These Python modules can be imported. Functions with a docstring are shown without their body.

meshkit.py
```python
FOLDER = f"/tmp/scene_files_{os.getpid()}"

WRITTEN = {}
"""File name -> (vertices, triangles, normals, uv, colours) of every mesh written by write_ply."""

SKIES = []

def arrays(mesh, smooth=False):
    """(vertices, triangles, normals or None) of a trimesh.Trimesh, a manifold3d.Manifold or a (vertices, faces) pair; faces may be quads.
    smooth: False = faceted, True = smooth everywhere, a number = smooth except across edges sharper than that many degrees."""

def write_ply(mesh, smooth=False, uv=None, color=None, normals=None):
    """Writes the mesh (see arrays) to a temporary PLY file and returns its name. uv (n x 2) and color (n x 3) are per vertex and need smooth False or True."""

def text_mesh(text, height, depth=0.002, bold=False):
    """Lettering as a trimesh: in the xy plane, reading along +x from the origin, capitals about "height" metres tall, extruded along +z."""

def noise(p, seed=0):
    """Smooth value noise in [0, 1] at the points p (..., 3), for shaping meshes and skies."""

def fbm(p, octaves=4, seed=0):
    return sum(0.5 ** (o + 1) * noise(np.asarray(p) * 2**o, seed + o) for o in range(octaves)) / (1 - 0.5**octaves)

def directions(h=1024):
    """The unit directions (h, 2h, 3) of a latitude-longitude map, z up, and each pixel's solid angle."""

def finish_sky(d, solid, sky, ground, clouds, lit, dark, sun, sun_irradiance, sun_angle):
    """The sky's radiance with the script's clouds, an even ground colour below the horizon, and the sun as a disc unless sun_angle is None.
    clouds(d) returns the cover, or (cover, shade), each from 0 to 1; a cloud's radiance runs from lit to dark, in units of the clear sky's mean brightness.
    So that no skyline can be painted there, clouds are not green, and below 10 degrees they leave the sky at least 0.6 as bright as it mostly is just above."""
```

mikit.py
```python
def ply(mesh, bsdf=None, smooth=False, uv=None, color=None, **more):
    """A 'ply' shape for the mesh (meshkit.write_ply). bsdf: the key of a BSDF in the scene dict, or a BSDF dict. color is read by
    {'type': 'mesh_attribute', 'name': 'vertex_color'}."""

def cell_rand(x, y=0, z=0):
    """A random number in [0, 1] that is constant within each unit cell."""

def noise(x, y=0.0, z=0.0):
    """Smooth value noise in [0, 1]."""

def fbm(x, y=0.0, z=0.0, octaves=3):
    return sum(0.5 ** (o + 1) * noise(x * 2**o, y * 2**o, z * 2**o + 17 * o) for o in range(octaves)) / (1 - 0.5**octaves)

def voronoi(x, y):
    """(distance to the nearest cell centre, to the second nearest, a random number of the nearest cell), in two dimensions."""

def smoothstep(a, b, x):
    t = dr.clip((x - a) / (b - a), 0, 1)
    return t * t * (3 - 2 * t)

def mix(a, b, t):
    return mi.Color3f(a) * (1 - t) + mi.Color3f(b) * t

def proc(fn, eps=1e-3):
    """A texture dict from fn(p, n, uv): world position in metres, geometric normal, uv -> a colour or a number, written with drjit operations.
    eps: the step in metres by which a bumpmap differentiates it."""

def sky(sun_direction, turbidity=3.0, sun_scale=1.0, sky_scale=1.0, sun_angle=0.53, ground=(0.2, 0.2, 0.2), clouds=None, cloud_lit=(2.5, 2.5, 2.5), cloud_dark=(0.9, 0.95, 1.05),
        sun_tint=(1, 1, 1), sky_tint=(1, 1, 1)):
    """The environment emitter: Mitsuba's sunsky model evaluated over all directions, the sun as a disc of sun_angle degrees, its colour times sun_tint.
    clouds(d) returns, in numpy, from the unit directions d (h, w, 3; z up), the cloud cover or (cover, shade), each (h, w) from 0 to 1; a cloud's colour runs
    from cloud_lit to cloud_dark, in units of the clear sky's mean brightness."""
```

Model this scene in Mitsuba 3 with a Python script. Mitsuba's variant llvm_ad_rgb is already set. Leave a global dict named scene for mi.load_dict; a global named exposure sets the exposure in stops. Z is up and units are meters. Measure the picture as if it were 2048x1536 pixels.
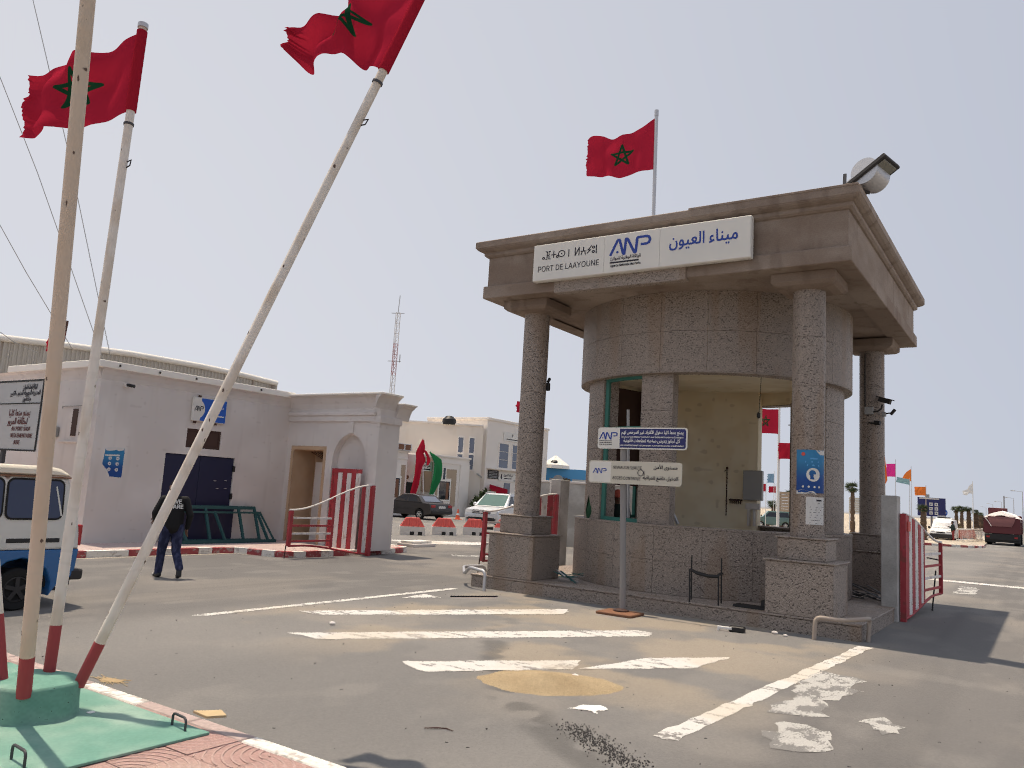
"""Port entrance with a round guard booth, flag poles and gatehouse, in metres, z up. X runs along the booth's front, Y into the port."""
import math, random
import numpy as np, trimesh, shapely
import drjit as dr
import mitsuba as mi
import manifold3d as m3
from shapely.geometry import Polygon, LineString, Point, box as sbox
from shapely.ops import unary_union
import meshkit, mikit
from mikit import proc, noise, fbm, voronoi, cell_rand, smoothstep, mix

T = mi.ScalarTransform4f
rng = random.Random(7)
nrg = np.random.default_rng(7)
scene, labels = {}, {}

# ------------------------------------------------------------------ camera, sky, exposure
CAM = np.array([6.008, -16.565, 1.9])
yaw, pitch, roll = 0.59555, 0.13483, 0.06024
fw = np.array([-math.sin(yaw) * math.cos(pitch), math.cos(yaw) * math.cos(pitch), math.sin(pitch)])
r0 = np.array([math.cos(yaw), math.sin(yaw), 0.0])
u0 = np.cross(r0, fw)
upv = -r0 * math.sin(roll) + u0 * math.cos(roll)
scene['camera'] = {'type': 'perspective', 'fov': 65.41, 'fov_axis': 'x', 'near_clip': 0.05, 'far_clip': 3000.0,
                   'to_world': T().look_at(origin=CAM.tolist(), target=(CAM + fw).tolist(), up=upv.tolist())}


def haze_cover(d):
    """Dusty, nearly white sky: a thin veil, whiter on the sun's side, with faint broad mottling."""
    m = meshkit.fbm(d * np.array([2.0, 2.0, 3.0]) + 5.0, 3)
    return 0.90 + 0.08 * (m - 0.5), 0.78 + 0.95 * d[..., 0] + 0.16 * (m - 0.5)


scene['sky'] = mikit.sky((-0.224, -0.022, 1.0), turbidity=3.0, sun_scale=1.0, sky_scale=1.0, ground=(0.28, 0.26, 0.23), clouds=haze_cover,
                         cloud_lit=(2.50, 2.51, 2.66), cloud_dark=(1.76, 1.87, 2.18))
labels['sky'] = {'kind': 'structure'}
exposure = 1.42

# ------------------------------------------------------------------ bookkeeping
used = set()
CUR = [np.eye(4)]


def uniq(full):
    if full not in used:
        used.add(full)
        return full
    k = 1
    while f'{full}_{k:03d}' in used:
        k += 1
    used.add(f'{full}_{k:03d}')
    return f'{full}_{k:03d}'


def thing(name, label, cat, group=None):
    k = uniq(name)
    labels[k] = {'label': label, 'category': cat}
    if group:
        labels[k]['group'] = group
    return k


def put(name, mesh, mat, parent=None, smooth=False, label=None, uv=None, cat=None, group=None, kind=None):
    """One entry of the scene: a whole thing, or a part of PARENT."""
    k = uniq(f'{parent}__{name}' if parent else name)
    if not np.allclose(CUR[-1], np.eye(4)):
        mesh = mesh.copy()
        mesh.apply_transform(CUR[-1])
    scene[k] = mikit.ply(mesh, mat, smooth=smooth, uv=uv)
    d = {}
    if label: d['label'] = label
    if cat: d['category'] = cat
    if group: d['group'] = group
    if kind: d['kind'] = kind
    if d: labels[k] = d
    return k


def again(src, name, mat4, parent=None):
    """Another copy of the shape entry SRC under its own key, moved by the 4 x 4 matrix."""
    k = uniq(f'{parent}__{name}' if parent else name)
    scene[k] = {**scene[src], 'to_world': T(mat4)}
    return k


class At:
    """with At(x, y, z, rot): meshes put inside are moved and turned (rot degrees about z, then tilts)."""
    def __init__(self, x=0, y=0, z=0, rot=0, m=None):
        M = np.eye(4)
        c, s = math.cos(math.radians(rot)), math.sin(math.radians(rot))
        M[:2, :2] = [[c, -s], [s, c]]
        M[:3, 3] = [x, y, z]
        self.m = M if m is None else M @ m
    def __enter__(self):
        CUR.append(CUR[-1] @ self.m)
    def __exit__(self, *a):
        CUR.pop()


# ------------------------------------------------------------------ mesh helpers
TM = trimesh.Trimesh


def join(*ms):
    ms = [m for g in ms for m in (g if isinstance(g, (list, tuple)) else [g])]
    return ms[0] if len(ms) == 1 else trimesh.util.concatenate(ms)


def box(x0, x1, y0, y1, z0, z1, b=0.0):
    if x1 < x0: x0, x1 = x1, x0
    if y1 < y0: y0, y1 = y1, y0
    if z1 < z0: z0, z1 = z1, z0
    if b <= 0:
        v = np.array([[x, y, z] for x in (x0, x1) for y in (y0, y1) for z in (z0, z1)], float)
        f = np.array([[0, 1, 3], [0, 3, 2], [4, 6, 7], [4, 7, 5], [0, 4, 5], [0, 5, 1], [2, 3, 7], [2, 7, 6], [0, 2, 6], [0, 6, 4], [1, 5, 7], [1, 7, 3]])
        return TM(v, f, process=False)
    b = min(b, 0.49 * min(x1 - x0, y1 - y0, z1 - z0))
    pts = []
    for sx in (0, 1):
        for sy in (0, 1):
            for sz in (0, 1):
                X, Y, Z = (x0, x1)[sx], (y0, y1)[sy], (z0, z1)[sz]
                bx, by, bz = (b, -b)[sx], (b, -b)[sy], (b, -b)[sz]
                pts += [[X + bx, Y + by, Z], [X + bx, Y, Z + bz], [X, Y + by, Z + bz]]
    return trimesh.convex.convex_hull(np.array(pts))


def bar(p0, p1, w, h, up=(0, 0, 1)):
    """Square bar from p0 to p1, w across, h along 'up'."""
    p0, p1 = np.array(p0, float), np.array(p1, float)
    L = np.linalg.norm(p1 - p0)
    x = (p1 - p0) / L
    up = np.array(up, float)
    if abs(x @ up) > 0.95: up = np.array([0, 1.0, 0])
    y = np.cross(up, x); y /= np.linalg.norm(y)
    z = np.cross(x, y)
    m = box(0, L, -w / 2, w / 2, -h / 2, h / 2)
    M = np.eye(4); M[:3, 0], M[:3, 1], M[:3, 2], M[:3, 3] = x, y, z, p0
    m.apply_transform(M)
    return m


def tube(pts, r, n=10, cap=True):
    p = np.asarray(pts, float)
    t = np.gradient(p, axis=0)
    t /= np.linalg.norm(t, axis=1, keepdims=True) + 1e-12
    ref = np.array([0, 0, 1.0]) if abs(t[0][2]) < 0.9 else np.array([1.0, 0, 0])
    a = np.cross(t[0], ref); a /= np.linalg.norm(a)
    A = [a]
    for k in range(1, len(p)):
        a = a - t[k] * (a @ t[k]); a /= np.linalg.norm(a) + 1e-12
        A.append(a)
    A = np.array(A); B = np.cross(t, A)
    ang = np.arange(n) * 2 * np.pi / n
    rr = np.broadcast_to(np.asarray(r, float), (len(p),))[:, None, None]
    v = (p[:, None] + rr * (np.cos(ang)[None, :, None] * A[:, None] + np.sin(ang)[None, :, None] * B[:, None])).reshape(-1, 3)
    i, j = np.meshgrid(np.arange(len(p) - 1), np.arange(n), indexing='ij')
    q = np.stack([i * n + j, i * n + (j + 1) % n, (i + 1) * n + (j + 1) % n, (i + 1) * n + j], -1).reshape(-1, 4)
    f = np.vstack([q[:, [0, 1, 2]], q[:, [0, 2, 3]]])
    if cap:
        b = len(v)
        v = np.vstack([v, p[:1], p[-1:]])
        k = np.arange(n)
        f = np.vstack([f, np.stack([k * 0 + b, (k + 1) % n, k], 1), np.stack([k * 0 + b + 1, (len(p) - 1) * n + k, (len(p) - 1) * n + (k + 1) % n], 1)])
    return TM(v, f, process=False)


def cyl(p0, p1, r0, r1=None, n=20):
    r1 = r0 if r1 is None else r1
    p0, p1 = np.array(p0, float), np.array(p1, float)
    return tube([p0, (p0 + p1) / 2, p1], [r0, (r0 + r1) / 2, r1], n)


def lathe(prof, n=32, c=(0, 0, 0)):
    """Closed surface of revolution from (r, z) points, first and last capped to the axis."""
    prof = [(0.0, prof[0][1])] + list(prof) + [(0.0, prof[-1][1])]
    ang = np.arange(n) * 2 * np.pi / n
    v = np.array([[r * math.cos(a), r * math.sin(a), z] for r, z in prof for a in ang]) + np.array(c)
    f = []
    for i in range(len(prof) - 1):
        for j in range(n):
            a, b, cc, d = i * n + j, i * n + (j + 1) % n, (i + 1) * n + (j + 1) % n, (i + 1) * n + j
            if i > 0: f.append([a, b, cc])
            if i < len(prof) - 2: f.append([a, cc, d])
            if i == 0: f.append([a, cc, d])
            if i == len(prof) - 2: f.append([a, b, cc])
    return TM(v, np.array(f), process=False)


def prism(poly, z0, z1):
    """Vertical prism over a plan polygon (list of points or shapely)."""
    P = poly if not isinstance(poly, (list, tuple, np.ndarray)) else Polygon(poly)
    gs = [g for g in getattr(P, 'geoms', [P]) if g.area > 1e-9]
    ms = []
    for g in gs:
        m = trimesh.creation.extrude_polygon(g, z1 - z0, engine='earcut')
        m.apply_translation([0, 0, z0])
        ms.append(m)
    return join(ms)


def frame(o, x, y):
    """Matrix whose local x, y lie along the given directions, origin o."""
    x = np.array(x, float); x /= np.linalg.norm(x)
    y = np.array(y, float); y -= x * (x @ y); y /= np.linalg.norm(y)
    M = np.eye(4); M[:3, 0], M[:3, 1], M[:3, 2], M[:3, 3] = x, y, np.cross(x, y), o
    return M


def panel(poly, o, x, y, depth):
    """Prism over a polygon drawn in the plane (o; x, y), standing DEPTH proud along x cross y."""
    m = prism(poly, 0, depth)
    m.apply_transform(frame(o, x, y))
    return m


def rrect(x0, y0, x1, y1, r=0.03):
    return sbox(x0 + r, y0 + r, x1 - r, y1 - r).buffer(r, quad_segs=4)


def sheet(poly, z, res=None):
    """A flat sheet (top face only) over the plan polygon."""
    P = poly if not isinstance(poly, (list, tuple, np.ndarray)) else Polygon(poly)
    v, f = trimesh.creation.triangulate_polygon(P, engine='earcut')
    return TM(np.column_stack([v, np.full(len(v), z)]), f, process=False)


def loft(rings, closed=True, caps=True):
    """Skin through rings of equal length."""
    n = len(rings[0]); v = np.vstack(rings); f = []
    for i in range(len(rings) - 1):
        for j in range(n if closed else n - 1):
            a, b, c, d = i * n + j, i * n + (j + 1) % n, (i + 1) * n + (j + 1) % n, (i + 1) * n + j
            f += [[a, b, c], [a, c, d]]
    m = TM(v, np.array(f), process=False)
    if caps:
        for i, flip in ((0, True), (len(rings) - 1, False)):
            ring = np.array(rings[i]); c = ring.mean(0)
            cf = [[n, (k + 1) % n, k] if flip else [n, k, (k + 1) % n] for k in range(n)]
            m = join(m, TM(np.vstack([ring, [c]]), np.array(cf), process=False))
    return m


def arcband(R0, R1, a0, a1, z0, z1, n=None):
    """A curved block between two radii, two angles (degrees) and two heights."""
    n = n or max(2, int(abs(a1 - a0) / 5) + 1)
    a = np.radians(np.linspace(a0, a1, n))
    pts = [(R1 * math.cos(t), R1 * math.sin(t)) for t in a] + [(R0 * math.cos(t), R0 * math.sin(t)) for t in a[::-1]]
    return prism(pts, z0, z1)


def ball(c, r, s=(1, 1, 1), sub=2):
    m = trimesh.creation.icosphere(sub, r)
    m.apply_scale(s)
    m.apply_translation(c)
    return m


def mtm(M):
    g = M.to_mesh()
    return TM(g.vert_properties[:, :3], g.tri_verts, process=False)


# ------------------------------------------------------------------ lettering
AR = {
    'port': (96, 489, '335,56 335,70 346,70 346,66 347,65 347,42 348,41 348,20 349,19 349,14 353,11 365,11 368,12 370,14 371,19 372,19 374,31 383,30 384,29 383,16 384,13 390,11 402,11 402,12 405,12 409,18 410,25 411,26 411,31 416,31 416,30 422,30 423,29 422,27 422,22 421,21 421,16 424,12 427,12 428,11 437,11 442,14 448,27 456,36 461,37 461,38 469,38 475,35 481,28 482,23 483,23 483,11 480,5 472,0 462,0 462,1 455,2 450,5 448,5 447,3 440,0 426,0 426,1 422,1 418,3 417,6 416,6 410,2 403,1 403,0 387,0 387,1 381,2 377,6 374,3 370,1 366,1 366,0 351,0 350,1 346,1 339,6 338,12 337,12 336,55|455,14 463,11 468,11 471,12 472,15 472,18 470,24 465,27 460,26 455,17;416,-18 416,-12 419,-9 424,-9 426,-11 427,-17 424,-21 419,-21;400,-17 400,-13 403,-9 408,-9 411,-12 411,-18 408,-21 403,-21;371,45 372,51 375,53 381,52 383,49 382,43 379,41 373,42;287,3 287,5 296,7 297,9 293,13 292,18 291,18 291,26 292,26 293,31 301,38 304,38 305,39 314,39 314,38 317,38 316,27 308,28 305,27 303,25 302,20 304,15 309,12 317,14 319,16 322,16 323,11 325,9 325,6 322,4 316,3 314,1 311,1 305,-2 301,-2 295,-5 290,-5 288,3;242,57 242,70 253,70 254,69 255,0 244,0 243,56;72,-12 72,-10 86,-8 92,-5 95,-2 95,0 86,0 86,1 80,2 79,4 77,4 74,10 74,19 75,19 77,27 84,35 89,36 89,37 99,36 106,30 109,24 109,20 110,20 110,11 124,11 125,12 128,12 132,18 133,25 134,26 134,31 139,31 139,30 145,30 146,29 145,27 145,22 144,21 144,16 147,12 150,12 151,11 165,11 166,12 171,12 173,14 163,24 162,32 164,33 164,35 166,35 168,38 176,42 179,42 180,43 191,43 198,40 202,35 202,25 199,18 195,15 195,12 201,12 202,11 215,11 218,12 219,15 218,70 229,70 231,14 230,14 230,10 228,6 225,3 221,1 216,1 216,0 200,0 200,1 194,1 194,2 187,3 185,5 182,5 175,2 166,1 165,0 149,0 149,1 145,1 141,3 140,6 138,6 133,2 126,1 126,0 108,0 108,-3 105,-6 105,-8 99,-14 86,-20 74,-21 73,-13|174,29 184,19 190,23 191,26 191,30 186,33 179,33 179,32 174,31|85,14 86,12 89,11 99,11 98,20 94,25 91,25 88,24 85,16;139,-12 142,-9 147,-9 150,-13 149,-19 147,-21 142,-21 139,-18;123,-13 126,-9 131,-9 134,-12 134,-18 131,-21 126,-21 123,-17;3,-4 3,8 4,9 4,12 5,12 7,20 11,20 14,18 17,18 17,14 15,10 14,2 15,1 16,-5 19,-8 28,-11 38,-11 46,-8 51,-3 52,3 53,4 52,16 50,20 50,23 47,27 47,29 52,32 58,33 61,26 61,23 62,23 62,20 63,20 63,16 64,16 64,1 63,1 63,-3 59,-11 54,-16 52,-16 51,-18 47,-20 40,-21 39,-22 25,-22 24,-21 20,-21 10,-16 6,-11;27,47 29,50 35,51 38,49 39,43 37,40 31,39 28,41'),
    'agency': (40, 365, '358,29 363,29 363,0 358,0;325,-6 325,-4 329,-4 334,-2 334,0 330,0 326,3 326,9 331,15 336,15 338,14 341,9 341,5 346,5 348,6 348,29 353,29 353,6 352,6 352,3 348,0 340,0 338,-5 336,-5 333,-8 326,-9 326,-6|331,6 336,5 336,9 335,10 332,10 331,9;298,4 298,29 303,29 303,7 305,5 315,5 317,6 316,10 308,17 308,20 311,23 315,24 318,27 321,27 321,28 324,27 324,24 323,23 315,20 314,18 320,12 322,8 322,5 319,1 316,1 316,0 302,0 300,1;264,7 264,13 265,15 267,17 275,20 275,23 280,23 280,6 282,5 287,5 288,7 288,29 293,29 293,6 290,1 288,0 280,0 276,4 271,3 270,4 267,4|271,14 269,10 270,8 275,8 275,15;269,27 268,30 270,32 274,30 276,32 279,31 279,28 278,27 275,27 274,28 272,27;246,29 251,29 251,0 246,0;213,-6 213,-4 217,-4 222,-2 222,0 218,0 214,3 214,9 219,15 224,15 226,14 229,9 229,5 234,5 236,6 236,29 241,29 241,6 240,6 240,3 236,0 228,0 226,-5 224,-5 221,-8 214,-9 214,-6|219,6 224,5 224,9 223,10 220,10 219,9;132,7 132,13 133,15 135,17 143,20 143,23 148,23 148,7 149,5 156,5 158,7 159,13 162,13 163,12 163,5 172,5 174,9 174,13 177,13 178,12 178,6 179,5 186,5 187,7 187,29 192,29 192,13 196,14 197,16 203,17 203,16 208,15 210,12 210,6 209,4 201,0 178,0 176,2 172,0 163,0 160,2 157,0 148,0 144,4 139,3 138,4 135,4|193,6 194,5 202,5 205,7 205,11 203,12 199,12|137,9 139,8 143,8 143,15 139,14 137,12;173,18 173,21 174,22 177,22 178,20 177,17 174,17;154,-5 155,-4 158,-4 159,-5 161,-4 164,-4 165,-5 165,-8 162,-9 159,-7 156,-9 154,-8;137,27 136,30 138,32 142,30 144,32 147,31 147,28 146,27 143,27 142,28 140,27;54,-6 54,-4 58,-4 63,-2 63,0 59,0 55,3 55,9 60,15 65,15 67,14 70,9 70,5 74,5 77,7 78,11 82,15 86,16 86,15 89,15 92,12 95,5 100,5 101,7 101,29 106,29 106,6 108,5 113,5 114,7 114,29 119,29 119,6 116,1 114,0 107,0 104,2 101,0 94,0 94,1 92,1 90,-1 85,-1 79,2 77,0 69,0 67,-5 59,-9 55,-9 55,-6|82,6 85,4 89,5 88,9 85,11 82,9|61,10 60,8 60,5 65,5 65,9 63,10;46,0 46,29 51,29 51,0;1,5 2,5 2,8 4,9 7,7 6,5 6,0 9,-4 21,-4 24,-3 25,-1 23,2 20,2 20,7 23,7 27,5 36,5 36,12 34,17 36,18 39,18 40,12 41,12 41,5 38,1 36,0 30,0 29,-4 26,-7 20,-8 20,-9 9,-9 3,-6 1,-2;34,23 34,26 35,27 38,27 39,25 38,22 35,22;4,13 4,15 5,16 4,17 4,20 5,22 10,23 11,21 7,20 7,18 12,17 12,14'),
    'deny1': (40, 725, '712,-8 712,-5 713,-4 716,-4 717,-5 719,-4 722,-4 723,-5 723,-8 721,-9 718,-7 715,-9;650,-3 657,5 653,10 653,14 656,17 659,17 659,18 665,18 669,15 669,10 667,7 668,5 676,5 678,9 678,13 681,13 682,12 682,7 683,5 689,5 691,7 692,11 696,15 699,15 699,16 703,15 706,12 708,6 710,5 716,5 718,6 718,11 717,12 716,17 721,18 722,12 723,12 723,5 722,3 717,0 708,0 708,1 706,1 704,-1 699,-1 694,2 691,0 682,0 680,2 676,0 666,0 662,2 659,1 655,-3 655,-8 660,-11 665,-11 666,-10 671,-9 672,-13 669,-15 661,-16 661,-15 656,-15 652,-13 652,-11 650,-10|696,6 699,4 703,5 702,9 699,11 696,9|658,11 661,8 663,8 664,9 664,13 658,13;677,18 677,21 678,22 681,22 682,20 681,17 678,17;571,29 576,29 576,7 577,5 586,5 586,7 582,10 582,14 584,16 588,18 595,18 597,17 599,14 598,8 596,7 596,5 605,5 607,9 607,13 610,13 611,12 611,7 612,5 619,5 625,15 630,16 635,13 637,9 637,5 633,0 627,0 623,2 621,2 620,0 611,0 609,2 605,0 596,0 592,2 585,1 585,0 575,0 573,1 571,4|625,8 627,5 632,5 632,9 630,11 627,11|587,12 590,8 592,8 594,12 588,13;606,21 607,22 610,22 611,20 610,17 607,17 606,18;503,4 503,29 508,29 508,7 510,5 516,5 518,7 519,13 522,13 523,12 523,5 530,5 532,6 532,29 537,29 537,6 539,5 550,5 551,7 550,10 542,17 542,20 545,23 549,24 552,27 555,27 555,28 558,27 558,24 557,23 549,20 548,18 554,12 556,8 556,5 553,1 550,1 550,0 538,0 535,2 532,0 523,0 520,2 517,0 507,0 505,1;514,-5 515,-4 518,-4 519,-5 521,-4 524,-4 525,-5 525,-8 522,-9 519,-7 516,-9 514,-8;472,2 474,6 476,5 482,5 484,6 483,12 479,16 479,18 483,20 488,12 488,9 489,8 488,3 484,0 476,0;428,-6 428,-4 432,-4 437,-2 437,0 433,0 429,3 429,9 434,15 439,15 441,14 444,9 445,5 453,5 461,8 461,10 455,11 454,12 450,11 449,12 449,15 450,16 457,16 462,13 469,12 470,7 464,6 463,4 459,2 456,2 453,0 443,0 441,-5 433,-9 429,-9 429,-6|434,6 439,5 439,9 438,10 435,10 434,9;451,21 451,24 452,25 455,25 456,23 455,20 452,20;399,-2 399,5 401,9 405,8 404,0 405,-3 408,-4 414,-4 418,-2 418,1 419,2 419,29 424,29 424,2 423,2 422,-4 418,-8 415,-8 415,-9 407,-9 407,-8 402,-7;381,29 386,29 386,0 381,0;355,20 356,23 359,24 364,19 369,18 369,26 368,27 368,29 373,29 374,19 373,19 372,13 375,10 375,7 376,7 375,2 372,0 358,0 358,5 361,6 365,10 365,13 361,17 359,17 358,19|367,6 367,5 371,5 371,8 368,8;354,26 355,29 354,30 354,34 356,36 360,36 360,33 357,33 357,31 362,30 362,27;314,-6 315,-4 321,-2 324,2 324,8 322,10 322,13 323,14 326,14 327,13 328,8 330,5 343,5 344,7 339,7 336,10 336,16 341,22 346,22 349,20 350,15 351,15 351,7 346,1 343,1 343,0 330,0 329,1 328,-1 320,-8 316,-9|341,13 346,12 346,16 345,17 342,17 341,16;341,30 342,31 345,31 346,29 345,26 342,26 341,27;308,0 308,29 313,29 313,0;287,3 289,6 291,5 297,5 299,6 298,12 294,16 294,18 298,20 303,12 303,9 304,8 303,3 299,0 291,0 291,1 288,1;220,-6 221,-4 227,-2 230,2 230,8 228,10 228,13 229,14 232,14 233,13 234,8 236,5 243,5 245,7 246,13 249,13 250,12 250,5 258,5 258,14 259,16 264,19 271,19 271,15 270,14 264,14 263,12 263,9 267,6 273,8 274,7 274,3 271,3 268,1 263,1 263,0 250,0 247,2 244,0 236,0 235,1 234,-1 226,-8 222,-9;263,25 264,28 267,28 268,27 268,24 267,23 264,23;241,-8 241,-5 242,-4 245,-4 246,-5 248,-4 251,-4 252,-5 252,-8 250,-9 247,-7 244,-9;204,29 209,29 209,0 204,0;147,-5 154,-2 155,1 157,2 157,8 155,10 155,13 156,14 159,14 160,13 161,8 163,5 167,5 170,7 171,11 175,15 179,16 179,15 182,15 185,12 188,5 193,5 194,7 194,29 199,29 199,6 196,1 194,0 187,0 187,1 185,1 183,-1 178,-1 173,2 170,0 163,0 162,1 161,-1 155,-7 150,-8 150,-9 148,-8|175,7 177,4 182,4 181,9 179,11 175,9;69,-3 69,4 71,8 74,8 75,7 74,-1 76,-4 79,-5 84,-5 90,-1 90,5 88,9 89,12 93,12 94,6 97,5 101,8 102,11 104,11 106,14 111,15 111,16 117,16 121,13 121,10 122,10 122,5 130,5 138,8 138,10 132,11 131,12 127,11 126,12 126,15 127,16 134,16 139,13 146,12 146,9 147,8 147,7 141,6 140,4 133,1 130,1 130,0 120,0 120,1 117,1 112,-1 94,0 93,-5 90,-8 83,-9 82,-10 73,-8|104,5 105,4 114,4 117,6 117,10 115,11 110,11;128,21 128,24 129,25 132,25 133,23 132,20 129,20;1,-6 1,3 2,3 3,8 9,14 15,15 15,16 19,14 23,5 27,5 31,15 34,18 38,19 40,18 43,14 43,9 41,5 50,5 51,7 51,29 56,29 56,6 55,6 55,3 51,0 45,0 45,-4 42,-8 39,-8 39,-9 33,-8 29,-4 29,-1 28,0 20,1 18,-1 13,-1 7,4 6,3 6,-6 7,-7 8,-15 6,-16 3,-15 2,-7|33,-1 34,-3 37,-4 39,-4 40,-2 40,0 38,1 33,1|33,6 34,5 37,6 38,9 38,14 35,13 33,9|10,8 13,4 18,4 16,11 11,10'),
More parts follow.
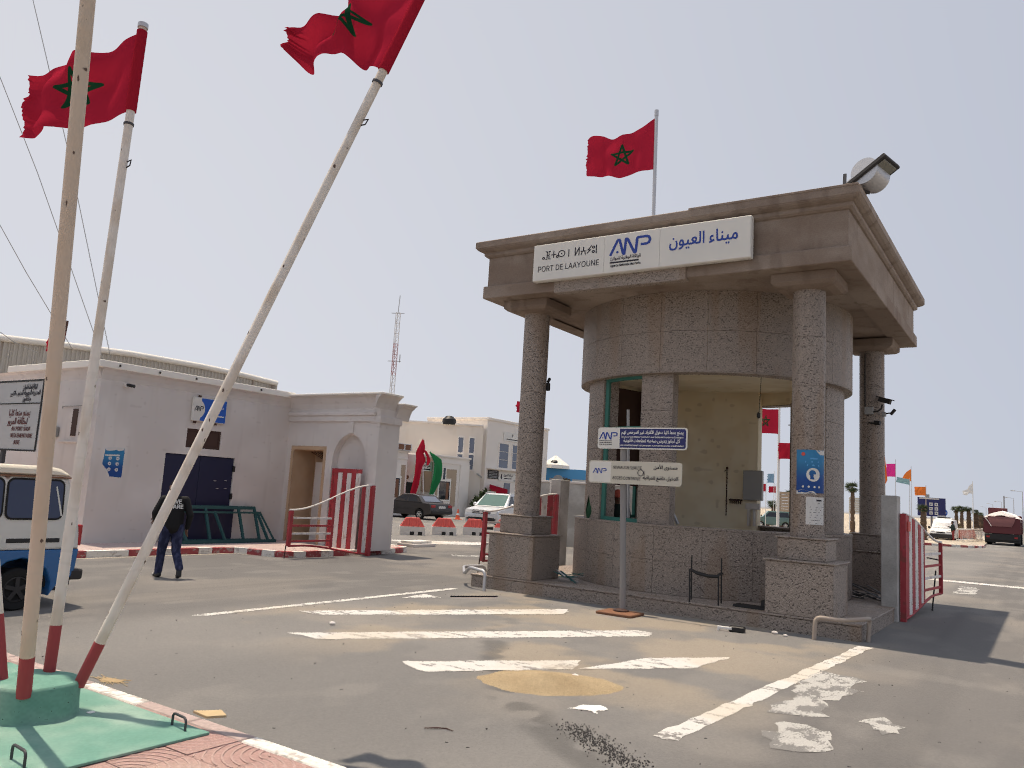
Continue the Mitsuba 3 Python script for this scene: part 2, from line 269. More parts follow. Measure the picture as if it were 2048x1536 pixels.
    'deny2': (40, 663, '615,-2 615,5 616,5 616,8 620,8 621,7 620,5 620,0 621,-3 624,-4 630,-4 634,-2 635,1 635,29 640,29 640,8 642,5 653,5 655,6 654,10 646,17 646,20 649,23 653,24 656,27 659,27 659,28 662,27 662,24 661,23 653,20 652,18 658,12 660,8 660,5 657,1 654,1 654,0 642,0 640,1 639,-4 636,-7 631,-8 631,-9 623,-9 623,-8 620,-8 617,-6;592,26 595,27 598,25 601,27 603,26 603,23 602,22 599,22 598,23 596,22 593,22 592,23;557,4 557,29 562,29 562,7 563,5 572,5 580,8 580,10 574,11 573,12 569,11 568,12 568,16 576,16 583,12 588,12 589,7 587,7 588,5 595,5 597,6 597,11 596,12 595,17 597,18 600,18 601,12 602,12 602,5 601,3 596,0 587,0 583,2 582,4 575,2 575,1 571,1 571,0 561,0 559,1;574,-4 577,-3 579,-5 579,-7 578,-8 575,-8 574,-7;536,-4 540,-4 545,-1 545,0 540,0 537,3 537,9 538,11 542,15 547,15 549,14 552,8 551,-2 546,-7 540,-8 540,-9 537,-9|542,6 547,5 547,9 546,10 543,10 542,9;519,-5 524,-3 527,0 528,3 528,8 526,13 531,14 532,9 533,9 532,-1 530,-2 529,-5 527,-5 526,-7 522,-9 520,-9;526,20 526,23 527,24 530,24 531,22 530,19 527,19;497,-8 497,-5 498,-4 501,-4 502,-5 504,-4 507,-4 508,-5 508,-8 506,-9 503,-7 500,-9;456,-6 457,-4 463,-2 466,2 466,8 464,10 464,13 465,14 468,14 469,13 470,8 472,5 481,5 481,7 477,10 477,14 483,18 490,18 492,17 494,14 494,11 491,5 501,5 503,6 503,11 502,12 501,17 506,18 507,16 508,5 505,1 502,1 502,0 491,0 488,2 485,2 484,1 480,1 480,0 472,0 471,1 470,-1 462,-8 458,-9|482,12 485,8 487,8 489,12 483,13;403,-3 403,4 405,8 409,7 408,-1 410,-4 413,-5 418,-5 424,-1 424,5 422,9 423,12 427,12 428,6 430,5 432,5 436,9 436,11 438,11 440,14 445,15 445,16 451,16 453,15 456,10 455,4 452,1 446,0 446,-1 433,-1 433,0 429,0 427,-5 422,-9 417,-9 416,-10 409,-9 407,-8|438,5 439,4 448,4 451,6 451,10 449,11 444,11;444,22 445,25 448,25 449,24 449,21 448,20 445,20;345,4 345,29 350,29 350,7 351,5 358,5 360,12 363,12 364,11 364,5 367,4 367,6 375,14 380,15 380,16 386,16 388,15 391,10 390,4 387,1 381,0 381,-1 367,-1 361,2 358,0 349,0 347,1|373,5 374,4 383,4 386,6 386,10 384,11 379,11;282,7 282,13 283,15 285,17 293,20 293,23 298,23 298,7 299,5 306,5 308,8 308,13 312,13 313,12 314,5 324,5 332,8 332,10 329,11 325,11 324,12 320,11 320,14 319,14 320,16 328,16 335,12 339,12 340,11 340,7 337,7 327,1 324,1 323,0 313,0 310,2 307,0 298,0 294,4 289,3 288,4 285,4|287,9 289,8 293,8 293,15 289,14 287,12;307,-5 308,-4 311,-4 312,-7 309,-9 307,-8;211,4 211,29 216,29 216,7 218,5 224,5 226,8 226,13 230,13 231,12 230,8 231,5 238,5 240,7 241,11 245,15 248,15 248,16 252,15 255,12 258,5 263,5 264,7 264,29 269,29 269,6 268,6 268,3 264,0 257,0 257,1 255,1 253,-1 248,-1 243,2 240,0 231,0 228,2 224,0 215,0 213,1|245,6 248,4 252,5 251,9 248,11 245,9;223,21 226,22 229,20 232,22 234,21 234,18 233,17 230,17 229,18 227,17 224,17 223,18;166,4 166,29 171,29 171,7 172,5 181,5 181,7 177,10 177,14 183,18 190,18 193,16 194,11 193,11 193,8 191,7 192,5 199,5 201,6 201,10 200,11 199,17 204,18 204,15 205,15 205,11 206,10 205,3 200,0 191,0 187,2 180,1 180,0 170,0 168,1|182,12 185,8 187,8 189,12 183,13;198,-8 198,-5 199,-4 202,-4 203,-7 201,-9;124,5 125,15 129,14 129,6 133,4 151,4 152,5 155,5 156,7 155,16 157,17 159,17 160,12 161,12 161,5 160,3 157,1 150,0 149,-1 133,-1 133,0 127,1;137,18 137,21 139,22 142,20 145,22 148,21 148,18 147,17 144,17 143,18 141,17 138,17;84,4 84,29 89,29 89,7 90,5 104,5 104,7 99,7 96,10 96,16 101,22 106,22 109,20 110,15 111,15 111,7 106,1 103,1 103,0 88,0 86,1|102,17 101,12 106,12 106,15 105,17;98,30 101,31 104,29 107,31 109,30 109,27 108,26 105,26 104,27 102,26 99,26 98,27;50,-6 50,-4 54,-4 59,-2 59,0 55,0 51,3 51,9 56,15 61,15 63,14 66,9 66,5 73,5 74,12 72,17 77,18 78,12 79,12 79,5 76,1 74,0 65,0 63,-5 55,-9 51,-9 51,-6|57,10 56,8 56,5 61,5 61,8 60,10;72,23 72,26 73,27 76,27 77,25 76,22 73,22;1,7 1,13 2,15 4,17 12,20 12,23 17,23 17,7 18,5 25,5 27,7 28,13 31,13 32,12 32,5 42,5 42,12 40,17 42,18 45,18 46,12 47,12 47,5 44,1 42,0 32,0 29,2 26,0 17,0 13,4 8,3 7,4 4,4|6,10 7,8 12,8 12,15 8,14 6,12;40,23 40,26 41,27 44,27 45,25 44,22 41,22;23,-8 23,-5 24,-4 27,-4 28,-5 30,-4 33,-4 34,-5 34,-8 32,-9 29,-7 26,-9;6,27 5,30 7,32 11,30 13,32 16,31 16,28 15,27 12,27 11,28 9,27'),
    'level': (48, 274, '159,-5 163,-5 170,-2 170,0 165,0 161,2 160,4 161,13 167,18 172,18 176,15 179,5 187,6 189,8 190,16 196,15 195,9 197,6 205,6 207,8 208,15 213,14 213,6 220,6 222,9 222,14 223,15 227,15 228,14 227,8 228,6 235,6 236,9 235,18 240,18 241,9 244,6 250,6 252,8 254,14 260,19 265,19 267,18 270,15 271,10 272,10 271,4 266,0 260,0 260,1 255,2 251,0 243,0 239,3 235,0 227,0 225,2 221,0 213,0 209,2 206,0 196,0 192,3 188,0 177,0 177,-2 173,-7 167,-10 163,-10 163,-11 160,-11|258,8 259,6 264,6 266,7 266,9 264,13 261,13|168,12 166,6 172,5 172,9 171,12;194,22 194,25 195,26 198,26 200,24 199,21 195,21;186,22 186,25 187,26 190,26 192,24 191,21 187,21;120,5 121,5 122,10 125,10 127,9 126,-1 128,-4 131,-5 143,-5 145,-4 148,0 138,6 137,8 138,15 140,16 141,19 143,19 146,22 153,22 156,20 154,15 152,16 147,16 143,13 143,9 144,8 151,6 154,3 154,-1 152,-5 144,-10 141,-10 141,-11 130,-11 130,-10 125,-9 120,-3;98,35 104,35 104,0 98,0;66,24 68,28 71,28 72,26 77,24 79,21 83,21 83,30 82,31 82,34 88,35 89,23 88,22 87,15 91,9 91,4 86,0 69,0 69,5 73,9 75,9 79,14 72,21 70,21 69,23|80,7 78,7 78,5 85,6 85,9 82,10;65,31 66,34 65,35 65,40 68,42 72,42 72,39 69,39 68,37 69,35 74,35 74,32 67,31 67,30;1,-3 2,9 3,10 6,10 8,9 7,-2 10,-5 22,-5 26,1 26,6 24,11 24,15 27,15 28,16 30,15 31,8 34,6 40,6 42,8 44,14 50,19 55,19 57,18 60,15 61,10 62,10 61,4 58,1 56,0 50,0 50,1 44,2 41,0 34,0 32,1 31,0 30,-5 26,-9 21,-10 21,-11 11,-11 11,-10 8,-10 4,-8|48,8 49,6 54,6 56,7 56,9 54,13 51,13;13,22 13,24 15,26 18,26 19,25 19,21 18,20 15,20'),
    'entry': (48, 439, '430,35 436,35 436,0 430,0;387,2 388,7 396,6 400,6 401,7 401,11 395,20 397,23 399,24 401,23 401,21 403,20 406,14 407,8 410,6 416,6 417,8 417,35 422,35 422,29 423,28 423,5 420,1 417,1 417,0 408,0 404,2 400,0 391,0;333,-7 333,-5 337,-5 344,-2 344,0 339,0 335,2 334,4 335,13 341,18 346,18 350,15 353,5 356,5 356,6 365,6 373,10 372,13 369,13 369,14 359,14 359,19 370,19 376,15 383,14 383,8 379,8 366,1 363,1 362,0 351,0 347,-7 341,-10 334,-11 334,-8|342,12 340,10 340,6 346,5 346,9 345,12;361,25 361,29 362,30 365,30 367,28 367,26 365,24 362,24;298,-3 298,5 299,5 299,8 300,10 303,10 305,9 304,-1 306,-4 313,-5 317,-5 320,-4 323,4 322,35 328,35 328,3 327,3 326,-4 324,-5 324,-7 317,-11 308,-11 308,-10 303,-9;244,21 244,35 250,35 250,16 251,15 251,8 252,6 264,6 273,10 272,13 269,13 269,14 259,14 259,19 270,19 276,15 283,14 283,8 279,8 269,2 262,1 262,0 250,0 248,1 245,5 245,20;261,29 262,30 265,30 267,28 267,26 265,24 262,24 261,25;170,-11 170,-4 172,0 177,5 179,6 179,8 177,10 175,10 173,13 174,18 177,19 178,21 188,22 192,20 193,18 193,12 189,8 190,6 199,6 201,8 202,15 207,14 207,6 211,6 212,9 219,16 225,19 234,19 236,18 239,14 239,7 238,5 235,2 231,0 227,0 227,-1 211,-1 211,0 206,1 204,3 200,0 190,0 190,1 183,2 181,0 179,0 176,-4 176,-10 178,-12 181,-12 182,-13 188,-13 189,-12 195,-11 197,-15 194,-17 191,-17 191,-18 178,-18 178,-17 175,-17|217,5 220,4 221,5 229,5 233,8 233,12 231,14 226,14 223,11 221,11 217,7|179,14 183,10 186,10 187,11 187,16 179,16;225,25 225,29 226,30 229,30 231,28 231,26 229,24 226,24;76,-7 77,-5 83,-3 87,1 88,4 88,8 85,15 88,17 91,17 93,9 95,6 100,6 102,8 103,12 105,13 105,15 110,19 115,19 117,18 120,15 124,6 131,6 132,8 132,35 138,35 138,7 140,6 147,6 148,8 148,35 153,35 153,29 154,28 154,5 151,1 148,1 148,0 139,0 135,2 132,0 123,0 120,1 117,-1 112,-1 105,3 101,0 92,1 91,-3 87,-7 85,-7 82,-10 78,-11|109,8 112,5 117,5 117,9 115,13 111,13 109,11;69,35 75,35 75,0 69,0;1,15 3,18 8,22 14,23 14,27 20,27 20,9 21,6 29,6 31,9 31,14 32,15 37,15 37,8 38,6 45,6 46,5 54,6 56,7 56,9 48,9 46,11 45,13 45,19 49,25 51,26 58,26 61,23 62,18 63,18 63,9 62,9 62,6 58,2 53,1 53,0 37,0 34,2 29,0 21,0 21,1 18,1 16,4 7,4 3,6 1,9|51,15 53,14 57,14 57,19 55,21 52,21 51,19|7,12 9,10 14,10 14,18 7,15;55,33 55,36 56,37 59,37 61,35 60,32 56,32;48,32 47,35 49,37 52,37 53,36 53,33 52,32;30,-9 30,-6 31,-5 35,-5 36,-8 34,-10 31,-10;14,37 15,38 18,38 20,36 19,33 15,33 14,34;6,37 7,38 10,38 12,36 11,33 7,33 6,34'),
    'dir': (40, 502, '495,29 500,29 500,0 495,0;436,2 438,6 440,5 446,5 448,6 447,12 443,16 443,18 445,18 446,20 449,18 454,5 459,5 461,7 462,11 466,15 469,15 469,16 473,15 476,12 479,5 484,5 485,7 485,29 490,29 490,6 489,6 489,3 485,0 478,0 478,1 476,1 474,-1 469,-1 463,2 461,0 454,0 451,2 448,0 440,0|466,7 468,4 473,4 472,9 470,11 466,9;422,-5 423,-4 426,-4 427,-5 429,-4 432,-4 433,-5 433,-8 430,-9 427,-7 424,-9 422,-8;390,-8 390,-5 391,-4 394,-4 395,-5 397,-4 400,-4 402,-5 410,-1 410,1 412,3 412,8 410,10 410,13 411,14 414,14 415,13 416,8 418,5 427,5 428,7 428,11 427,12 426,17 431,18 432,12 433,12 433,5 430,1 427,1 427,0 418,0 416,1 416,-1 410,-7 405,-8 405,-9 402,-6 401,-8 399,-9 396,-7 393,-9;369,7 369,13 370,15 372,17 380,20 380,23 385,23 385,7 386,5 394,5 396,6 396,11 395,12 394,17 399,18 400,12 401,12 401,5 400,3 395,0 385,0 381,4 376,3 375,4 372,4|374,9 376,8 380,8 380,15 376,14 374,12;374,27 373,30 375,32 379,30 381,32 384,31 384,28 383,27 380,27 379,28 377,27;351,29 356,29 356,0 351,0;271,-4 275,-4 280,-2 280,0 276,0 272,3 272,9 277,15 282,15 284,14 287,9 287,5 292,5 296,15 299,18 302,18 302,19 305,18 308,14 308,9 306,7 306,5 318,5 326,8 326,10 320,11 319,12 315,11 314,12 314,16 322,16 329,12 334,12 335,7 333,7 333,5 340,5 341,7 341,29 346,29 346,6 345,6 345,3 341,0 333,0 329,2 329,4 327,4 321,1 310,0 309,-6 304,-9 298,-8 294,-4 294,-1 292,0 286,0 284,-5 276,-9 272,-9|299,1 298,0 299,-3 303,-4 305,-3 305,0 304,1|298,6 299,5 302,6 303,9 303,14 300,13 298,9|278,10 277,8 277,5 282,5 282,8 281,10;320,-7 320,-4 322,-3 325,-5 324,-8 321,-8;257,-5 258,-4 261,-4 262,-5 264,-4 267,-4 268,-5 268,-8 265,-9 262,-7 259,-9 257,-8;236,7 236,13 237,15 239,17 247,20 247,23 252,23 252,7 253,5 261,5 263,6 263,11 262,12 261,17 266,18 267,12 268,12 268,5 267,3 262,0 252,0 248,4 243,3 242,4 239,4|241,9 243,8 247,8 247,15 243,14 241,12;241,27 240,30 242,32 246,30 248,32 251,31 251,28 250,27 247,27 246,28 244,27;142,-6 142,-4 146,-4 151,-2 151,0 147,0 143,3 143,9 148,15 153,15 155,14 158,9 159,5 165,5 167,9 167,13 170,13 171,12 171,7 173,5 182,5 190,8 190,10 184,11 183,12 179,11 178,12 178,16 186,16 193,12 198,12 199,7 197,7 197,5 204,5 205,7 205,29 210,29 210,6 212,5 217,5 218,7 218,29 223,29 223,6 222,6 222,3 218,0 211,0 208,2 205,0 197,0 193,2 193,4 191,4 188,2 181,1 181,0 171,0 168,2 165,0 157,0 155,-5 147,-9 143,-9 143,-6|149,10 148,8 148,5 153,5 153,8 152,10;184,-7 184,-4 186,-3 189,-5 188,-8 185,-8;166,18 166,21 167,22 170,22 171,20 170,17 167,17;102,5 103,14 107,14 107,6 111,4 129,4 130,5 133,5 134,7 133,16 136,16 136,17 137,17 138,12 139,12 139,5 138,3 133,0 129,0 128,-1 111,-1 111,0 105,1;118,-8 119,-5 122,-5 123,-6 123,-9 121,-10;84,29 89,29 89,0 84,0;0,-6 1,-4 7,-2 10,2 10,8 8,10 8,13 9,14 12,14 13,13 14,8 17,5 23,5 25,7 26,13 29,13 30,12 31,5 39,5 41,8 41,13 45,13 46,12 46,5 60,5 60,8 51,17 51,20 54,23 64,28 66,28 68,24 58,20 57,17 63,12 63,10 67,5 73,5 74,7 74,29 79,29 79,6 78,6 78,3 74,0 67,0 64,2 60,0 46,0 42,2 40,0 30,0 27,2 24,0 16,0 14,1 14,-1 8,-7 3,-8 3,-9 1,-8;40,-5 41,-4 44,-4 45,-7 42,-9 40,-8;21,-5 22,-4 25,-4 26,-5 28,-4 31,-4 32,-5 32,-8 29,-9 26,-7 23,-9 21,-8'),
    'port2': (40, 201, '138,4 138,29 143,29 143,7 144,5 151,5 153,9 153,13 156,13 157,12 157,7 158,5 166,5 168,7 169,13 172,13 173,12 173,5 180,5 183,10 185,11 185,13 190,16 195,15 199,9 199,5 195,0 189,0 185,2 183,2 182,0 173,0 170,2 167,0 157,0 155,2 151,0 142,0 140,1|187,8 189,5 194,5 194,9 192,11 189,11;164,-8 164,-5 165,-4 168,-4 169,-5 171,-4 174,-4 175,-5 175,-8 173,-9 170,-7 167,-9;152,18 152,21 153,22 156,22 157,20 156,17 153,17;118,-1 118,3 121,4 119,7 119,12 120,14 122,16 125,16 126,17 130,16 130,12 125,12 124,11 124,8 126,6 132,7 133,2 130,2 130,1 121,-1 121,-2;100,0 100,29 105,29 105,0;30,-6 30,-4 34,-4 39,-2 39,0 35,0 31,3 31,9 36,15 41,15 43,14 46,9 46,5 53,5 55,7 56,13 59,13 60,12 60,5 70,5 71,7 67,10 67,14 73,18 80,18 83,16 84,14 84,11 81,5 89,5 90,7 90,29 95,29 95,6 92,1 90,0 81,0 78,2 75,2 74,1 70,1 70,0 60,0 57,2 54,0 45,0 43,-5 35,-9 31,-9 31,-6|72,12 75,8 77,8 79,12 73,13|36,6 41,5 41,9 40,10 37,10 36,9;51,-8 51,-5 52,-4 55,-4 56,-5 58,-4 61,-4 62,-5 62,-8 60,-9 57,-7 54,-9;1,5 2,5 2,8 6,8 7,7 7,5 6,4 6,-2 10,-4 18,-4 21,-2 22,1 22,6 19,12 24,14 26,10 26,6 27,6 27,1 26,1 25,-4 22,-7 18,-9 9,-9 9,-8 4,-7 2,-5;11,18 12,21 15,21 16,20 16,17 15,16 12,16'),
    'forbid': (40, 225, '150,-3 157,5 153,10 153,14 156,17 159,17 159,18 165,18 169,15 169,10 167,7 168,5 176,5 178,9 178,13 181,13 182,12 182,7 183,5 189,5 191,7 192,11 196,15 199,15 199,16 203,15 206,12 208,6 210,5 216,5 218,6 218,11 217,12 216,17 221,18 222,12 223,12 223,5 222,3 217,0 208,0 208,1 206,1 204,-1 199,-1 194,2 191,0 182,0 180,2 176,0 166,0 162,2 159,1 155,-3 155,-8 160,-11 165,-11 166,-10 171,-9 172,-13 169,-15 161,-16 161,-15 156,-15 152,-13 152,-11 150,-10|196,6 199,4 203,5 202,9 199,11 196,9|158,11 161,8 163,8 164,9 164,13 158,13;212,-5 213,-4 216,-4 217,-5 219,-4 222,-4 223,-5 223,-8 220,-9 217,-7 214,-9 212,-8;177,18 177,21 178,22 181,22 182,20 181,17 178,17;71,4 71,29 76,29 76,7 77,5 86,5 86,7 82,10 82,14 88,18 95,18 98,16 99,11 98,11 98,8 96,7 97,5 105,5 107,9 107,13 110,13 111,12 111,7 112,5 119,5 121,10 123,11 123,13 128,16 133,15 137,9 137,5 133,0 127,0 123,2 121,2 120,0 111,0 109,2 105,0 96,0 92,2 85,1 85,0 75,0 73,1|125,8 127,5 132,5 132,9 130,11 127,11|87,12 90,8 92,8 94,12 88,13;106,18 106,21 107,22 110,22 111,20 110,17 107,17;3,4 3,29 8,29 8,7 10,5 16,5 18,7 19,13 22,13 23,12 23,5 30,5 32,6 32,29 37,29 37,6 39,5 50,5 51,7 50,10 42,17 42,20 45,23 49,24 52,27 55,27 55,28 58,27 58,24 57,23 49,20 48,18 54,12 56,8 56,5 53,1 50,1 50,0 38,0 35,2 32,0 23,0 20,2 17,0 7,0 5,1;14,-8 14,-5 15,-4 18,-4 19,-5 21,-4 24,-4 25,-5 25,-8 23,-9 20,-7 17,-9'),
    'card': (40, 218, '153,4 153,29 158,29 158,7 160,5 164,5 166,6 166,29 171,29 171,13 173,13 174,15 178,17 184,17 186,16 189,12 190,5 196,5 198,8 198,13 202,13 203,12 203,5 210,5 211,7 211,29 216,29 216,6 215,6 215,3 211,0 203,0 200,2 197,0 188,0 187,1 181,1 180,0 157,0 155,1|172,6 173,5 179,5 180,6 183,6 184,7 184,11 182,12 177,12;197,-8 197,-5 198,-4 201,-4 202,-7 200,-9;110,13 113,17 121,20 121,23 126,23 126,6 128,5 141,5 141,7 136,7 133,10 133,16 138,22 143,22 145,21 147,18 147,15 148,15 148,7 143,1 140,1 140,0 126,0 122,4 117,3 116,4 113,4 110,7|139,17 138,15 138,12 143,12 143,15 142,17|115,9 117,8 121,8 121,15 117,14 115,12;135,27 135,30 137,31 140,29 143,31 146,30 146,27 145,26 142,26 141,27 139,26 136,26;114,30 116,32 120,30 123,32 125,31 125,28 124,27 121,27 120,28 118,27 115,27;92,29 97,29 97,0 92,0;35,-6 36,-4 42,-2 45,2 45,8 43,10 43,13 44,14 47,14 48,13 49,8 51,5 55,5 58,7 59,11 63,15 67,16 67,15 70,15 73,12 76,5 81,5 82,7 82,29 87,29 87,6 84,1 82,0 75,0 75,1 73,1 71,-1 66,-1 61,2 58,0 51,0 50,1 49,-1 41,-8 37,-9|63,6 66,4 70,5 69,9 66,11 63,9;18,-6 18,-4 22,-4 27,-1 27,0 22,0 19,3 19,9 20,11 24,15 29,15 31,14 34,8 33,-2 26,-8 19,-9 19,-6|24,6 29,5 29,9 28,10 25,10 24,9;0,-6 1,-4 4,-4 9,0 10,3 10,7 8,10 8,13 9,14 12,14 15,7 15,3 14,3 13,-2 8,-7 4,-9 2,-9'),
    'post': (40, 77, '35,-6 36,-4 42,-2 45,2 45,8 43,10 43,13 44,14 47,14 48,13 49,8 52,5 57,5 59,10 61,11 61,13 66,16 71,15 75,9 75,5 71,0 65,0 61,2 59,2 58,0 51,0 50,1 49,-1 41,-8 37,-9|63,8 65,5 70,5 70,9 68,11 65,11;1,-4 7,-2 10,2 10,7 8,11 9,14 12,14 13,13 13,10 16,5 28,5 29,7 28,10 20,17 20,20 23,23 27,24 30,27 33,27 33,28 36,27 36,24 35,23 27,20 26,18 32,12 34,8 34,5 31,1 28,1 28,0 16,0 14,1 14,-1 8,-7 4,-9 1,-8;7,23 8,24 11,24 12,22 11,19 8,19 7,20'),
    'police': (30, 141, '133,22 133,28 134,29 138,29 138,27 135,27 135,26 139,25 139,23;135,20 139,20 139,0 135,0;92,-2 92,4 93,6 96,6 96,-2 101,-4 105,-3 107,0 107,6 106,7 106,9 108,10 110,10 111,4 114,4 115,3 119,6 120,10 123,12 127,12 130,9 130,6 131,6 130,2 128,0 123,0 122,1 111,0 109,-5 105,-7 97,-7 95,-6|122,5 126,3 127,4 127,7 126,8 123,8 122,7;100,13 100,16 103,15 103,13;77,0 77,22 81,22 81,0;24,-7 24,-3 30,-1 30,0 27,0 24,2 24,7 27,11 33,11 35,8 35,4 37,3 42,5 42,9 43,10 46,10 46,4 51,3 55,5 52,8 52,11 57,14 62,14 65,10 63,4 67,3 70,5 70,22 74,22 74,6 73,6 73,2 72,1 70,0 62,0 62,1 59,1 55,1 55,0 46,0 44,2 41,0 35,0 34,-3 31,-4 30,-6|56,8 58,6 60,6 61,7 61,10 56,10|28,4 30,3 32,3 31,8 28,7;44,-6 44,-4 47,-3 47,-6;39,-6 39,-4 42,-3 42,-6;1,4 2,6 5,6 5,-2 10,-4 14,-3 16,0 15,10 18,11 19,6 20,6 20,-1 19,-3 14,-7 6,-7 4,-6 1,-2;9,13 9,16 12,15 12,13'),
}


def latin(text, h, bold=False):
    m = meshkit.text_mesh(text, h, 0.003, bold)
    m.vertices[:, 0] -= m.bounds[0][0]
    return m


def arabic(k, h):
    size, W, enc = AR[k]
    ms = []
    for g in enc.split(';'):
        rings = [[tuple(map(float, q.split(','))) for q in r.split(' ')] for r in g.split('|')]
        P = Polygon(rings[0], [r for r in rings[1:] if len(r) > 2]).buffer(0)
        for q in getattr(P, 'geoms', [P]):
            if q.area > 1: ms.append(trimesh.creation.extrude_polygon(q, 0.003 * size / h, engine='earcut'))
    m = join(ms)
    m.apply_scale(h / size)
    m.vertices[:, 0] -= m.bounds[0][0]
    return m


def stroke(lines, w, depth=0.003, cap='round'):
    s = unary_union([LineString(l).buffer(w / 2, cap_style=cap, join_style='round', quad_segs=5) if len(l) > 1 else Point(l[0]).buffer(w / 2) for l in lines])
    return prism(s, 0, depth)


def logo(h):
    """The three joined letters of the port agency's mark, h tall, as one ribbon."""
    A = [(0, 0), (.40, .90), (.44, .95), (.50, .95), (.54, .90), (.76, .06), (.80, .02), (.84, .06), (.90, .90), (.92, .95), (.97, .95), (1.02, .90), (1.40, .08), (1.46, .03), (1.50, .08), (1.56, .88), (1.60, .95), (2.08, .95), (2.24, .90), (2.30, .72), (2.24, .55), (2.10, .49), (1.78, .49)]
    s = LineString(A).buffer(.075, cap_style='flat', join_style='round', quad_segs=4).union(Point(.42, .18).buffer(.075, quad_segs=4))
    m = prism(s, 0, 0.003 / h)
    m.apply_scale(h)
    return m


def place_text(m, o, x, y, at, width=None, align='left'):
    """Lay a lettering mesh on a sign face: at = position on the face, width = scale to this width."""
    m = m.copy()
    w = m.bounds[1][0] - m.bounds[0][0]
    if width:
        m.vertices[:, 0] *= width / w
        w = width
    dx = {'left': 0, 'center': -w / 2, 'right': -w}[align]
    m.apply_translation([at[0] + dx, at[1], 0.0025])
    m.apply_transform(frame(o, x, y))
    return m

# ------------------------------------------------------------------ materials
def rgb(*c):
    return {'type': 'rgb', 'value': list(map(float, c))}


def mat(name, color, rough=0.6, spec=0.3, metallic=0.0, bump=None, two=True, **kw):
    """color: an (r, g, b), or a function of (p, n, uv). bump: (function, metres, step)."""
    d = {'type': 'principled', 'base_color': proc(color) if callable(color) else rgb(*color), 'roughness': rough, 'specular': spec, 'metallic': metallic, **kw}
    if bump:
        d = {'type': 'bumpmap', 'arbitrary': proc(bump[0], bump[2] if len(bump) > 2 else 2e-3), 'scale': bump[1], 'bsdf': d}
    if two:
        d = {'type': 'twosided', 'bsdf': d}
    scene['mat_' + name] = d
    return 'mat_' + name


def C3(r, g, b):
    return mi.Color3f(r, g, b)


def asphalt_c(p, n, uv):
    x, y = p.x, p.y
    big = fbm(x * 0.35, y * 0.22, 3.0, 3)
    mid = fbm(x * 1.7 + 9, y * 1.1, 1.0, 3)
    grit = noise(x * 60, y * 60, 0.5)
    grain = noise(x * 170, y * 170, 2.5)
    c = mix((0.285, 0.275, 0.262), (0.235, 0.229, 0.222), smoothstep(0.35, 0.65, big))
    c = mix(c, (0.19, 0.183, 0.178), 0.75 * smoothstep(3.2, 4.4, dr.abs(x)) * smoothstep(12.5, 10.5, dr.abs(x)))
    c = mix(c, (0.32, 0.305, 0.285), 0.40 * smoothstep(0.5, 0.72, mid))
    # blown sand, thickest on the hatched island in front of the booth and along the far road
    isle = smoothstep(4.6, 2.6, dr.abs(x)) * smoothstep(-11.0, -8.0, y) * smoothstep(3.0, -2.5, y)
    sand = fbm(x * 0.9 + 3, y * 0.9 + 7, 4.0, 4)
    c = mix(c, (0.42, 0.36, 0.28), 0.75 * isle * smoothstep(0.42, 0.62, sand))
    c = mix(c, (0.40, 0.36, 0.31), 0.3 * smoothstep(0.52, 0.70, fbm(x * 0.5 - 4, y * 0.5, 8.0, 3)))
    # tyre marks run along the lanes
    lane = fbm(x * 2.6 + 0.35 * noise(y * 0.12, 1.0), y * 0.11, 6.0, 3)
    inl = smoothstep(3.7, 4.6, dr.abs(x)) * smoothstep(13.0, 9.0, dr.abs(x))
    c = mix(c, (0.135, 0.132, 0.13), 0.45 * inl * smoothstep(0.45, 0.85, lane) * (0.3 + 0.7 * mid))
    # a dark oily trail curving past the island, broken up
    d = dr.abs(dr.sqrt(dr.square(x - 9.0) + dr.square(y + 2.2)) - 10.6 + 0.25 * (mid - 0.5))
    tr = smoothstep(0.28, 0.05, d) * smoothstep(0.3, 0.6, noise(x * 5, y * 5, 3.0)) * smoothstep(-5.0, -8.0, y)
    c = mix(c, (0.11, 0.108, 0.105), 0.55 * tr)
    # scattered dark drops
    f, s2, w = voronoi(x * 3.0, y * 3.0)
    c = mix(c, (0.05, 0.05, 0.05), smoothstep(0.05, 0.035, f) * smoothstep(0.93, 0.94, w))
    return c * (0.80 + 0.24 * grit + 0.20 * grain) * 0.64


def asphalt_b(p, n, uv):
    return 0.5 * noise(p.x * 90, p.y * 90, 0.3) + 0.5 * noise(p.x * 210, p.y * 210, 4.3)


mat('asphalt', asphalt_c, 0.82, 0.25, bump=(asphalt_b, 0.004, 2e-3))


def sand_c(p, n, uv):
    a = fbm(p.x * 0.05, p.y * 0.05, 1.0, 4)
    b = fbm(p.x * 1.3, p.y * 1.3, 1.0, 3)
    return mix((0.31, 0.27, 0.215), (0.37, 0.33, 0.27), a) * (0.8 + 0.35 * b)


mat('sand', sand_c, 0.95, 0.1)


def pile_c(p, n, uv):
    g = noise(p.x * 110, p.y * 110, p.z * 110)
    a = fbm(p.x * 4, p.y * 4, 2.0, 3)
    return mix((0.27, 0.205, 0.125), (0.35, 0.28, 0.18), a) * (0.75 + 0.5 * g)


mat('sand_pile', pile_c, 0.95, 0.1, bump=(lambda p, n, uv: noise(p.x * 60, p.y * 60, 1.0), 0.006))


def roadpaint_c(p, n, uv):
    x, y = p.x, p.y
    w = fbm(x * 5 + 3, y * 14, 5.0, 4)
    w2 = noise(x * 40, y * 40, 2.0)
    g = noise(x * 120, y * 120, 2.5)
    worn = smoothstep(0.56, 0.70, w * 0.8 + 0.2 * w2)
    sandy = smoothstep(0.5, 0.65, fbm(x * 0.9 + 3, y * 0.9 + 7, 4.0, 4))
    c = mix((0.56, 0.55, 0.525), (0.22, 0.21, 0.20), worn)
    return mix(c, (0.50, 0.44, 0.35), 0.5 * sandy) * (0.86 + 0.22 * g)


